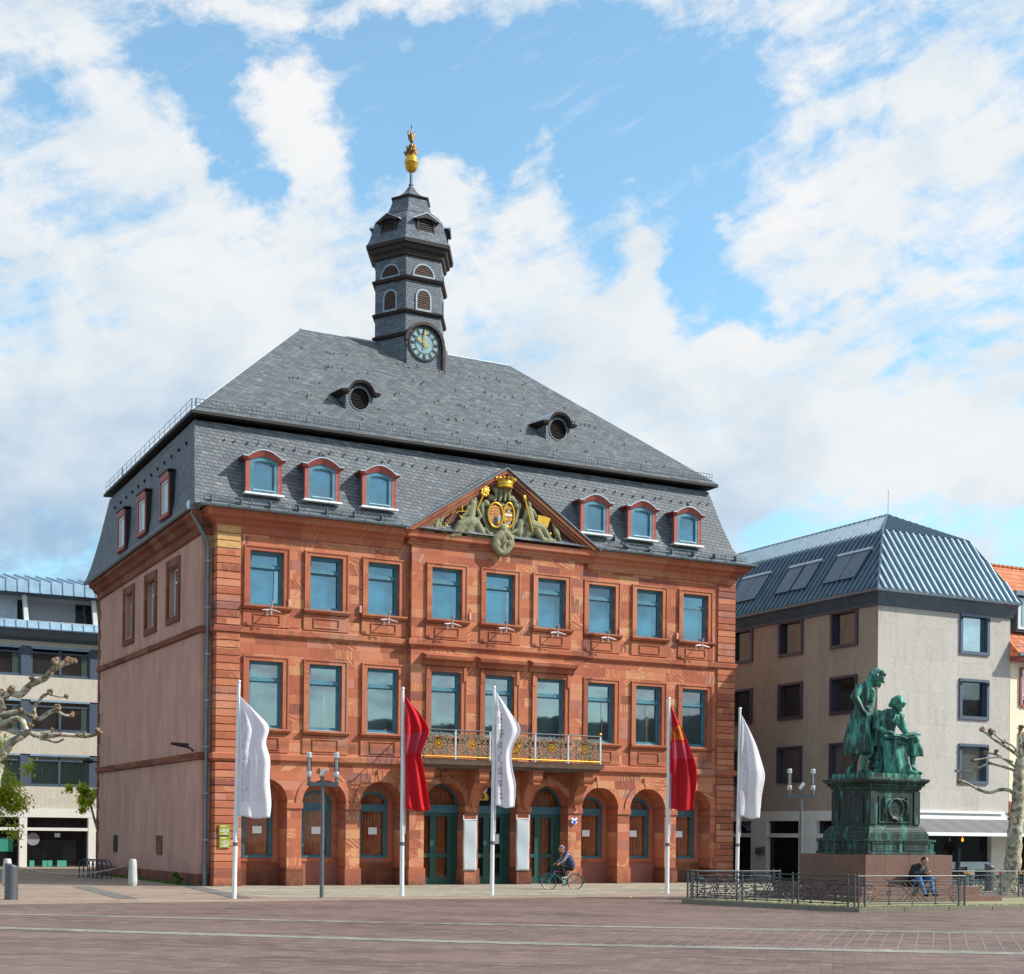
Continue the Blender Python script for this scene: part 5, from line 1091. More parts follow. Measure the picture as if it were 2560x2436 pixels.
def seamface(M,quad,n,m=0,w_=.07,h=.07):                            # quad a,b (bottom), c,d (top: c above b, d above a)
    a,b,c,d=[Vector(q_) for q_ in quad]; M.poly([a,b,c,d],m); nn=(b-a).cross(d-a).normalized(); nn=nn if nn.z>0 else -nn; up=(d-a); u=(b-a).normalized()
    L=(b-a).length; upn=(up-u*up.dot(u)); 
    for i in range(n+1):
        t_=(i+.0)/n; p=a+(b-a)*t_
        # intersect the straight-up line with the face edges
        lo_=0.; hi=1.
        x=(p-a).dot(u); xd=(d-a).dot(u); xc=(c-a).dot(u)
        k=1.
        if xd>1e-6 and x<xd: k=x/xd
        if xc<L-1e-6 and x>xc: k=min(k,(L-x)/(L-xc))
        if k<.03: continue
        s_=w_/2; q=[p-u*s_,p+u*s_,p+u*s_*.6+nn*h,p-u*s_*.6+nn*h]; M.prism(q,upn*k,m+1)
o_=.35
seamface(rr_,[(-o_,-o_,zs),(WR+o_,-o_,zs),(WR-.75,e,zb),(e,e,zb)],22,0,.13,.10)
seamface(rr_,[(e,e,zb),(WR-.75,e,zb),(ap[0]+.001,ap[1],ap[2]),ap],22,1,.10,.07)
seamface(rr_,[(-o_,LR,zs),(-o_,-o_,zs),(e,e,zb),(e,LR,zb)],80,2,.09,.07)
seamface(rr_,[(e,LR,zb),(e,e,zb),ap,(ap[0],LR,ap[2])],74,4,.08,.07)
rr_.poly([(WR+o_,-o_,zs),(WR+o_,LR,zs),(WR-.75,LR,zb),(WR-.75,e,zb)]); rr_.poly([(WR-.75,e,zb),(WR-.75,LR,zb),(ap[0],LR,ap[2]),ap]); rr_.poly([(-o_,LR,zs),(WR+o_,LR,zs),(WR-.75,LR,zb),(ap[0],LR,ap[2]),(e,LR,zb)])
rr_.tube([(-o_,-o_,zs),(e,e,zb+.03),ap],.05,6,0); rr_.tube([(WR+o_,-o_,zs),(WR-.75,e,zb+.03),ap],.05,6,0); rr_.tube([ap,(ap[0],LR,ap[2])],.08,6,0)
rr_.build('metal_roof',[M_['seamr'],M_['seamrib'],M_['seamdk'],M_['seamrib2'],M_['seamr'],M_['seamrib2']],ro)
an=MB(); an.tube([ap,(ap[0],ap[1],ap[2]+1.15)],.012,5); an.build('lightning_rod',M_['zincd'],ro)
# roof windows on the left slope
dirn=Vector((e+o_,0,zb-zs)).normalized(); 
for pair in range(4):
    for k in(0,1):
        yc=RF.side(2106 if k==0 else 2143,1400,.7)[0] if pair==0 else None
        y_=RF.side([(2139,2098),(2017,1976),(1892,1858),(1780,1750)][pair][k],1430,.55)[0]
        f=MB(); P0=Vector((-o_,y_,zs)); A=P0+dirn*.85; B=P0+dirn*2.35; nn=Vector((-dirn.z,0,dirn.x)); yv=Vector((0,1,0))*.5
        def fr(a,b,off,m): f.prism([a-yv+nn*off,a+yv+nn*off,b+yv+nn*off,b-yv+nn*off],nn*.03,m)
        f.prism([A-yv,A+yv,B+yv,B-yv],nn*.12,0); f.prism([B-yv*1.1-dirn*.02,B+yv*1.1-dirn*.02,B+yv*1.1+dirn*.12,B-yv*1.1+dirn*.12],nn*.16,1)
        o=f.build('roof_window',[M_['seamd'],M_['zinc']],ro); g=MB(); yv=Vector((0,1,0))*.42; g.prism([A-yv+dirn*.1+nn*.105,A+yv+dirn*.1+nn*.105,B+yv-dirn*.08+nn*.105,B-yv-dirn*.08+nn*.105],nn*.01); g.build('pane',M_['pane_o'],o)
# ground floor: left side shop fronts, front cafe
sf_=MB()
yk=lambda x: RF.side(x,2100)[0]; zk=lambda x,y: RF.side(x,y)[1]
zt_=ZG; z84=zk(1960,2084); z55=zk(1960,2053); z94=zk(1960,2094)
segs=[(yk(2160),0.),(yk(2050),yk(2036)),(yk(1932),yk(1906)),(yk(1826),yk(1815)),(yk(1700),yk(1690))]
sf_.box(-.05,.3,0,LR,z55,zt_); sf_.box(-.03,.2,0,LR,z94,z84)
for a in(0,yk(2042),yk(1919),yk(1820),yk(1700)): sf_.box(-.06,.4,a,a+1.15,0,z55)
sf_.box(0,WR,.05,.3,rz(2300,2048),ZG); sf_.box(0,1.4,.02,.5,0,rz(2300,2048)); sf_.box(WR-.95,WR-.05,.02,.5,0,rz(2300,2048)); sf_.box(0,WR,.05,.3,0,.95,1)
sf_.build('shop_front_wall',[M_['wht'],M_['zinc']],ro)
gl=MB(); gl.poly([(.15,0,0),(.15,LR,0),(.15,LR,z55),(.15,0,z55)]); gl.poly([(0,.25,0),(WR,.25,0),(WR,.25,3.4),(0,.25,3.4)]); gl.build('shop_glazing',M_['shop'],ro)
lb=MB(); 
for k in range(7): a=-.9+k*.3; lb.prism([(.10,yk(1868)+math.sin(a)*.1,z84+.1),(.10,yk(1868)+math.sin(a)*.8-.03,z84+.75*math.cos(a*.9)),(.10,yk(1868)+math.sin(a)*.8+.03,z84+.75*math.cos(a*.9))],(.01,0,0))
lb.build('fan_light_ornament',M_['whitef'],ro)
mb_=MB(); yy=yk(1908); mb_.box(-.28,-.06,yy-.2,yy+.22,zk(1908,2137),zk(1908,2121)); mb_.prism([(-.28,yy-.2,zk(1908,2121)),(-.06,yy-.2,zk(1908,2121)),(-.06,yy-.2,zk(1908,2118)),(-.15,yy-.2,zk(1908,2117))],(0,.42,0)); mb_.build('mailbox',M_['grey'],ro)
aw=MB(); za=rz(2400,2047); zf=CAMZ+(2101-2088)/FPX*(RF.o.y+3-1.7)
X0,X1=-.9,WR+5.5; yo=-1.75
nst=26
for i in range(nst):
    a=X0+(X1-X0)*i/nst; b=X0+(X1-X0)*(i+1)/nst; aw.poly([(a,-.02,za),(b,-.02,za),(b,yo,zf+.02),(a,yo,zf+.02)],1 if i%2 else 0)
aw.box(X0,X1,yo-.06,yo+.02,zf-.07,zf+.07,2); aw.box(0,WR-.1,-.12,.0,za-.03,za+.12,2); aw.box(0,WR-.3,-.10,.0,za+.22,za+.32,2); aw.box(X0,X0+.06,yo,-.02,zf-.04,zf+.04,2); aw.box(2.9,2.94,yo,-.02,zf,zf+.06,3)
aw.build('awning',[simple('grey awning cloth',(.125,.125,.13),.85,0,.05),simple('grey awning cloth stripe',(.145,.145,.15),.85,0,.05),M_['white'],M_['black']],ro)
# cafe lamp (lit)
lm_=bpy.data.materials.new('warm lamp'); lm_.use_nodes=True; b_=lm_.node_tree.nodes['Principled BSDF']; b_.inputs['Base Color'].default_value=(1,.4,.05,1); b_.inputs['Emission Color'].default_value=(1,.33,.04,1); b_.inputs['Emission Strength'].default_value=1.6
cp_=RF.o+RF.T*RF.f(2401,2101)[0]-RF.N*.12
lp=MB(); lp.ball((0,0,0),(.05,.05,.075)); lp.tube([(0,0,.07),(0,0,.35)],.008,4); l_=lp.build('pendant_lamp',lm_,loc=(cp_.x,cp_.y,CAMZ-.02)); tag(l_,'small orange pendant lamp glowing in the cafe window under the grey awning','lamp')
# ================================================================ FAR RIGHT HOUSE
hx=Frame(RF.o+RF.T*(WR+.05)); ho=empty('tiled_roof_house',hx.o,PHI,'cream house with orange tiled roof and red window frames at the right edge','house')
b_=MB(); b_.box(0,9,0.02,9,2.75,9.75); b_.build('cream_wall',M_['cream'],ho)
b_=MB(); b_.box(0,.35,0,.5,0,3.5); b_.box(0,9,0,.5,2.75,3.55,0); b_.box(1.3,1.7,0,.5,0,2.8); b_.box(.38,9,-.03,.02,2.95,3.4,1); b_.build('shop_front',[simple('brick red shop frame',(.40,.12,.07),.8),simple('greige sign board',(.38,.33,.31))],ho)
b_=MB(); b_.poly([(.3,.3,0),(9,.3,0),(9,.3,2.8),(.3,.3,2.8)]); b_.build('shop_window',M_['pane_d'],ho)
b_=MB(); ze=9.95; b_.poly([(-.1,-.55,ze-.1),(9,-.55,ze-.1),(9,4.2,14.55),(-.1,4.2,14.55)],0); b_.poly([(-.1,9,ze),(9,9,ze),(9,4.2,14.55),(-.1,4.2,14.55)],0); b_.poly([(-.1,0,9.75),(-.1,9,9.75),(-.1,4.2,14.5)],1)
for k in range(32): b_.ball((-.05+k*.28,4.2,14.6),(.16,.08,.08),0,8,5)
b_.box(-.1,9,-.62,-.5,ze-.22,ze-.08,2); b_.box(-.05,9,-.5,0,ze-.40,ze-.22,3); b_.build('roof',[M_['tile'],M_['cream'],M_['zincd'],M_['redw']],ho)
b_=MB(); guard((.2,-.35,ze+.1),(9,-.35,ze+.1),1); 
for k in range(50): b_.tube([(.2+k*.17,-.3,ze+.12),(.2+k*.17,-.3,ze+.38)],.012,4)
for z in(.14,.38): b_.tube([(.2,-.3,ze+z),(9,-.3,ze+z)],.014,4)
b_.build('snow_guard',M_['whitef'],ho)
b_=MB(); b_.box(.55,2.6,.25,2.4,10.9,12.5,0); b_.poly([(.3,0.05,12.6),(2.8,0.05,12.6),(2.8,3,13.2),(.3,3,13.2)],1); b_.box(.3,2.8,0,.1,12.42,12.62,1); b_.box(.62,2.5,.19,.25,11.0,12.35,2); o=b_.build('dormer',[M_['slate'],M_['zincd'],M_['whitef']],ho)
b_=MB(); b_.box(.8,1.5,.17,.185,11.15,12.2); b_.build('pane',M_['pane_o'],o)
for zz in(6.1,3.9):
    b_=MB(); x_=hx.f(2549,1700)[0]; zb_=hx.f(2549,1765)[1] if zz>5 else hx.f(2549,1925)[1]; zt__=hx.f(2549,1668)[1] if zz>5 else hx.f(2549,1830)[1]
    for a,b,c,d in((0,.12,zb_,zt__),(.12,1.3,zt__-.1,zt__),(.12,1.3,zb_-.05,zb_+.06),(1.18,1.3,zb_+.06,zt__-.1)): b_.box(x_+a,x_+b,-.06,.1,c,d)
    b_.box(x_+.12,x_+.18,-.02,.05,zb_,zt__,1); b_.box(x_+.12,x_+1.2,-.03,.04,zb_+.45,zb_+.5,1); b_.box(x_+.12,x_+1.2,-.03,.04,zb_+.28,zb_+.33,1)
    o=b_.build('window',[M_['redw'],M_['whitef']],ho); p=MB(); p.box(x_+.1,x_+1.25,.0,.015,zb_,zt__); p.build('pane',M_['pane_s'],o)
# ================================================================ buildings across the square (behind the viewpoint), seen mirrored in the windows
bkm=simple('pale render of square houses',(.45,.42,.37),.9); bkr=simple('dark roof of square houses',(.05,.045,.045),.8)
def house_row(nm,o,ang,L,W_,h,r_,lab):
    e_=empty(nm,o,ang,lab,'house row'); m=MB(); m.box(0,L,0,W_,0,h); m.build('wall',bkm,e_); m=MB(); m.prism([(-.3,-.4,h),(-.3,W_/2,h+r_),(-.3,W_+.4,h)],(L+.6,0,0)); m.build('roof',bkr,e_)
    ww=MB()
    for k in range(int(L/3)):
        for z in range(int(h/3)): x=1+k*3; ww.box(x,x+1.1,-.05,.02,1.+z*3,2.7+z*3)
    ww.build('window_band',M_['pane_d'],e_)
house_row('house_row',(78,52,0),rad(-118+28),70,10,9.5,4.2,'long row of pale houses with dark roof mirrored in the town hall windows')
house_row('house_row',(10,-70,0),rad(-62+90+180),60,10,9,4.5,'pale houses with dark roof behind the viewpoint closing the square')
# ================================================================ MONUMENT
PS=rad(25); M_['bronzeb']=bronze('dark streaked bronze',.46,.52)

blk=at(2164.7,2135.5,43.5); MW=3.17
u_=Vector((math.cos(PS),math.sin(PS),0)); v_=Vector((-math.sin(PS),math.cos(PS),0)); mc=Vector((blk.x,blk.y,0))+u_*MW/2+v_*MW/2
mo=empty('monument',mc,PS,'green bronze monument of a standing and a seated man on red granite steps','monument')
def sq(M,h,z0,z1,m=0): M.box(-h,h,-h,h,z0,z1,m)
m=MB(); sq(m,MW/2+1.0,.08,.245); m.build('lower_step',M_['gran'],mo)
m=MB(); sq(m,MW/2+.56,.245,.50); m.build('upper_step',M_['gran'],mo)
m=MB(); sq(m,MW/2,.50,1.42); 
for x in(-.9,.0,.9): m.box(x-.006,x+.006,-MW/2-.001,-MW/2+.01,.5,1.42,1); m.box(-MW/2-.001,-MW/2+.01,x-.006,x+.006,.5,1.42,1)
m.build('granite_block',[M_['gran'],simple('granite joint',(.05,.03,.025))],mo)
def bev(M,prof,m=0):
    rs=[[(-h,-h,z),(h,-h,z),(h,h,z),(-h,h,z)] for h,z in prof]
    for a,b in zip(rs,rs[1:]):
        for i in range(4): j=(i+1)%4; M.poly([a[i],a[j],b[j],b[i]],m)
    M.poly(rs[-1],m); M.poly(rs[0],m)
m=MB(); bev(m,[(1.25,1.43),(1.25,1.50),(1.21,1.52),(1.21,1.79),(1.25,1.81),(1.25,1.86),(1.10,1.88)])
for s_ in range(4):
    for x in(-1.05,0.12): 
        b=MB(); b.box(x,x+.93,-1.235,-1.205,1.54,1.57); b.box(x,x+.93,-1.235,-1.205,1.755,1.785); b.box(x-.03,x,-1.235,-1.205,1.54,1.785); b.box(x+.93,x+.96,-1.235,-1.205,1.54,1.785); R3=Matrix.Rotation(s_*PI/2,3,'Z'); m.join(b,lambda v:R3@v)
m.build('bronze_plinth',M_['bronzeb'],mo)
m=MB(); bev(m,[(1.10,1.86),(1.10,2.05),(1.07,2.07),(1.07,2.10),(1.03,2.14),(1.01,2.20),(.96,2.24),(.93,2.26)])
for k in range(22):
    for s_ in range(4): R3=Matrix.Rotation(s_*PI/2,3,'Z'); m.ball(R3@Vector((-.98+k*.093,-1.03,2.15)),(.022,.02,.022),0,6,4)
m.build('bronze_base_moulding',M_['bronzeb'],mo)
m=MB(); sq(m,.90,2.26,3.36)
for s_ in range(4):
    b=MB(); R3=Matrix.Rotation(s_*PI/2,3,'Z')
    for q_ in((-.915,-.70,2.32,3.30),(.70,.915,2.32,3.30)): b.box(q_[0],q_[1],-.93,-.89,q_[2],q_[3])
    b.box(-.60,.60,-.925,-.895,3.12,3.17); b.box(-.60,.60,-.94,-.895,2.36,2.40); b.box(-.60,-.55,-.925,-.895,2.40,3.12); b.box(.55,.60,-.925,-.895,2.40,3.12); m.join(b,lambda v:R3@v)
m.build('pedestal_block',M_['bronzed'],mo)
# plaques with reliefs
for s_ in(0,3):
    b=MB(); R3=Matrix.Rotation(-s_*PI/2 if s_ else 0,3,'Z'); random.seed(5+s_)
    b.box(-.55,.55,-.915,-.89,2.40,3.12)
    if s_==0:
        b.tube([(.0+.27*math.cos(2*PI*i/24),-.93,2.78+.29*math.sin(2*PI*i/24)) for i in range(24)],.045,6,0,closed=True)
        for k in range(30): a=2*PI*k/30; b.ball((.27*math.cos(a),-.955,2.78+.29*math.sin(a)),.028,0,6,4)
        for s2 in(-1,1):
            x=s2*.42; b.cap((x,-.94,2.80),(x-.02*s2,-.94,2.98),.055,.065); b.ball((x,-.96,3.07),.045); b.cap((x-.02,-.94,2.78),(x-.05,-.94,2.46),.04,.02); b.cap((x+.03,-.94,2.78),(x+.06,-.94,2.46),.04,.02); b.cap((x,-.95,2.96),(s2*.24,-.96,3.05),.025,.02); b.cap((x,-.95,2.9),(x+s2*.06,-.95,2.75),.022,.02)
        for k in range(8): b.ball((-.14+k*.04,-.96,2.46+.03*math.sin(k)),.03,0,6,4)
    else:
        for k in range(9):
            x=-.42+k*.105; z=2.55+.22*random.random(); b.cap((x,-.93,z),(x+random.uniform(-.06,.06),-.94,z+.24),.06,.045); b.ball((x+random.uniform(-.04,.04),-.95,z+.36),.042); b.cap((x,-.94,z+.2),(x+random.uniform(-.14,.14),-.95,z+.1),.022,.018); b.cap((x,-.93,z),(x+random.uniform(-.08,.08),-.94,2.45),.045,.025)
    b.xf(lambda v:R3@v); remesh(b.build('relief_plaque',M_['bronzed'],mo,fix=False),.014)
    if s_==0:
        for k,tx in enumerate(('BRUDER','GRIMM')): 
            tb_=text_mb(tx,.085); tb_.xf(lambda v:Vector((v.x-.15,-.918-v.z,2.80-k*.12+v.y))); 
            if k==0: tall=tb_
            else: tall.join(tb_)
        tall.build('plaque_lettering',M_['bronzem'],mo)
m=MB(); bev(m,[(.92,3.34),(.95,3.37),(.95,3.42),(.98,3.44),(.98,3.50),(1.04,3.53),(1.10,3.58),(1.12,3.62),(1.12,3.66),(.95,3.69),(.94,3.70)])
for k in range(26):
    for s_ in range(4): R3=Matrix.Rotation(s_*PI/2,3,'Z'); b=MB(); b.box(-1.0+k*.078,-.965+k*.078,-1.04,-1.0,3.46,3.52); m.join(b,lambda v:R3@v)
m.build('pedestal_cornice',M_['bronzeb'],mo)
m=MB(); sq(m,.93,3.69,3.83); m.build('statue_base',M_['bronzem'],mo)
# figures: drawn in the viewer's plane (X to the right, D towards the viewer), turned back into the monument's axes
inv=Matrix.Rotation(-PS-.0,3,'Z')
def fz(x,y,d=0.): return inv@Vector(((x-551)*.00325,-d,3.83+(1108-y)*.00312))
def cloth(M,rings,n=28,folds=7,amp=.02,ph=0.):                      # rings: (cx,cy px, half width m, half depth m, d)
    P=[]
    for k,(cx,cy,rx_,ry_,dd) in enumerate(rings):
        row=[]
        for j in range(n):
            a=2*PI*j/n; f=1+amp*(k/len(rings)+.3)/max(rx_,.05)*math.sin(folds*a+ph+k*.12)
            c=fz(cx,cy,dd); row.append(c+inv@Vector((rx_*f*math.cos(a),ry_*f*math.sin(a),0)))
        P.append(row)
    vs=[v for r_ in P for v in r_]; fs=[(i*n+j,i*n+(j+1)%n,(i+1)*n+(j+1)%n,(i+1)*n+j) for i in range(len(P)-1) for j in range(n)]
    M.add(vs,fs); M.poly(P[0]); M.poly(P[-1][::-1])
def cp_(M,a,b,r1,r2): M.cap(fz(*a),fz(*b),r1,r2)
def hand(M,p,dirv,palm,s=1.):                                        # palm with five bent fingers
    p=Vector(p); d=Vector(dirv).normalized(); n=Vector(palm).normalized(); sd=d.cross(n).normalized()
    M.ball(p+d*.05*s,(.045*s,.045*s,.045*s),0,8,6); M.cap(p,p+d*.08*s,.030*s,.036*s)
    for k,(o,L) in enumerate(((-.034,.062),(-.012,.075),(.011,.070),(.032,.055))):
        a=p+d*.09*s+sd*o*s; b=a+d*L*.55*s+n*.012*s; c=b+d*L*.40*s+n*.035*s; M.cap(a,b,.011*s,.010*s); M.cap(b,c,.010*s,.008*s)
    a=p+d*.03*s-sd*.035*s; b=a+d*.035*s-sd*.03*s; M.cap(a,b,.013*s,.011*s); M.cap(b,b+d*.035*s+n*.01*s,.011*s,.009*s)
def headm(M,c,s,fwd,up=Vector((0,0,1)),hair=1.):                     # head with brow, nose, chin, ears and hair
    f=Vector(fwd).normalized(); up=(up-f*up.dot(f)).normalized(); r=f.cross(up).normalized(); B=Matrix((r,f,up)).transposed(); q=lambda x,y,z:Vector(c)+B@Vector((x*s,y*s,z*s))
    M.ball(q(0,0,.02),(.078*s,.098*s,.115*s),0,14,10,B); M.ball(q(0,.035,-.055),(.055*s,.06*s,.06*s),0,10,8,B); M.cap(q(0,.085,.02),q(0,.118,-.025),.014*s,.018*s); M.cap(q(-.045,.082,.035),q(.045,.082,.035),.014*s,.014*s)
    M.cap(q(-.02,.088,-.062),q(.02,.088,-.062),.010*s,.010*s); M.ball(q(0,.075,-.10),.026*s)
    for e_ in(-1,1): M.ball(q(e_*.080,-.005,0),(.014*s,.022*s,.032*s),0,6,5,B); M.ball(q(e_*.030,.082,.012),.012*s,0,6,5)
    if hair:
        random.seed(2); M.ball(q(0,-.028,.035),(.094*s,.100*s,.112*s),0,14,10,B); M.ball(q(0,-.075,-.03),(.075*s,.05*s,.075*s),0,10,8,B)
        for k in range(22):
            a=random.uniform(-.35,PI+.35)+PI; y=math.sin(a)*.088-.02; x=math.cos(a)*.088; h=random.uniform(-.09,.03)
            M.ball(q(x,y,h),(.024*s*hair,.028*s*hair,.034*s*hair),0,7,5)
        for k in range(9): M.ball(q(random.uniform(-.05,.05),random.uniform(.03,.085),.095+random.uniform(-.02,.02)),.024*s*hair,0,6,5)
S1=MB()   # standing man
cloth(S1,[(440,250,.24,.15,.0),(445,300,.30,.19,.0),(448,360,.27,.18,0),(440,430,.24,.17,0),(430,465,.26,.19,0),(418,540,.33,.24,0),(402,640,.38,.28,0),(388,760,.42,.31,0),(378,860,.45,.33,0),(374,918,.455,.34,0)],32,8,.035)
cloth(S1,[(470,205,.10,.09,.02),(455,235,.16,.12,.01),(440,262,.25,.16,0)],20,1,0)
cp_(S1,(478,245,.02),(520,205,.06),.09,.075); headm(S1,fz(548,182,.08),2.02,Vector((.93,-.25,-.42)) if False else inv@Vector((.90,-.30,-.38)),Vector((0,0,1)),1.25)
cp_(S1,(390,275,.12),(332,365,.22),.145,.125); cp_(S1,(332,365,.22),(392,488,.30),.125,.085); hand(S1,fz(392,488,.30),inv@Vector((.6,-.2,-.7)),inv@Vector((0,.9,0)),1.7)
for k in range(5): cp_(S1,(372-k*8,290+k*18,.19),(352-k*8,300+k*18,.22),.045,.035)
cp_(S1,(500,270,-.12),(530,350,-.2),.11,.09); cp_(S1,(530,350,-.2),(520,470,-.15),.09,.06)
cp_(S1,(480,230,.13),(525,330,.16),.045,.03); cp_(S1,(525,330,.16),(500,400,.17),.03,.05); cp_(S1,(500,300,.17),(455,235,.12),.03,.045)   # lapels
for k in range(6): cp_(S1,(455+k*3,470,.20),(440+k*12-40,900,.30+.02*(k%2)),.03,.035)
cp_(S1,(505,470,.05),(515,905,.12),.03,.035)
cp_(S1,(455,915,.10),(425,1010,.15),.125,.095); cp_(S1,(425,1010,.15),(420,1065,.18),.10,.075); cp_(S1,(405,1070,.18),(440,1080,.20),.075,.075); cp_(S1,(440,1082,.20),(500,1097,.28),.07,.05)
cp_(S1,(370,920,-.05),(352,1010,-.05),.12,.09); cp_(S1,(352,1010,-.05),(350,1080,-.05),.09,.07); cp_(S1,(350,1090,-.05),(390,1098,0),.065,.05)
for k in range(4): S1.obox(fz(322,1095-k*22,-.1),.26-.02*k,.22,.062,inv@Matrix.Rotation(.2*k,3,'Z'))
remesh(S1.build('standing_figure',M_['bronzem'],mo,fix=False),.019)
S2=MB()   # seated man
cloth(S2,[(665,478,.13,.12,.14),(648,515,.28,.18,.12),(628,590,.37,.24,.10),(618,680,.34,.24,.04),(615,760,.33,.26,.0),(605,840,.34,.30,-.05)],26,5,.02)
cp_(S2,(690,520,.15),(715,480,.22),.085,.075); headm(S2,fz(724,446,.34),1.98,inv@Vector((.35,-.70,-.62)),Vector((0,0,1)),1.15)
cp_(S2,(560,535,.15),(525,660,.28),.15,.115); cp_(S2,(525,660,.28),(610,712,.45),.10,.07); hand(S2,fz(610,712,.46),inv@Vector((.85,-.3,-.05)),inv@Vector((0,0,-1)),1.7)
cp_(S2,(722,545,.10),(785,680,.35),.14,.12); cp_(S2,(785,690,.38),(762,590,.40),.105,.06); hand(S2,fz(762,590,.40),inv@Vector((-.25,-.1,.9)),inv@Vector((-.3,.6,.2)),1.6)
cp_(S2,(690,520,.20),(668,620,.24),.04,.035); cp_(S2,(640,560,.20),(672,640,.24),.05,.03)
cp_(S2,(620,800,.10),(715,805,.62),.19,.15); cp_(S2,(680,790,.05),(875,775,.42),.18,.15)                     # thighs
cloth(S2,[(670,790,.30,.20,.40),(685,860,.33,.19,.46),(703,940,.35,.19,.46),(718,1020,.37,.20,.44),(728,1105,.41,.22,.40)],26,7,.045)
cloth(S2,[(855,760,.18,.16,.32),(868,820,.24,.19,.32),(878,880,.28,.21,.28),(885,935,.27,.20,.25)],22,6,.055)
for k in range(7): cp_(S2,(700+k*8,800+k*6,.68-.03*k),(640+k*32,1090,.56-.02*k),.035,.03)
for k in range(5): cp_(S2,(815+k*25,790,.45-.05*k),(860+k*26,925,.40-.05*k),.03,.035)
cp_(S2,(870,900,.22),(878,1010,.2),.11,.08); cp_(S2,(860,1040,.24),(905,1080,.34),.08,.055)
cp_(S2,(805,1040,.62),(815,1085,.66),.085,.075); cp_(S2,(815,1090,.66),(865,1100,.76),.075,.05); cp_(S2,(895,1092,.35),(935,1100,.42),.06,.05)
cp_(S2,(560,790,-.1),(545,940,-.1),.15,.10); cp_(S2,(590,840,-.05),(600,1060,-.05),.17,.15)
cloth(S2,[(560,930,.17,.17,-.1),(545,960,.19,.19,-.1),(545,985,.14,.14,-.1),(540,1010,.19,.19,-.1),(540,1040,.20,.20,-.1),(540,1060,.15,.15,-.1),(540,1100,.2,.2,-.1)],18,0,0)
remesh(S2.build('seated_figure',M_['bronze'],mo,fix=False),.019)
bo=MB()
A,B,Cc=fz(575,775,.70),fz(760,790,.78),fz(912,752,.62); A2,B2,C2=fz(600,735,.25),fz(740,755,.32),fz(890,728,.30)
for p,q_,r_,s2 in((A,B,B2,A2),(B,Cc,C2,B2)):
    g_=[p,q_,r_,s2]; bo.prism([v+Vector((0,0,.02)) for v in g_],(0,0,.055))
    mid=lambda a,b:(a+b)/2+Vector((0,0,.11))
    bo.poly([p+Vector((0,0,.08)),mid(p,q_),mid(s2,r_),s2+Vector((0,0,.08))]); bo.poly([mid(p,q_),q_+Vector((0,0,.08)),r_+Vector((0,0,.08)),mid(s2,r_)])
bo.build('open_book',M_['bronze'],mo)
# ---- platform, kerb and wrought iron fence
KA,KB=Vector((8.87,38.65,0)),Vector((4.84,42.9,0)); dR=Vector((math.cos(rad(24)),math.sin(rad(24)),0)); dB=Vector((math.cos(rad(21)),math.sin(rad(21)),0))
KR=KA+dR*22; KBR=KB+dB*21
m=MB(); m.prism([tuple(p) for p in(KA,KR,KBR,KB)],(0,0,.10),0); o=m.build('monument_platform',M_['soil']); struct(o)
m=MB()
def kerbline(a,b):
    d=(b-a); L=d.length; d/=L; n=Vector((-d.y,d.x,0)); k=0; x=0.
    while x<L:
        l=min(1.45,L-x); p=a+d*(x+.01); q=a+d*(x+l-.012); m.prism([tuple(p-n*.02),tuple(q-n*.02),tuple(q+n*.24),tuple(p+n*.24)],(0,0,.125)); x+=l
kerbline(KA,KR); kerbline(KB,KA); kerbline(KB+Vector((.3,0.1,0)),KBR)
struct(m.build('platform_kerb',M_['kerb']))
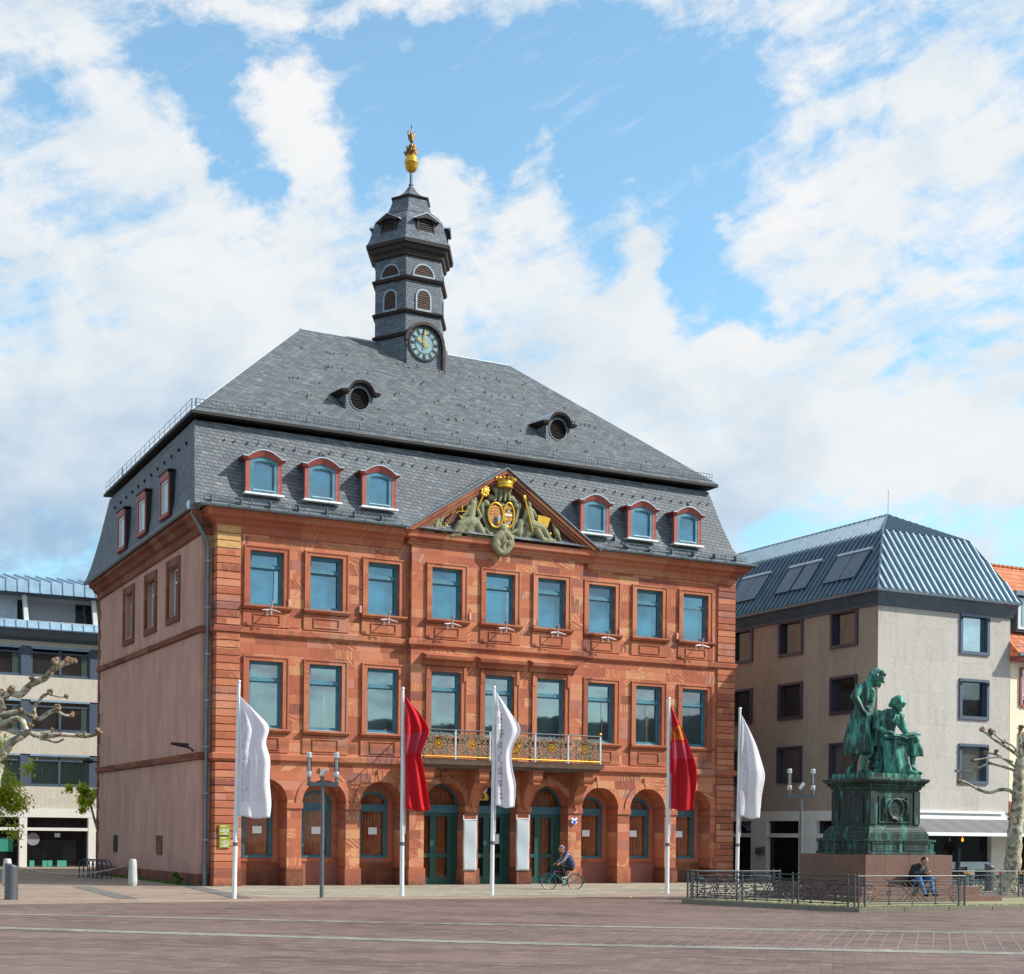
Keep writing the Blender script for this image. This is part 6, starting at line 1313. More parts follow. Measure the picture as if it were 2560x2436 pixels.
def fence(a,b,npan,label,pairs=True,post2=True):
    a=Vector(a);b=Vector(b); d=b-a; L=d.length; ang=math.atan2(d.y,d.x); e_=empty('iron_fence_section',(a.x,a.y,.125),ang,label,'fence','wrought iron fence round the monument'); w_=L/npan
    for k in range(npan+1):
        for dx_ in((-.09,.09) if 0<k<npan else ((0,.2) if k==0 else(-.2,0))):
            p=MB(); p.box(dx_+k*w_-.018,dx_+k*w_+.018,-.018,.018,-.03,.80); o=p.build('fence_post',M_['iron'],e_); g=MB(); g.ball((dx_+k*w_,0,.83),.022,0,8,6); g.lathe([(.012,.8),(.02,.81),(.01,.82)],(dx_+k*w_,0,0),6); g.build('ball_finial',M_['goldd'],o)
        p=MB(); xc=k*w_+(.1 if k==0 else -.1 if k==npan else 0)
        for j in range(6): z=.1+j*.11; p.tube([(xc+.06*math.cos(t_),0,z+.05*math.sin(t_)) for t_ in [2*PI*i/8 for i in range(8)]],.008,4,0,closed=True)
        p.build('post_ornament',M_['iron'],e_)
    p=MB(); p.tube([(-.03,0,.79),(L+.03,0,.79)],.02,6); p.build('top_rail',M_['iron'],e_)
    for k in range(npan):
        p=MB(); x0=k*w_+(.22 if k==0 else .11); x1=(k+1)*w_-(.22 if k==npan-1 else .11); W_=x1-x0; r_=.0135
        P=lambda pts: p.tube([(x0+u*W_,0,z) for u,z in pts],r_,4,0,False)
        P([(0,.66),(1,.66)]); P([(0,.07),(1,.07)]); 
        for z,zz in((.56,.50),(.44,.38),(.20,.26),(.32,.32)):
            P([(.14,z),(.30,z),(.40,z if z!=.56 else .5)]); P([(.60,z if z!=.56 else .5),(.70,z),(.86,z)])
        P([(0,.56),(.30,.56),(.36,.50),(.40,.50)]); P([(.60,.50),(.64,.50),(.70,.56),(1,.56)]); P([(.12,.14),(.88,.14)])
        for q_ in(-.06,0,.06): P([(.40+q_,.62),(.60+q_,.12)]); P([(.60+q_,.62),(.40+q_,.12)])
        for uc in(.25,.75):
            P([(uc,.04),(uc,.70)]); p.tube([(x0+uc*W_+.055*math.cos(t_),0,.34+.07*math.sin(t_)) for t_ in [2*PI*i/12 for i in range(12)]],r_,4,0,closed=True)
            for z in(.08,.68): p.ball((x0+uc*W_,0,z),(.035,.02,.035),0,6,4)
            for s_ in(-1,1): p.tube([(x0+uc*W_+s_*x,0,.66+z) for x,z in((0,.0),(.03,.03),(.06,.05),(.08,.03),(.07,.01))],r_,4,0,False); p.tube([(x0+uc*W_+s_*x,0,.07-z) for x,z in((0,.0),(.03,.02),(.05,.01))],r_,4,0,False)
        for uc,s_ in((.0,1),(1.,-1)):
            for v in(-1,1): p.tube([(x0+uc*W_+(x),0,z) for x,z in spiral(s_*.13,.36+v*.15,.11,1.2,PI/2*v if s_>0 else PI/2*v,s_)],.014,5,0,False); 
            p.tube([(x0+uc*W_,0,.36),(x0+uc*W_+s_*.12,0,.36),(x0+uc*W_+s_*.22,0,.36)],[.012,.02,.006],5)
            p.tube([(x0+uc*W_+s_*.03,0,.60),(x0+uc*W_+s_*.16,0,.58),(x0+uc*W_+s_*.27,0,.48),(x0+uc*W_+s_*.30,0,.42)],.012,5,0,False); p.tube([(x0+uc*W_+s_*.03,0,.12),(x0+uc*W_+s_*.16,0,.13),(x0+uc*W_+s_*.27,0,.22),(x0+uc*W_+s_*.30,0,.28)],.012,5,0,False)
        P([(.5,.04),(.5,.14)]); p.ball((x0+.5*W_,0,.07),(.045,.02,.03),0,6,4); p.ball((x0+.5*W_,0,.67),(.05,.02,.03),0,6,4)
        p.build('ironwork_panel',M_['iron'],e_)
    return e_
nB=Vector((-dB.y,dB.x,0)); FA=KA+Vector((-.02,.35,0)); FB=KB+Vector((.16,.05,0))
fence(FB,FA,3,'iron fence section with three scrollwork panels at the front left of the monument platform')
fR0=FA+dR*.12; fence(fR0,fR0+dR*((ground(2345,2265).x-fR0.x)/dR.x),1,'single panel iron fence section in front of the sitting man')
g2_=ground(2498,2262); kk=(g2_.x-fR0.x)/dR.x; fence(fR0+dR*kk,fR0+dR*(kk+7.5),3,'iron fence section at the right edge before the cafe terrace')
fB0=FB+Vector((.12,.15,0)); fence(fB0,fB0+dB*2.9,1,'iron fence section behind the front left section beside the flagpole')
fence(fB0+dB*8.6,fB0+dB*14.5,2,'iron fence section behind the granite steps before the cafe tables')
# ================================================================ FLAGPOLES AND FLAGS
poles=[((585,2247.7),(597.4,1707)),((1004.7,2241),(1007,1724)),((1229.6,2239),(1235.5,1721)),((1667.6,2235),(1672.4,1749)),((1842,2228),(1850,1774))]
names=['slim white flagpole carrying the white flag before the left corner of the town hall','slim white flagpole carrying the red flag before the town hall entrance','slim white flagpole carrying the lettered white flag before the balcony','slim white flagpole carrying the crested red flag right of the entrance','slim white flagpole behind the iron fence, farthest to the right']
PD=[]
for (b,tp),lb_ in zip(poles,names):
    g=ground(*b); d=g.y; top=at(tp[0],tp[1],d); v=top-g; e_=empty('flagpole',g,0,lb_,'flagpole','flagpoles before the town hall'); PD.append((g,d,top))
    m=MB(); m.tube([(0,0,0),v*.27,v*.5,v],[.068,.066,.056,.045],14); m.build('mast',M_['pole'],e_,40)
    m=MB(); m.lathe([(.05,0),(.06,.02),(.05,.06),(.02,.08)],v,10); m.build('mast_cap',M_['steel'],e_)
    m=MB(); m.tube([v*.245,v*.262],.074,12); m.build('mast_collar',M_['grey'],e_)
    m=MB(); m.tube([v*.93+Vector((.07,-.05,0)),v*.3+Vector((.09,-.05,0))],.007,4); m.build('halyard',M_['white'],e_)
def interp(P,t_):
    L=[0]; 
    for a,b in zip(P,P[1:]): L.append(L[-1]+math.hypot(b[0]-a[0],b[1]-a[1]))
    s_=t_*L[-1]
    for i in range(len(P)-1):
        if s_<=L[i+1]+1e-9: k=(s_-L[i])/max(L[i+1]-L[i],1e-9); return (P[i][0]+(P[i+1][0]-P[i][0])*k,P[i][1]+(P[i+1][1]-P[i][1])*k)
    return P[-1]
def smooth(P,n=28):
    Q=[interp(P,i/n) for i in range(n+1)]
    for _ in range(2): Q=[Q[0]]+[((Q[i-1][0]+2*Q[i][0]+Q[i+1][0])/4,(Q[i-1][1]+2*Q[i][1]+Q[i+1][1])/4) for i in range(1,n)]+[Q[-1]]
    return Q
def flagmat(name,c,kind):
    m,t,b=newmat(name); P=t.coord(); u,v,_z=t.sep(t.coord('UV')); t.put(b.inputs['Base Color'],c); b.inputs['Roughness'].default_value=.75
    col=t.mix(t.mr(t.noise(P,14,3,.6),.3,.7,0,.06),c,(c[0]*.8,c[1]*.8,c[2]*.85))
    f=t.m('MULTIPLY',t.m('LESS_THAN',u,.99),t.m('GREATER_THAN',t.m('SUBTRACT',1.,v),.9)); 
    bx=lambda u0,u1,v0,v1: t.m('MULTIPLY',t.m('MULTIPLY',t.m('GREATER_THAN',u,u0),t.m('LESS_THAN',u,u1)),t.m('MULTIPLY',t.m('GREATER_THAN',v,v0),t.m('LESS_THAN',v,v1)))
    if kind=='w':    # grey column of faint print and a sketchy grey drawing low on the right
        n=t.noise(t.comb(u,t.m('MULTIPLY',v,3.),0.),9,5,.7,1.5); n2=t.noise(t.comb(u,t.m('MULTIPLY',v,3.),4.),6,3,.6,3.)
        ed_=t.mr(t.m('ABSOLUTE',t.m('SUBTRACT',n2,.5)),.0,.035,1,0)
        col=t.mix(t.m('MULTIPLY',bx(.08,.36,.12,.88),t.mr(n,.42,.62,0,.55)),col,(.36,.34,.44)); col=t.mix(t.m('MULTIPLY',bx(.45,.95,.55,.86),t.m('MULTIPLY',ed_,.55)),col,(.42,.36,.33))
    if kind=='b':    # pale beige block letters field and sketch
        n2=t.noise(t.comb(u,t.m('MULTIPLY',v,3.),4.),7,3,.6,3.); ed_=t.mr(t.m('ABSOLUTE',t.m('SUBTRACT',n2,.5)),.0,.03,1,0)
        blk_=t.m('LESS_THAN',t.m('FRACT',t.m('MULTIPLY',v,9.)),.55)
        col=t.mix(t.m('MULTIPLY',bx(.10,.34,.12,.9),t.m('MULTIPLY',blk_,.5)),col,(.52,.47,.45)); col=t.mix(t.m('MULTIPLY',bx(.5,.95,.60,.9),t.m('MULTIPLY',ed_,.5)),col,(.45,.40,.40))
    if kind=='r':
        col=t.mix(t.m('MULTIPLY',bx(.0,.9,.34,.52),.55),col,(.55,.10,.16))
    if kind=='rc':
        g_=t.m('GREATER_THAN',t.noise(t.comb(u,t.m('MULTIPLY',v,3.),1.),6,2,.5,1.),.50)
        col=t.mix(t.m('MULTIPLY',bx(.02,.95,.20,.34),g_),col,(.65,.27,.01)); col=t.mix(t.m('MULTIPLY',bx(.1,.95,.36,.52),.5),col,(.55,.10,.18))
    t.put(b.inputs['Base Color'],col)
    tr=t.n.new('ShaderNodeBsdfTranslucent'); t.put(tr.inputs[0],col); mx=t.n.new('ShaderNodeMixShader'); mx.inputs[0].default_value=.45
    out=[n for n in t.n if n.type=='OUTPUT_MATERIAL'][0]; t.link(b.outputs[0],mx.inputs[1]); t.link(tr.outputs[0],mx.inputs[2]); t.link(mx.outputs[0],out.inputs[0]); return m
def flag(Lp,Rp,d,mat,lab,grp,folds=3.,amp=.10,ph=0.,hem=None):
    A,B=smooth(Lp),smooth(Rp); nu,nv=26,56; m=MB(); uv=[]
    for j in range(nv+1):
        v=j/nv; a=interp(A,v); b=interp(B,v)
        for i in range(nu+1):
            u=i/nu; px=a[0]+(b[0]-a[0])*u; py=a[1]+(b[1]-a[1])*u+2.2*math.sin(u*7+v*4)*v; w_=math.hypot(b[0]-a[0],b[1]-a[1])/60.
            dd=amp*w_*(math.sin(2*PI*folds*(u*.9+.10*v)+ph+1.5*math.sin(v*3.2))*(.35+.65*u)+.45*math.sin(5*u+9*v+ph))
            m.v.append(tuple(at(px,py,d-.05+dd))); uv.append((u,v))
    for j in range(nv):
        for i in range(nu): a=j*(nu+1)+i; m.f.append((a,a+1,a+nu+2,a+nu+1)); m.m.append(0)
    me=m.mesh('flag',[mat],'all',False); ul=me.uv_layers.new(name='uv')
    for lp_ in me.loops: ul.data[lp_.index].uv=uv[lp_.vertex_index]
    o=place('flag',me); 
    # origin at the hoist
    c=Vector(m.v[0]); me.transform(Matrix.Translation(-c)); o.location=c
    sm_=o.modifiers.new('cloth thickness','SOLIDIFY'); sm_.thickness=.008
    return tag(o,lab,'flag',grp)
fw=flagmat('white flag cloth with faint print',(.88,.88,.93),'w'); fb_=flagmat('white flag cloth with beige letters',(.88,.88,.93),'b'); fr1=flagmat('red flag cloth',(.66,.008,.022),'r'); fr2=flagmat('red flag cloth with golden crest',(.60,.008,.024),'rc')
flag([(600,1740),(599,1900),(595,2042)],[(600,1740),(640,1782),(678,1818),(660,1856),(673,1885),(677,1900),(672,1945),(679,2015),(674,2047)],PD[0][1],fw,'white flag with a faint column of grey print, leftmost, before the corner pilaster','white flags',1.9,.07,.4)
flag([(1012,1740),(1013,1900),(1014,2024)],[(1012,1740),(1050,1785),(1077,1825),(1051,1885),(1064,1945),(1070,1990),(1076,2029)],PD[1][1],fr1,'red flag on the second pole, hanging beside the balcony','red flags',2.2,.12,1.7)
flag([(1239.5,1730),(1239,1880),(1238,2016)],[(1239.5,1730),(1275,1780),(1306,1823),(1277,1875),(1281,1925),(1291,1962),(1286,2021)],PD[2][1],fb_,'white flag with brown script running upwards, in front of the balcony','white flags',1.9,.08,2.3)
flag([(1676,1764),(1675,1900),(1673.7,2024)],[(1676,1764),(1700,1810),(1717,1848),(1741,1912),(1743,1952),(1732,2028)],PD[3][1],fr2,'red flag with a golden crest on the pole between the two right hand windows','red flags',2.4,.10,.2)
flag([(1855,1789),(1852,1900),(1849,2043)],[(1855,1789),(1875,1828),(1892,1865),(1914,1939),(1904,1989),(1899,2048)],PD[4][1],fw,'white flag farthest right, in front of the brown office wall','white flags',1.6,.07,3.1)
# script on the third flag
tx=text_mb('Brüder Grimm',.30); mx_=max(v[0] for v in tx.v)
def onflag(v):
    px=1246+(.36-v.y)*26; py=2001-v.x/mx_*215; p=at(px,py,PD[2][1]-.20); return p+Vector((0,-v.z,0))
c0=at(1246,2001,PD[2][1]-.2); tx.xf(lambda v:onflag(v)-c0); o=tx.build('flag_lettering',simple('brown lettering ink',(.07,.035,.035)),fix=False)
fl3=[o2 for o2 in bpy.data.objects if o2.name.startswith('flag') and o2.get('label','').startswith('white flag with brown')][0]
o.parent=fl3; o.location=c0-fl3.location
# ================================================================ STREET LAMPS
def lamp(base,d,sc,label,az=0.):
    e_=empty('street_lamp',base,az,label,'street lamp','twin head street lamps')
    H=3.55*sc; m=MB(); m.tube([(0,0,0),(0,0,H*.55),(0,0,H)],[.062*sc,.055*sc,.045*sc],12); m.build('post',M_['grey'],e_,40)
    m=MB(); z=3.32*sc; m.box(-.46*sc,.46*sc,-.045*sc,.045*sc,z-.06*sc,z+.06*sc); m.tube([(-.40*sc,0,z),(-.40*sc,0,z+.22*sc)],.05*sc,8); m.tube([(.40*sc,0,z),(.40*sc,0,z+.22*sc)],.05*sc,8); m.build('cross_arm',M_['grey'],e_,40)
    m=MB(); m.tube([(0,0,H),(-.02*sc,-.02,H+.08*sc)],.03*sc,8); m.tube([(-.07*sc,-.05*sc,H+.02*sc),(.09*sc,0,H+.20*sc)],[.055*sc,.075*sc],10); m.build('spotlight_head',M_['steel'],e_,40)
    for s_ in(-1,1):
        x=s_*.40*sc; z0=z+.20*sc; m=MB(); m.lathe([(.07*sc,0),(.08*sc,.02),(.078*sc,.15*sc),(.075*sc,.16*sc),(.03*sc,.17*sc),(.03*sc,.56*sc),(.072*sc,.57*sc),(.08*sc,.58*sc),(.08*sc,.70*sc),(.055*sc,.73*sc),(0,.735*sc)],(x,0,z0),14); m.build('lamp_head',M_['steel'],e_,30)
        g=MB(); g.lathe([(.074*sc,.15*sc),(.074*sc,.58*sc)],(x,0,z0),16,cap=False); g.build('glass_cylinder',M_['clear'],e_,'all')
        r_=MB(); 
        for k in range(7): r_.lathe([(.028*sc,.19*sc+k*.055*sc),(.06*sc,.20*sc+k*.055*sc),(.06*sc,.205*sc+k*.055*sc),(.028*sc,.215*sc+k*.055*sc)],(x,0,z0),12)
        r_.build('reflector',M_['steel'],e_)
g=ground(804,2245); lamp(g,g.y,1.,'grey twin head street lamp before the second ground floor arch of the town hall')
d2=g.y*1.17; p=at(2001.8,2100,d2); lamp(Vector((p.x,p.y,0)),d2,1.,'grey twin head street lamp left of the monument before the brown office wall')
# ================================================================ FACADE THINGS
def hw(s,n,z): p=HF.o+HF.T*s+HF.N*n; return Vector((p.x,p.y,z))
ordn=['first','','third','fourth','fifth','sixth','seventh','','ninth']
for i in(0,2,3,4,5,6,8):
    y=yof(WC[i]); m=MB(); m.tube([(0,0,-.04),(0,-.42,-.02)],.022,6); m.box(-.05,.05,-.03,.0,-.14,.06)
    m.ball((0,-.45,0),.05); m.tube([(-.06,-.44,.0),(-.34,-.5,-.03)],[.035,.02],6); m.tube([(.06,-.44,.0),(.34,-.5,-.07)],[.035,.02],6); m.tube([(0,-.45,.03),(.02,-.52,.30)],[.04,.035],8); m.tube([(0,-.45,-.03),(0,-.44,-.16)],.045,8)
    o=m.build('facade_spotlight',simple('pinkish grey spotlight metal',(.42,.33,.33),.4,.3) if i==0 else bpy.data.materials['pinkish grey spotlight metal'],None,40,hw(WC[i],y-.05,9.66),PHI)
    tag(o,'small metal spotlight bracket under the %s top floor window from the left'%ordn[i],'spotlight','spotlights under the top floor windows')
def sign(px0,px1,py0,py1,lab,lines):
    s0,z1=HF.f(px0,py0,-.1); s1,z0=HF.f(px1,py1,-.1); w_=s1-s0; h=z1-z0; e_=empty('information_sign',hw(s0,-.10,z0),PHI,lab,'sign','olive information signs')
    m=MB(); m.box(0,w_,-.035,0,0,h); m.build('panel',simple('olive green enamel',(.23,.25,.004),.4,0,.04) if 'olive green enamel' not in bpy.data.materials else bpy.data.materials['olive green enamel'],e_)
    m=MB(); random.seed(len(lab))
    for k in range(lines):
        z=h*.66-k*h*.085; x=.05
        if k==0: m.box(.06,.26,-.04,-.036,h*.84,h*.90); continue
        while x<w_-.06:
            l=random.uniform(.02,.07); 
            if random.random()>.12 and x+l<w_-.03: m.box(x,x+l,-.04,-.036,z,z+h*.04)
            x+=l+.015
    m.build('lettering',M_['white'],e_)
sign(547,574.3,2062,2088.6,'olive green sign with white lines of text, upper of two on the corner pilaster',8)
sign(547.5,574.8,2091.6,2119.5,'olive green sign with white text, lower of two on the corner pilaster',8)
for (a,b,t_,bt,lab) in((1159,1191.4,2049,2177,'tall blank white banner on the pier left of the central door'),(1291.6,1322.6,2047,2177,'tall white banner with grey script edge on the pier right of the central door')):
    s0,z1=HF.f(a,t_,RO-.12); s1,z0=HF.f(b,bt,RO-.12); e_=empty('pier_banner',hw(s0,RO-.08,z0),PHI,lab,'banner','white banners beside the entrance'); w_=s1-s0;h=z1-z0
    m=MB(); m.grid(lambda u,v:(u*w_,-.02-.012*math.sin(v*9+u*2),v*h),8,30); o=m.build('banner_sheet',simple('pale banner vinyl',(.36,.41,.45),.5,0,.03,3) if 'pale banner vinyl' not in bpy.data.materials else bpy.data.materials['pale banner vinyl'],e_,'all'); sm_=o.modifiers.new('thickness','SOLIDIFY'); sm_.thickness=.012
    m=MB(); 
    for x in(.01,w_-.01): m.box(x-.012,x+.012,-.04,.02,h-.02,h+.16)
    m.box(0,w_,-.035,-.01,h-.02,h+.01); m.build('hook',M_['white'],e_)
    m=MB(); m.box(.05 if a<1200 else .06,w_-.18 if a<1200 else .075,-.045,-.040,.05,h*.18 if a<1200 else h*.8); m.box(w_*.3,w_-.03,-.045,-.04,h*.02+.02,h*.02+.03); m.build('faint_print',simple('faint grey print '+lab[:8],(.42,.42,.45)),e_)
s0,z0=HF.f(1434.5,2053,RO-.03); m=MB()
W_=.13; m.prism([(-W_,0,.13),(W_,0,.13),(W_,0,-.06),(0,0,-.15),(-W_,0,-.06)],(0,-.02,0),0); m.prism([(-.05,-.022,.13),(.05,-.022,.13),(0,-.022,.07)],(0,-.004,0),1); m.prism([(0,-.022,.04),(.07,-.022,-.02),(.06,-.022,-.09),(0,-.022,-.14),(-.06,-.022,-.09),(-.07,-.022,-.02)],(0,-.004,0),1); m.prism([(-W_,-.022,.07),(-W_,-.022,-.03),(-.07,-.022,.02)],(0,-.004,0),1); m.prism([(W_,-.022,.07),(W_,-.022,-.03),(.07,-.022,.02)],(0,-.004,0),1)
o=m.build('heritage_plaque',[M_['white'],simple('royal blue enamel',(.01,.06,.42))],None,False,hw(s0,RO-.06,z0),PHI); tag(o,'small blue and white shield plaque on the pier right of the right hand door','plaque')
for px,py in((723,1509),(901,1523.6),(1167,1544),(1327,1557.6),(1549.6,1579),(1692.5,1590.8)):
    s0,z0=HF.f(px,py,-.06); m=MB(); m.box(s0-.05,s0+.05,yof(s0)-.10,yof(s0),z0-.13,z0+.13); m.box(s0-.035,s0+.035,yof(s0)-.11,yof(s0)-.10,z0-.10,z0+.10); m.build('sensor_box',simple('pale pink plastic',(.55,.25,.20)) if 'pale pink plastic' not in bpy.data.materials else bpy.data.materials['pale pink plastic'],hall)
m=MB(); y,z=HF.side(480,1878,-.5); m.tube([(0,0,0),(-.15,0,.12),(-.32,.1,.16)],.035,6); m.tube([(-.18,.0,.18),(-.75,.2,.26)],[.09,.05],8)
o=m.build('wall_lamp',M_['black'],None,40,hw(-.45,1.1,4.72),PHI); tag(o,'black lamp arm fixed above the lower string course on the pink side wall','lamp')
m=MB(); m.tube([(0,0,0),(-.5,.1,.05)],.04,6); m.tube([(-.2,0,.02),(-.6,.1,.05)],[.10,.08],8); o=m.build('wall_lamp',M_['black'],None,40,hw(-.45,15.9,4.9),PHI); tag(o,'black wall lamp at the far end of the pink side wall','lamp')
for (ya,yb,za,zb_,mat,lab) in((12.3,12.8,1.06,1.68,M_['black'],'black vent grille low on the pink side wall'),(5.3,6.0,1.06,1.70,M_['sandd'],'brown stone slab set low in the pink side wall')):
    m=MB(); m.box(-.03,.03,ya,yb,za,zb_); m.box(-.045,.0,ya-.04,ya,za-.04,zb_+.04); m.box(-.045,0,yb,yb+.04,za-.04,zb_+.04); m.box(-.045,0,ya,yb,zb_,zb_+.04); m.box(-.045,0,ya,yb,za-.04,za)
    o=m.build('wall_niche',mat,hall); o.location=(-.40,0,0)
# pigeons on the roof
def pigeon(s,n,z,a,lab):
    m=MB(); m.ball((0,0,.10),(.13,.07,.08),0,10,8,Matrix.Rotation(-.35,3,'Y')); m.cap((.09,0,.13),(.13,0,.20),.045,.035); m.ball((.14,0,.22),.038); m.cap((.17,0,.22),(.20,0,.215),.01,.004); m.tube([(-.10,0,.07),(-.24,0,.01)],[.05,.02],6)
    for s_ in(-1,1): m.tube([(0,s_*.02,.04),(0,s_*.025,-.02)],.008,4)
    o=m.build('pigeon',simple('pigeon plumage',(.07,.07,.085)) if 'pigeon plumage' not in bpy.data.materials else bpy.data.materials['pigeon plumage'],None,'all',hw(s,n,z),PHI+a,fix=False); tag(o,lab,'pigeon','pigeons on the roof')
pigeon(3.75,-.3,15.28,.5,'dark pigeon on top of the second dormer from the left'); pigeon(19.5,-.2,15.27,1.2,'dark pigeon on top of the rightmost dormer')
pigeon(15.95,-.25,13.5,-2,'pigeon on the slates right of the fourth dormer'); pigeon(16.3,-.60,13.2,2.8,'pigeon on the gutter below the gap between fourth and fifth dormers'); pigeon(17.4,-.60,13.2,.2,'pigeon on the gutter under the fifth dormer')
# ================================================================ LEFT: bollards, chain, rack, trees
def bollard(px0,px1,pt,pb,mat,lab,slant=0.,taper=0.,name='bollard'):
    g=ground((px0+px1)/2,pb); sc=FPX/g.y; r_=(px1-px0)/2/sc; h=(pb-pt)/sc; m=MB()
    if slant:
        n=28; lo_=[(r_*math.cos(2*PI*i/n),r_*math.sin(2*PI*i/n),0) for i in range(n)]; hi=[(x,y,h-.06-.5*x/r_*slant) for x,y,z in lo_]; hi2=[(x*.95,y*.95,z+.015) for x,y,z in hi]
        for a,b in((lo_,hi),(hi,hi2)):
            for i in range(n): j=(i+1)%n; m.poly([a[i],a[j],b[j],b[i]])
        m.poly(hi2); m.tube([(0,0,0),(0,0,.03)],r_*1.04,24)
    else: m.lathe([(r_*.80,0),(r_,h*.12),(r_,h*.25),(r_*.86,h*.75),(r_*.80,h*.93),(r_*.62,h),(0,h*1.005)],(0,0,0),20)
    o=m.build(name,mat,None,40,g); tag(o,lab,'bollard'); return o,g,h
bm_=simple('dark grey steel',(.12,.13,.145),.4,.6,.06)
bollard(11.5,44.5,2158,2250,bm_,'large dark grey steel cylinder with slanted top at the left edge',.10); bollard(2461.5,2486,2161,2228,bm_,'dark grey steel cylinder with slanted top by the cafe terrace',.12)
_,gR,hR=bollard(320,343,2148,2215.6,M_['grang'],'speckled grey granite bollard before the pink side wall'); _,gL,hL=bollard(6,30,2147,2216,M_['grang'],'granite bollard partly hidden by the steel cylinder at the left edge')
m=MB(); n=46; a=gL+Vector((.1,0,hL*.78)); b=gR+Vector((-.12,0,hR*.80))
for k in range(n):
    p=a.lerp(b,(k+.5)/n); u=(k+.5)/n; p.z-=4*u*(1-u)*.33; dz=-4*(1-2*u)*.33/ (b-a).length
    R3=Matrix.Rotation(math.atan2((b-a).y,(b-a).x),3,'Z')@Matrix.Rotation(-math.atan(dz),3,'Y')@Matrix.Rotation(PI/2*(k%2),3,'X')
    m.tube([p-a+R3@Vector((.062*math.cos(t_),.026*math.sin(t_),0)) for t_ in [2*PI*i/8 for i in range(8)]],.009,4,0,closed=True)
o=m.build('chain',M_['grey'],None,'all',a,fix=False); tag(o,'sagging iron chain hanging between the two granite bollards','chain')
ra,rb=ground(207,2195),ground(272,2199); e_=empty('bicycle_rack',ra,math.atan2((rb-ra).y,(rb-ra).x),'empty dark bicycle rack of six hoops at the foot of the pink side wall','bicycle rack'); L=(rb-ra).length
for k in range(6):
    x=L*(k+.35)/6; m=MB(); r_=.22; q=.52
    m.tube([(x-r_*.8,-r_*.6,0),(x-r_*.8,-r_*.6,q)]+[(x-r_*.8*math.cos(PI*i/8),-r_*.6*math.cos(PI*i/8),q+.24*math.sin(PI*i/8)) for i in range(1,8)]+[(x+r_*.8,r_*.6,q),(x+r_*.8,r_*.6,0)],.026,8); m.build('hoop',M_['framed'],e_,'all')
def leafy(name,c,r,n,mat,lab,cat,size=.10,parent=None,sub='foliage',seed=1):
    random.seed(seed); m=MB(); cl_=[(Vector((random.gauss(0,.45)*r[0],random.gauss(0,.45)*r[1],random.gauss(0,.42)*r[2])),random.uniform(.16,.34)*r[2]) for _ in range(max(6,n//170))]
    for k in range(n):
        cc,rr=random.choice(cl_); p=cc+Vector((random.gauss(0,.5),random.gauss(0,.5),random.gauss(0,.5)))*rr
        R3=Matrix.Rotation(random.uniform(0,6.3),3,'Z')@Matrix.Rotation(random.uniform(-1.2,1.2),3,'X'); s_=size*random.uniform(.6,1.3)
        q=[R3@Vector(v)*s_ for v in((0,-.5,0),(.35,-.1,.06),(.22,.4,0),(0,.62,-.04),(-.22,.4,0),(-.35,-.1,.06))]; m.poly([p+v for v in q])
    return m.build(sub,mat,parent,False,c,fix=False)
def tree_limb(M,pts,r0,r1,n=10):
    R=[r0+(r1-r0)*i/(len(pts)-1) for i in range(len(pts))]
    # round off into a spline
    P=[];RR=[]
    for i in range(len(pts)-1):
        p0=Vector(pts[max(i-1,0)]);p1=Vector(pts[i]);p2=Vector(pts[i+1]);p3=Vector(pts[min(i+2,len(pts)-1)])
        for k in range(5):
            t_=k/5; P.append(.5*((2*p1)+(-p0+p2)*t_+(2*p0-5*p1+4*p2-p3)*t_*t_+(-p0+3*p1-3*p2+p3)*t_**3)); RR.append((R[i]+(R[i+1]-R[i])*t_)*(1+.08*math.sin(len(P)*1.9)))
    P.append(Vector(pts[-1])); RR.append(R[-1]); M.tube(P,RR,n)
def knob(M,c,r):
    for k in range(9): M.ball(Vector(c)+Vector((random.uniform(-1,1),random.uniform(-1,1),random.uniform(-.8,.9)))*r*.55,r*random.uniform(.35,.62),0,7,5)
    for k in range(7): a=Vector((random.uniform(-1,1),random.uniform(-1,1),random.uniform(-.2,1))).normalized(); M.cap(Vector(c)+a*r*.6,Vector(c)+a*r*1.15,r*.12,r*.05)
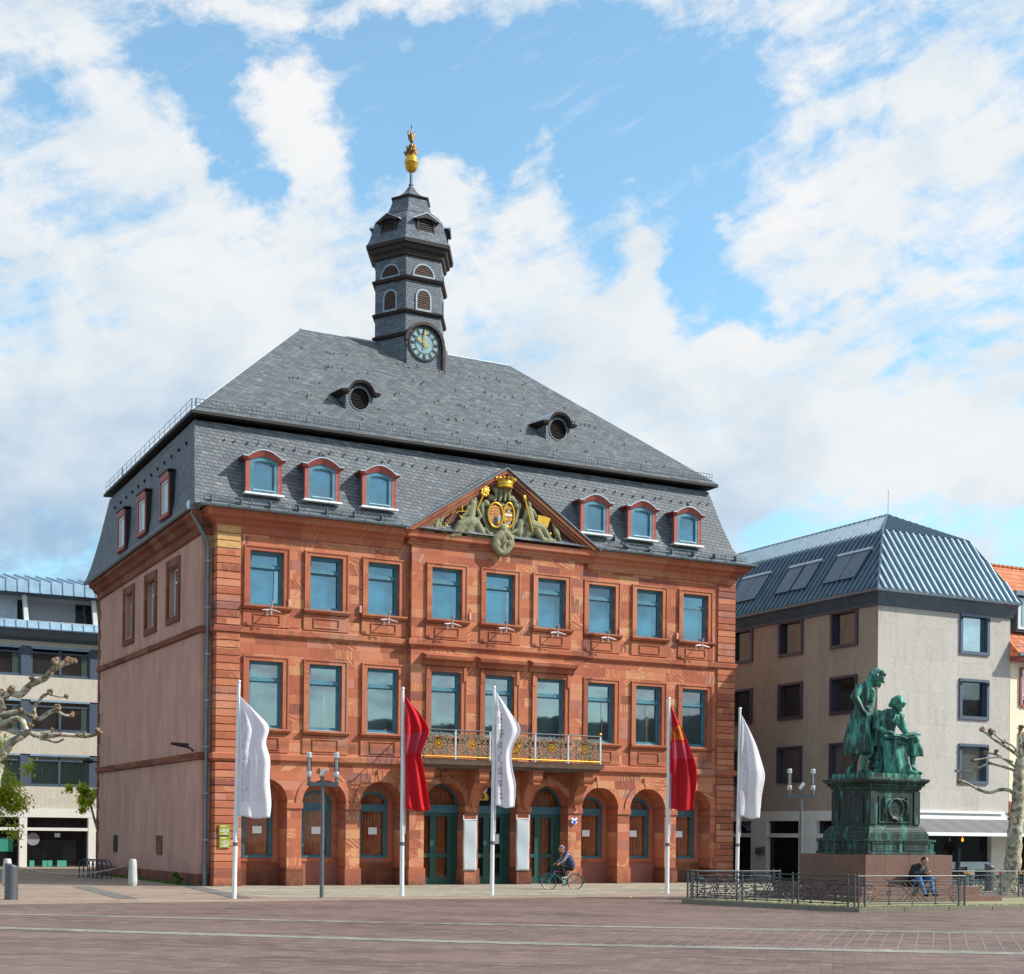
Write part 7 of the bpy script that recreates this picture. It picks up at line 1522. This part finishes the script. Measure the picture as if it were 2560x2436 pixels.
# pollarded plane, left: crop pixels (0..976,0..1876) of region (0,1400,260,1900)
TD=38.
def tl(x,y,dd=0.): return at(x*.2664,1400+y*.2665,TD+dd)
tb0=ground(-46,2262); 
pt=empty('pollarded_plane_tree',(tb0.x,tb0.y,0),0,'pollarded plane tree with mottled bark and knobby bare limbs reaching in from the left edge','tree','pollarded plane trees'); TD=tb0.y
m=MB(); B0=Vector((tb0.x,tb0.y,0)); S_=lambda *a: tl(*a)-B0
tree_limb(m,[Vector((0,0,0)),Vector((.02,0,.8)),S_(-120,2300),S_(-60,2000),S_(-20,1900)],.30,.20); m.build('trunk',M_['bark'],pt,'all')
limbs=[([(-30,1880),(60,1780),(110,1710),(230,1640),(250,1600)],.17,.10),([(-60,1600),(-10,1480),(0,1330),(90,1250),(190,1265),(290,1170),(420,1110),(500,1030),(570,985),(640,960)],.15,.10),
 ([(-60,1600),(20,1550),(120,1500),(200,1500),(250,1600)],.13,.09),([(250,1600),(330,1640),(420,1660),(560,1640),(700,1650),(830,1655),(930,1625)],.10,.06),([(300,1630),(380,1625),(480,1610)],.06,.04),([(380,1680),(450,1690),(530,1712),(600,1680)],.05,.03),
 ([(-40,1470),(80,1440),(200,1425),(300,1470),(370,1490),(450,1440),(530,1400)],.10,.07),([(530,1415),(600,1455),(680,1465)],.055,.035),([(330,1470),(320,1390),(370,1320),(410,1270),(470,1250)],.07,.05),([(470,1262),(540,1280),(620,1290)],.05,.03),([(-30,1580),(60,1590),(140,1620),(230,1615)],.09,.07),([(20,1440),(30,1370),(10,1300)],.06,.05),([(220,1500),(250,1570),(260,1640)],.09,.08)]
for k,(P,a,b) in enumerate(limbs):
    m=MB(); tree_limb(m,[S_(x,y,.25*math.sin(k*2.1)*(i/len(P))) for i,(x,y) in enumerate(P)],a*.72,b*.70,10); m.build('limb',M_['bark'],pt,'all',fix=False)
m=MB(); random.seed(11)
for x,y,r_ in((640,940,.13),(690,950,.12),(530,955,.15),(490,1030,.11),(300,1115,.10),(100,1215,.13),(270,1190,.07),(470,1245,.11),(620,1285,.09),(545,1385,.12),(670,1455,.10),(200,1415,.10),(300,1470,.10),(290,1550,.12),(200,1480,.08),(495,1600,.08),(740,1640,.08),(790,1630,.06),(930,1615,.13),(570,1640,.06),(440,1640,.05),(320,1650,.07),(5,1230,.10),(430,1100,.07),(35,1390,.08),(420,1275,.05)): knob(m,S_(x,y,-.05),r_*.85)
m.build('pruning_knobs',M_['knob'],pt,'all',fix=False)
# pollarded plane, right
TD=52.; g=ground(2518,2226); B0=Vector((at(2513,2200,TD).x,TD,0))
def tr2(x,y,dd=0.): return at(2260+x*.2132,1900+y*.2132,TD+dd)-B0
def tr3(x,y,dd=0.): return at(1800+x*.3854,1250+y*.3854,TD+dd)-B0
pt=empty('pollarded_plane_tree',B0,0,'pollarded plane tree with pale mottled trunk behind the iron fence at the right edge','tree','pollarded plane trees')
m=MB(); tree_limb(m,[Vector((-.05,0,0)),tr2(1265,1300),tr2(1290,1000),tr2(1310,760),tr2(1335,560),tr2(1345,350),tr2(1350,150),tr2(1370,0)],.31,.17,12); m.build('trunk',M_['bark'],pt,'all')
L2=[([tr2(1320,430),tr2(1240,360),tr2(1130,350),tr2(1000,385),tr2(880,350),tr2(770,290),tr2(650,235)],.085,.05),([tr2(1330,140),tr2(1230,100),tr2(1110,65),tr2(1010,45),tr2(900,85),tr2(780,130),tr2(610,130)],.06,.035),
 ([tr3(1935,1660),tr3(1880,1620),tr3(1830,1590),tr3(1770,1550),tr3(1705,1500)],.07,.045),([tr3(1930,1650),tr3(1900,1600),tr3(1820,1560),tr3(1760,1510)],.05,.04),([tr3(1950,1700),tr3(1950,1600),tr3(1950,1500)],.10,.07),([tr3(1920,1740),tr3(1860,1690),tr3(1790,1650),tr3(1720,1640)],.055,.04),([tr3(1900,1700),tr3(1800,1670),tr3(1640,1690)],.045,.03),
 ([tr2(1340,300),tr2(1440,260),tr2(1560,200)],.08,.05),([tr2(1360,430),tr2(1470,400),tr2(1560,330)],.08,.05),([tr2(1370,0),tr2(1420,-150),tr2(1400,-300)],.10,.06)]
for k,(P,a,b) in enumerate(L2): m=MB(); tree_limb(m,[p+Vector((0,.2*math.sin(k*1.7)*i/len(P),0)) for i,p in enumerate(P)],a*.82,b*.82,9); m.build('limb',M_['bark'],pt,'all',fix=False)
m=MB(); random.seed(12)
for p,r_ in((tr2(655,240),.10),(tr2(605,130),.06),(tr2(1010,40),.06),(tr2(770,290),.05),(tr2(880,345),.06),(tr3(1702,1492),.11),(tr3(1762,1508),.14),(tr3(1840,1570),.08),(tr3(1950,1480),.12),(tr3(1722,1640),.09),(tr3(1792,1632),.09),(tr3(1640,1688),.09),(tr3(1950,1600),.08),(tr2(1310,720),.20),(tr2(1290,700),.16),(tr2(1330,150),.08),(tr2(1230,690),.06),(tr2(1310,620),.14)): knob(m,p,r_)
m.build('pruning_knobs',M_['knob'],pt,'all',fix=False)
# leafy trees in front of the left office
for k,(px,py,d,rr,n,lab,tx_) in enumerate(((-10,1985,64,(1.25,.9,1.75),6500,'bright green leafy tree at the left edge in front of the office',-14),(222,1992,72,(.75,.6,.85),2600,'small bright green tree peeping out behind the corner of the pink side wall',262))):
    c=at(px,py,d); g=at(tx_,2150,d); e_=empty('leafy_tree',(g.x,d,0),0,lab,'tree','leafy trees'); m=MB(); top=c-Vector((g.x,d,0)); tree_limb(m,[(0,0,0),(0,0,.9),top*.6+Vector((0,0,.2)),top],.10,.04)
    for j in range(7): a=random.uniform(0,6.3); q=top+Vector((math.cos(a)*rr[0]*.8,math.sin(a)*rr[1]*.7,random.uniform(-.9,.9)*rr[2])); tree_limb(m,[top*.7,top*.85+q*.15,q],.03,.008,5)
    m.build('trunk',M_['bark'],e_,'all'); leafy('foliage',top,rr,n,M_['leaf'],None,None,.13,e_,'crown',5+k)
m_=ground(452,2213); e_=leafy('wall_shrub',(m_.x-.1,m_.y+.1,.22),(.22,.22,.30),420,M_['leafd'],None,None,.07,None,'wall_shrub',9); tag(e_,'small dark green shrub growing at the foot of the pink side wall','shrub')
m=MB(); random.seed(4)
for k in range(900):
    t_=random.random(); p=hw(-.55-abs(random.gauss(0,.12)),.8+13*t_**1.3,0); h=random.uniform(.03,.13); a=random.uniform(0,6.3); m.poly([p+Vector((math.cos(a)*.025,math.sin(a)*.025,0)),p-Vector((math.cos(a)*.025,math.sin(a)*.025,0)),p+Vector((random.uniform(-.05,.05),random.uniform(-.05,.05),h))])
for k in range(1400):
    s_=random.random(); q=KA.lerp(KR,s_*.42) if random.random()<.5 else KB.lerp(KA,random.random()); p=q+Vector((random.gauss(.1,.1),random.uniform(.28,.9),.10)); h=random.uniform(.015,.05); a=random.uniform(0,6.3); m.poly([p+Vector((math.cos(a)*.02,math.sin(a)*.02,0)),p-Vector((math.cos(a)*.02,math.sin(a)*.02,0)),p+Vector((0,0,h))])
tag(m.build('weeds',M_['leafd'],fix=False),'low weeds along the foot of the side wall and the monument kerb','weeds',None,'stuff')
# ================================================================ CAFE TERRACE
def table(px,py,lab):
    g=ground(px,py); e_=empty('cafe_table',g,.5,lab,'table','cafe tables'); m=MB(); m.box(-.34,.34,-.30,.30,.60,.635); m.build('table_top',simple('amber table top',(.42,.24,.05),.5) if 'amber table top' not in bpy.data.materials else bpy.data.materials['amber table top'],e_)
    for x in(-.28,.28):
        for y in(-.24,.24): m=MB(); m.tube([(x,y,0),(x*.9,y*.9,.6)],.016,6); m.build('leg',M_['blk'],e_)
def chair(px,py,a,lab):
    g=ground(px,py); e_=empty('cafe_chair',g,a,lab,'chair','cafe chairs'); m=MB(); m.box(-.2,.2,-.2,.2,.37,.40); m.build('seat',M_['blk'],e_); m=MB(); m.grid(lambda u,v:(-.21+.42*u,.2+.06*math.sin(u*PI)+.04*v,.42+.36*v),6,4); o=m.build('backrest',M_['blk'],e_); s_=o.modifiers.new('thickness','SOLIDIFY'); s_.thickness=.02
    for x in(-.18,.18):
        for y in(-.18,.2): m=MB(); m.tube([(x*1.1,y*1.1,0),(x,y,.38)],.014,6); m.build('leg',M_['grey'],e_)
table(2425,2226,'amber topped cafe table beside the steel cylinder'); table(2400,2219,'amber topped cafe table behind the granite block'); table(2552,2224,'amber topped cafe table at the right edge')
chair(2398,2226,2.6,'black cafe chair nearest to the granite steps'); chair(2446,2228,-.6,'black cafe chair just left of the steel cylinder'); chair(2415,2216,.3,'black cafe chair farther back under the awning'); chair(2556,2232,1.6,'black cafe chair at the right edge')
def flowerpot(px,py,mat,lab,sd_):
    g=ground(px,py); e_=empty('flower_pot',g,0,lab,'flower pot','flower pots'); m=MB(); m.lathe([(.12,0),(.17,.32),(.18,.34),(.14,.33)],(0,0,0),14); m.build('pot',M_['grang'],e_,40); leafy('x',(0,0,.42),(.17,.17,.12),220,M_['leafd'],None,None,.07,e_,'leaves',sd_); leafy('x',(0,0,.52),(.20,.20,.14),200,mat,None,None,.06,e_,'blossoms',sd_+1)
flowerpot(2493,2220,simple('red blossom',(.55,.03,.04)),'pot of red flowers right of the steel cylinder',31); flowerpot(2510,2213,simple('orange blossom',(.6,.16,.02)),'pot of orange and red flowers left of the plane tree trunk',33)
# ================================================================ PEOPLE
def dress(M,name,mat,parent,vox=.014): return remesh(M.build(name,mat,parent,fix=False),vox)
# cyclist (rear wheel at x=0, front wheel at x=.93, riding to -X of the picture)
g1,g2_=ground(1371.9,2225),ground(1437.8,2225); ang=math.atan2((g1-g2_).y,(g1-g2_).x)
bk_=empty('bicycle',g2_,ang,'teal and purple trekking bicycle ridden past the town hall doors','bicycle'); wr=.275; fx=(g1-g2_).length
for x in(0,fx):
    m=MB(); m.tube([(x+wr*math.cos(2*PI*i/32),0,wr+wr*math.sin(2*PI*i/32)*.98) for i in range(32)],.016,6,0,closed=True); w_=m.build('wheel',M_['tyre'],bk_,'all')
    m=MB(); m.tube([(x+wr*.93*math.cos(2*PI*i/32),0,wr+wr*.93*math.sin(2*PI*i/32)) for i in range(32)],.009,5,0,closed=True)
    for k in range(16): a=2*PI*k/16; m.tube([(x,.02*(-1)**k,wr),(x+wr*.92*math.cos(a),0,wr+wr*.92*math.sin(a))],.0025,3)
    m.build('rim_and_spokes',M_['zincm'],w_); m=MB(); m.tube([(x,-.04,wr),(x,.04,wr)],.025,8); m.build('hub',M_['grey'],w_)
    m=MB(); 
    for a in(4.4,) if x else (5.3,): m.obox((x+wr*.78*math.cos(a),-.012,wr+wr*.78*math.sin(a)),.07,.012,.03,Matrix.Rotation(-(a+PI/2),3,'Y'))
    m.build('reflector',simple('orange reflector',(.8,.12,.02)),w_)
bb,stp,htp,hbt=(.385,0,.27),(.21,0,.66),(.76,0,.68),(.77,0,.58)
m=MB(); m.tube([bb,hbt],.019,8,0); m.tube([bb,stp],.017,8,0); m.tube([(0,.03,wr),bb],.010,6,0); m.tube([(0,-.03,wr),bb],.010,6,0); m.tube([(0,.03,wr),(.22,0,.58)],.009,6,0); m.tube([(0,-.03,wr),(.22,0,.58)],.009,6,0); m.tube([htp,(.79,0,.52),(fx-.03,0,wr+.1),(fx,0,wr)],.014,6,0); m.tube([(.23,0,.61),(.75,0,.65)],.017,8,1); m.tube([(.76,0,.52),htp],.022,8,1); m.tube([bb,(.57,0,.42)],.0195,8,0)
m.build('frame',[M_['teal'],M_['pink']],bk_,'all')
for x,a0,a1 in((fx,.2,2.3),(0,.7,3.4)):
    m=MB(); P=[(x+(wr+.03)*math.cos(a0+(a1-a0)*i/12),wr+(wr+.03)*math.sin(a0+(a1-a0)*i/12)) for i in range(13)]
    for (xa_,za_),(xb_,zb_) in zip(P,P[1:]): m.poly([(xa_,-.03,za_),(xb_,-.03,zb_),(xb_,.03,zb_),(xa_,.03,za_)])
    o=m.build('mudguard',M_['teal'],bk_,'all'); s_=o.modifiers.new('t','SOLIDIFY'); s_.thickness=.006
m=MB(); m.tube([htp,(.745,0,.82),(.72,0,.86)],.013,6); m.tube([(.62,.22,.87),(.70,.18,.86),(.73,0,.86),(.70,-.18,.86),(.62,-.22,.87)],.012,6); m.build('handlebar',M_['blk'],bk_,'all')
m=MB(); m.tube([stp,(.20,0,.72)],.012,6); m.ball((.17,0,.745),(.11,.065,.025)); m.build('saddle',M_['blk'],bk_,'all')
m=MB(); m.box(-.22,.16,-.05,.05,.615,.625); m.tube([(-.12,.04,.62),(0,.04,wr)],.006,5); m.tube([(-.12,-.04,.62),(0,-.04,wr)],.006,5); m.build('luggage_rack',M_['grey'],bk_)
m=MB(); m.tube([(bb[0],-.05,bb[2]),(bb[0]-.03,-.06,.14)],.010,5); m.tube([(bb[0],.05,bb[2]),(bb[0]+.03,.06,.40)],.010,5); m.box(.30,.40,-.12,-.05,.125,.14); m.tube([(bb[0],-.04,bb[2]),(bb[0],-.035,bb[2])],.07,16); m.build('crank',M_['steel'],bk_)
m=MB(); m.box(-.31,-.28,-.02,.02,.33,.37); m.build('rear_light',simple('red lens',(.5,.01,.01)),bk_)
rd=empty('person',g2_,ang,'person in navy striped sleeves, vest, cap and black trousers riding a bicycle','person')
b=MB(); b.cap((.40,0,1.24),(.46,0,1.34),.045,.045); headm(b,(.505,0,1.43),.98,Vector((1,0,-.18)),Vector((0,0,1)),0)
for s_ in(-1,1):
    b.cap((.36,s_*.15,1.20),(.50,s_*.20,1.02),.045,.038); b.cap((.50,s_*.20,1.02),(.63,s_*.21,.92),.036,.024); hand(b,(.63,s_*.21,.915),(.9,0,-.35),(0,0,-1),.85)
    b.cap((.17,s_*.07,.80),(.50 if s_<0 else .46,s_*.09,.66 if s_<0 else .78),.055,.04); 
b.cap((.20,0,.85),(.32,0,1.16),.08,.08); dress(b,'body',M_['skin'],rd,.009)
b=MB(); cl2=[(.16,.78,.13,.13),(.17,.88,.15,.14),(.22,1.0,.155,.15),(.29,1.12,.15,.16),(.34,1.22,.125,.165),(.38,1.29,.07,.08)]
for (xa_,za_,ra_,rb_),(xc_,zc_,rc_,rd_) in zip(cl2,cl2[1:]):
    for s_ in(-.5,0,.5): b.cap((xa_,s_*rb_*.95,za_),(xc_,s_*rd_*.95,zc_),ra_*.93,rc_*.9)
dress(b,'vest',M_['navy'],rd,.016)
def stripes():
    m,t,b=newmat('navy sleeve with white stripes'); x,y,z=t.sep(t.coord()); f=t.m('GREATER_THAN',t.m('FRACT',t.m('MULTIPLY',t.m('SUBTRACT',z,t.m('MULTIPLY',x,.8)),12.)),.76); t.put(b.inputs['Base Color'],t.mix(f,(.02,.02,.07),(.75,.72,.75))); b.inputs['Roughness'].default_value=.85; return m
sm2=stripes(); 
for s_ in(-1,1): b=MB(); b.cap((.35,s_*.17,1.22),(.49,s_*.21,1.03),.068,.056); b.cap((.49,s_*.21,1.03),(.61,s_*.21,.93),.054,.036); dress(b,'sleeve',sm2,rd,.012)
for s_,kn,ft in((-1,(.50,.66),(.355,.15)),(1,(.53,.84),(.42,.42))):
    b=MB(); b.cap((.17,s_*.06,.79),(kn[0],s_*.09,kn[1]),.105,.072); b.cap((kn[0],s_*.09,kn[1]),(ft[0]-.03,s_*.09,ft[1]+.07),.070,.045); b.cap((.16,0,.80),(.17,s_*.08,.76),.12,.11); dress(b,'trouser_leg',M_['blk'],rd,.013)
    b=MB(); b.cap((ft[0]-.05,s_*.09,ft[1]+.02),(ft[0]+.09,s_*.09,ft[1]),.035,.028); b.cap((ft[0]-.04,s_*.09,ft[1]+.06),(ft[0]-.05,s_*.09,ft[1]+.02),.03,.035); dress(b,'shoe',simple('white black shoe',(.35,.35,.36),.5,0,.9,9) if 'white black shoe' not in bpy.data.materials else bpy.data.materials['white black shoe'],rd,.010)
b=MB(); b.ball((.50,0,1.475),(.105,.088,.07)); b.cap((.57,0,1.465),(.64,0,1.455),.035,.012); b.ball((.46,0,1.45),(.075,.08,.075)); dress(b,'cap',simple('grey blue cap',(.09,.10,.17)),rd,.010)
# seated man on the steps: local x across the step, y into the block
sp_=at(2296,2200,44.0); hb=mc+u_*(Vector((sp_.x,sp_.y,0))-mc).dot(u_)-v_*(MW/2); 
pe=empty('person',(hb.x,hb.y,.50),PS,'man in black jacket and blue jeans sitting on the monument steps with a phone','person')
b=MB(); headm(b,(.03,-.47,.755),.98,Vector((.05,-.62,-.78)),Vector((0,0,1)),0); b.cap((.0,-.30,.64),(.02,-.42,.71),.05,.05)
for s_ in(-1,1):
    b.cap((s_*.17,-.27,.58),(s_*.22,-.36,.38),.048,.04); b.cap((s_*.22,-.36,.38),(.04+s_*.05,-.58,.40),.038,.026); hand(b,(.04+s_*.055,-.58,.40),(-s_*.35,-.7,.25),(-s_*.8,0,.2),.85)
b.cap((0,-.12,.12),(0,-.22,.50),.08,.07); dress(b,'body',M_['skin'],pe,.009)
b=MB()
for s_ in(-1,-.5,0,.5,1): b.cap((s_*.12,-.14,.10),(s_*.14,-.17,.32),.12,.125); b.cap((s_*.15,-.17,.32),(s_*.15,-.28,.55),.14,.115)
for s_ in(-1,1): b.cap((s_*.18,-.25,.58),(s_*.24,-.36,.38),.080,.065); b.cap((s_*.24,-.36,.38),(.04+s_*.075,-.55,.40),.062,.042)
b.cap((-.05,-.3,.62),(.06,-.3,.62),.08,.08); b.cap((-.07,-.30,.30),(-.07,-.34,.52),.10,.08); b.cap((.09,-.30,.30),(.09,-.34,.50),.10,.08); dress(b,'jacket',M_['blk'],pe,.016)
b=MB(); b.cap((.03,-.385,.50),(.05,-.36,.60),.03,.045); b.cap((.02,-.36,.44),(.03,-.385,.5),.03,.03); dress(b,'shirt',simple('grey violet shirt',(.16,.13,.19)),pe,.012)
for s_,kx,fxx,fy_ in((-1,-.23,-.18,-.86),(1,.21,.17,-.80)):
    b=MB(); b.cap((s_*.08,-.12,.10),(kx,-.55,.27),.10,.082); b.cap((kx,-.55,.27),(fxx,fy_+.12,-.17),.078,.052); dress(b,'trouser_leg',M_['jeans'],pe,.014)
    b=MB(); b.cap((fxx,fy_+.10,-.215),(fxx+s_*.02,fy_-.05,-.222),.038,.034); b.cap((fxx,fy_+.11,-.17),(fxx,fy_+.10,-.21),.035,.036); dress(b,'shoe',M_['blk'],pe,.011)
b=MB(); b.ball((.03,-.47,.815),(.090,.105,.075),0,12,8); b.ball((.03,-.42,.78),(.088,.07,.09),0,12,8); dress(b,'hair',M_['hair'],pe,.010)
m=MB(); R3=Matrix.Rotation(-.6,3,'X'); m.obox((.045,-.67,.46),.065,.012,.125,R3); o=m.build('phone',M_['tyre'],None,False,fix=True); o.location=(hb.x,hb.y,.50); o.rotation_euler=(0,0,PS); tag(o,'black phone held in both hands by the sitting man','phone')
m=MB(); g=ground(1576,2247); m.ball((0,0,.03),(.05,.05,.03)); o=m.build('litter_scrap',simple('yellow scrap',(.7,.42,.03)),None,'all',g); tag(o,'tiny yellow scrap on the brown paving below the fourth flagpole','litter')
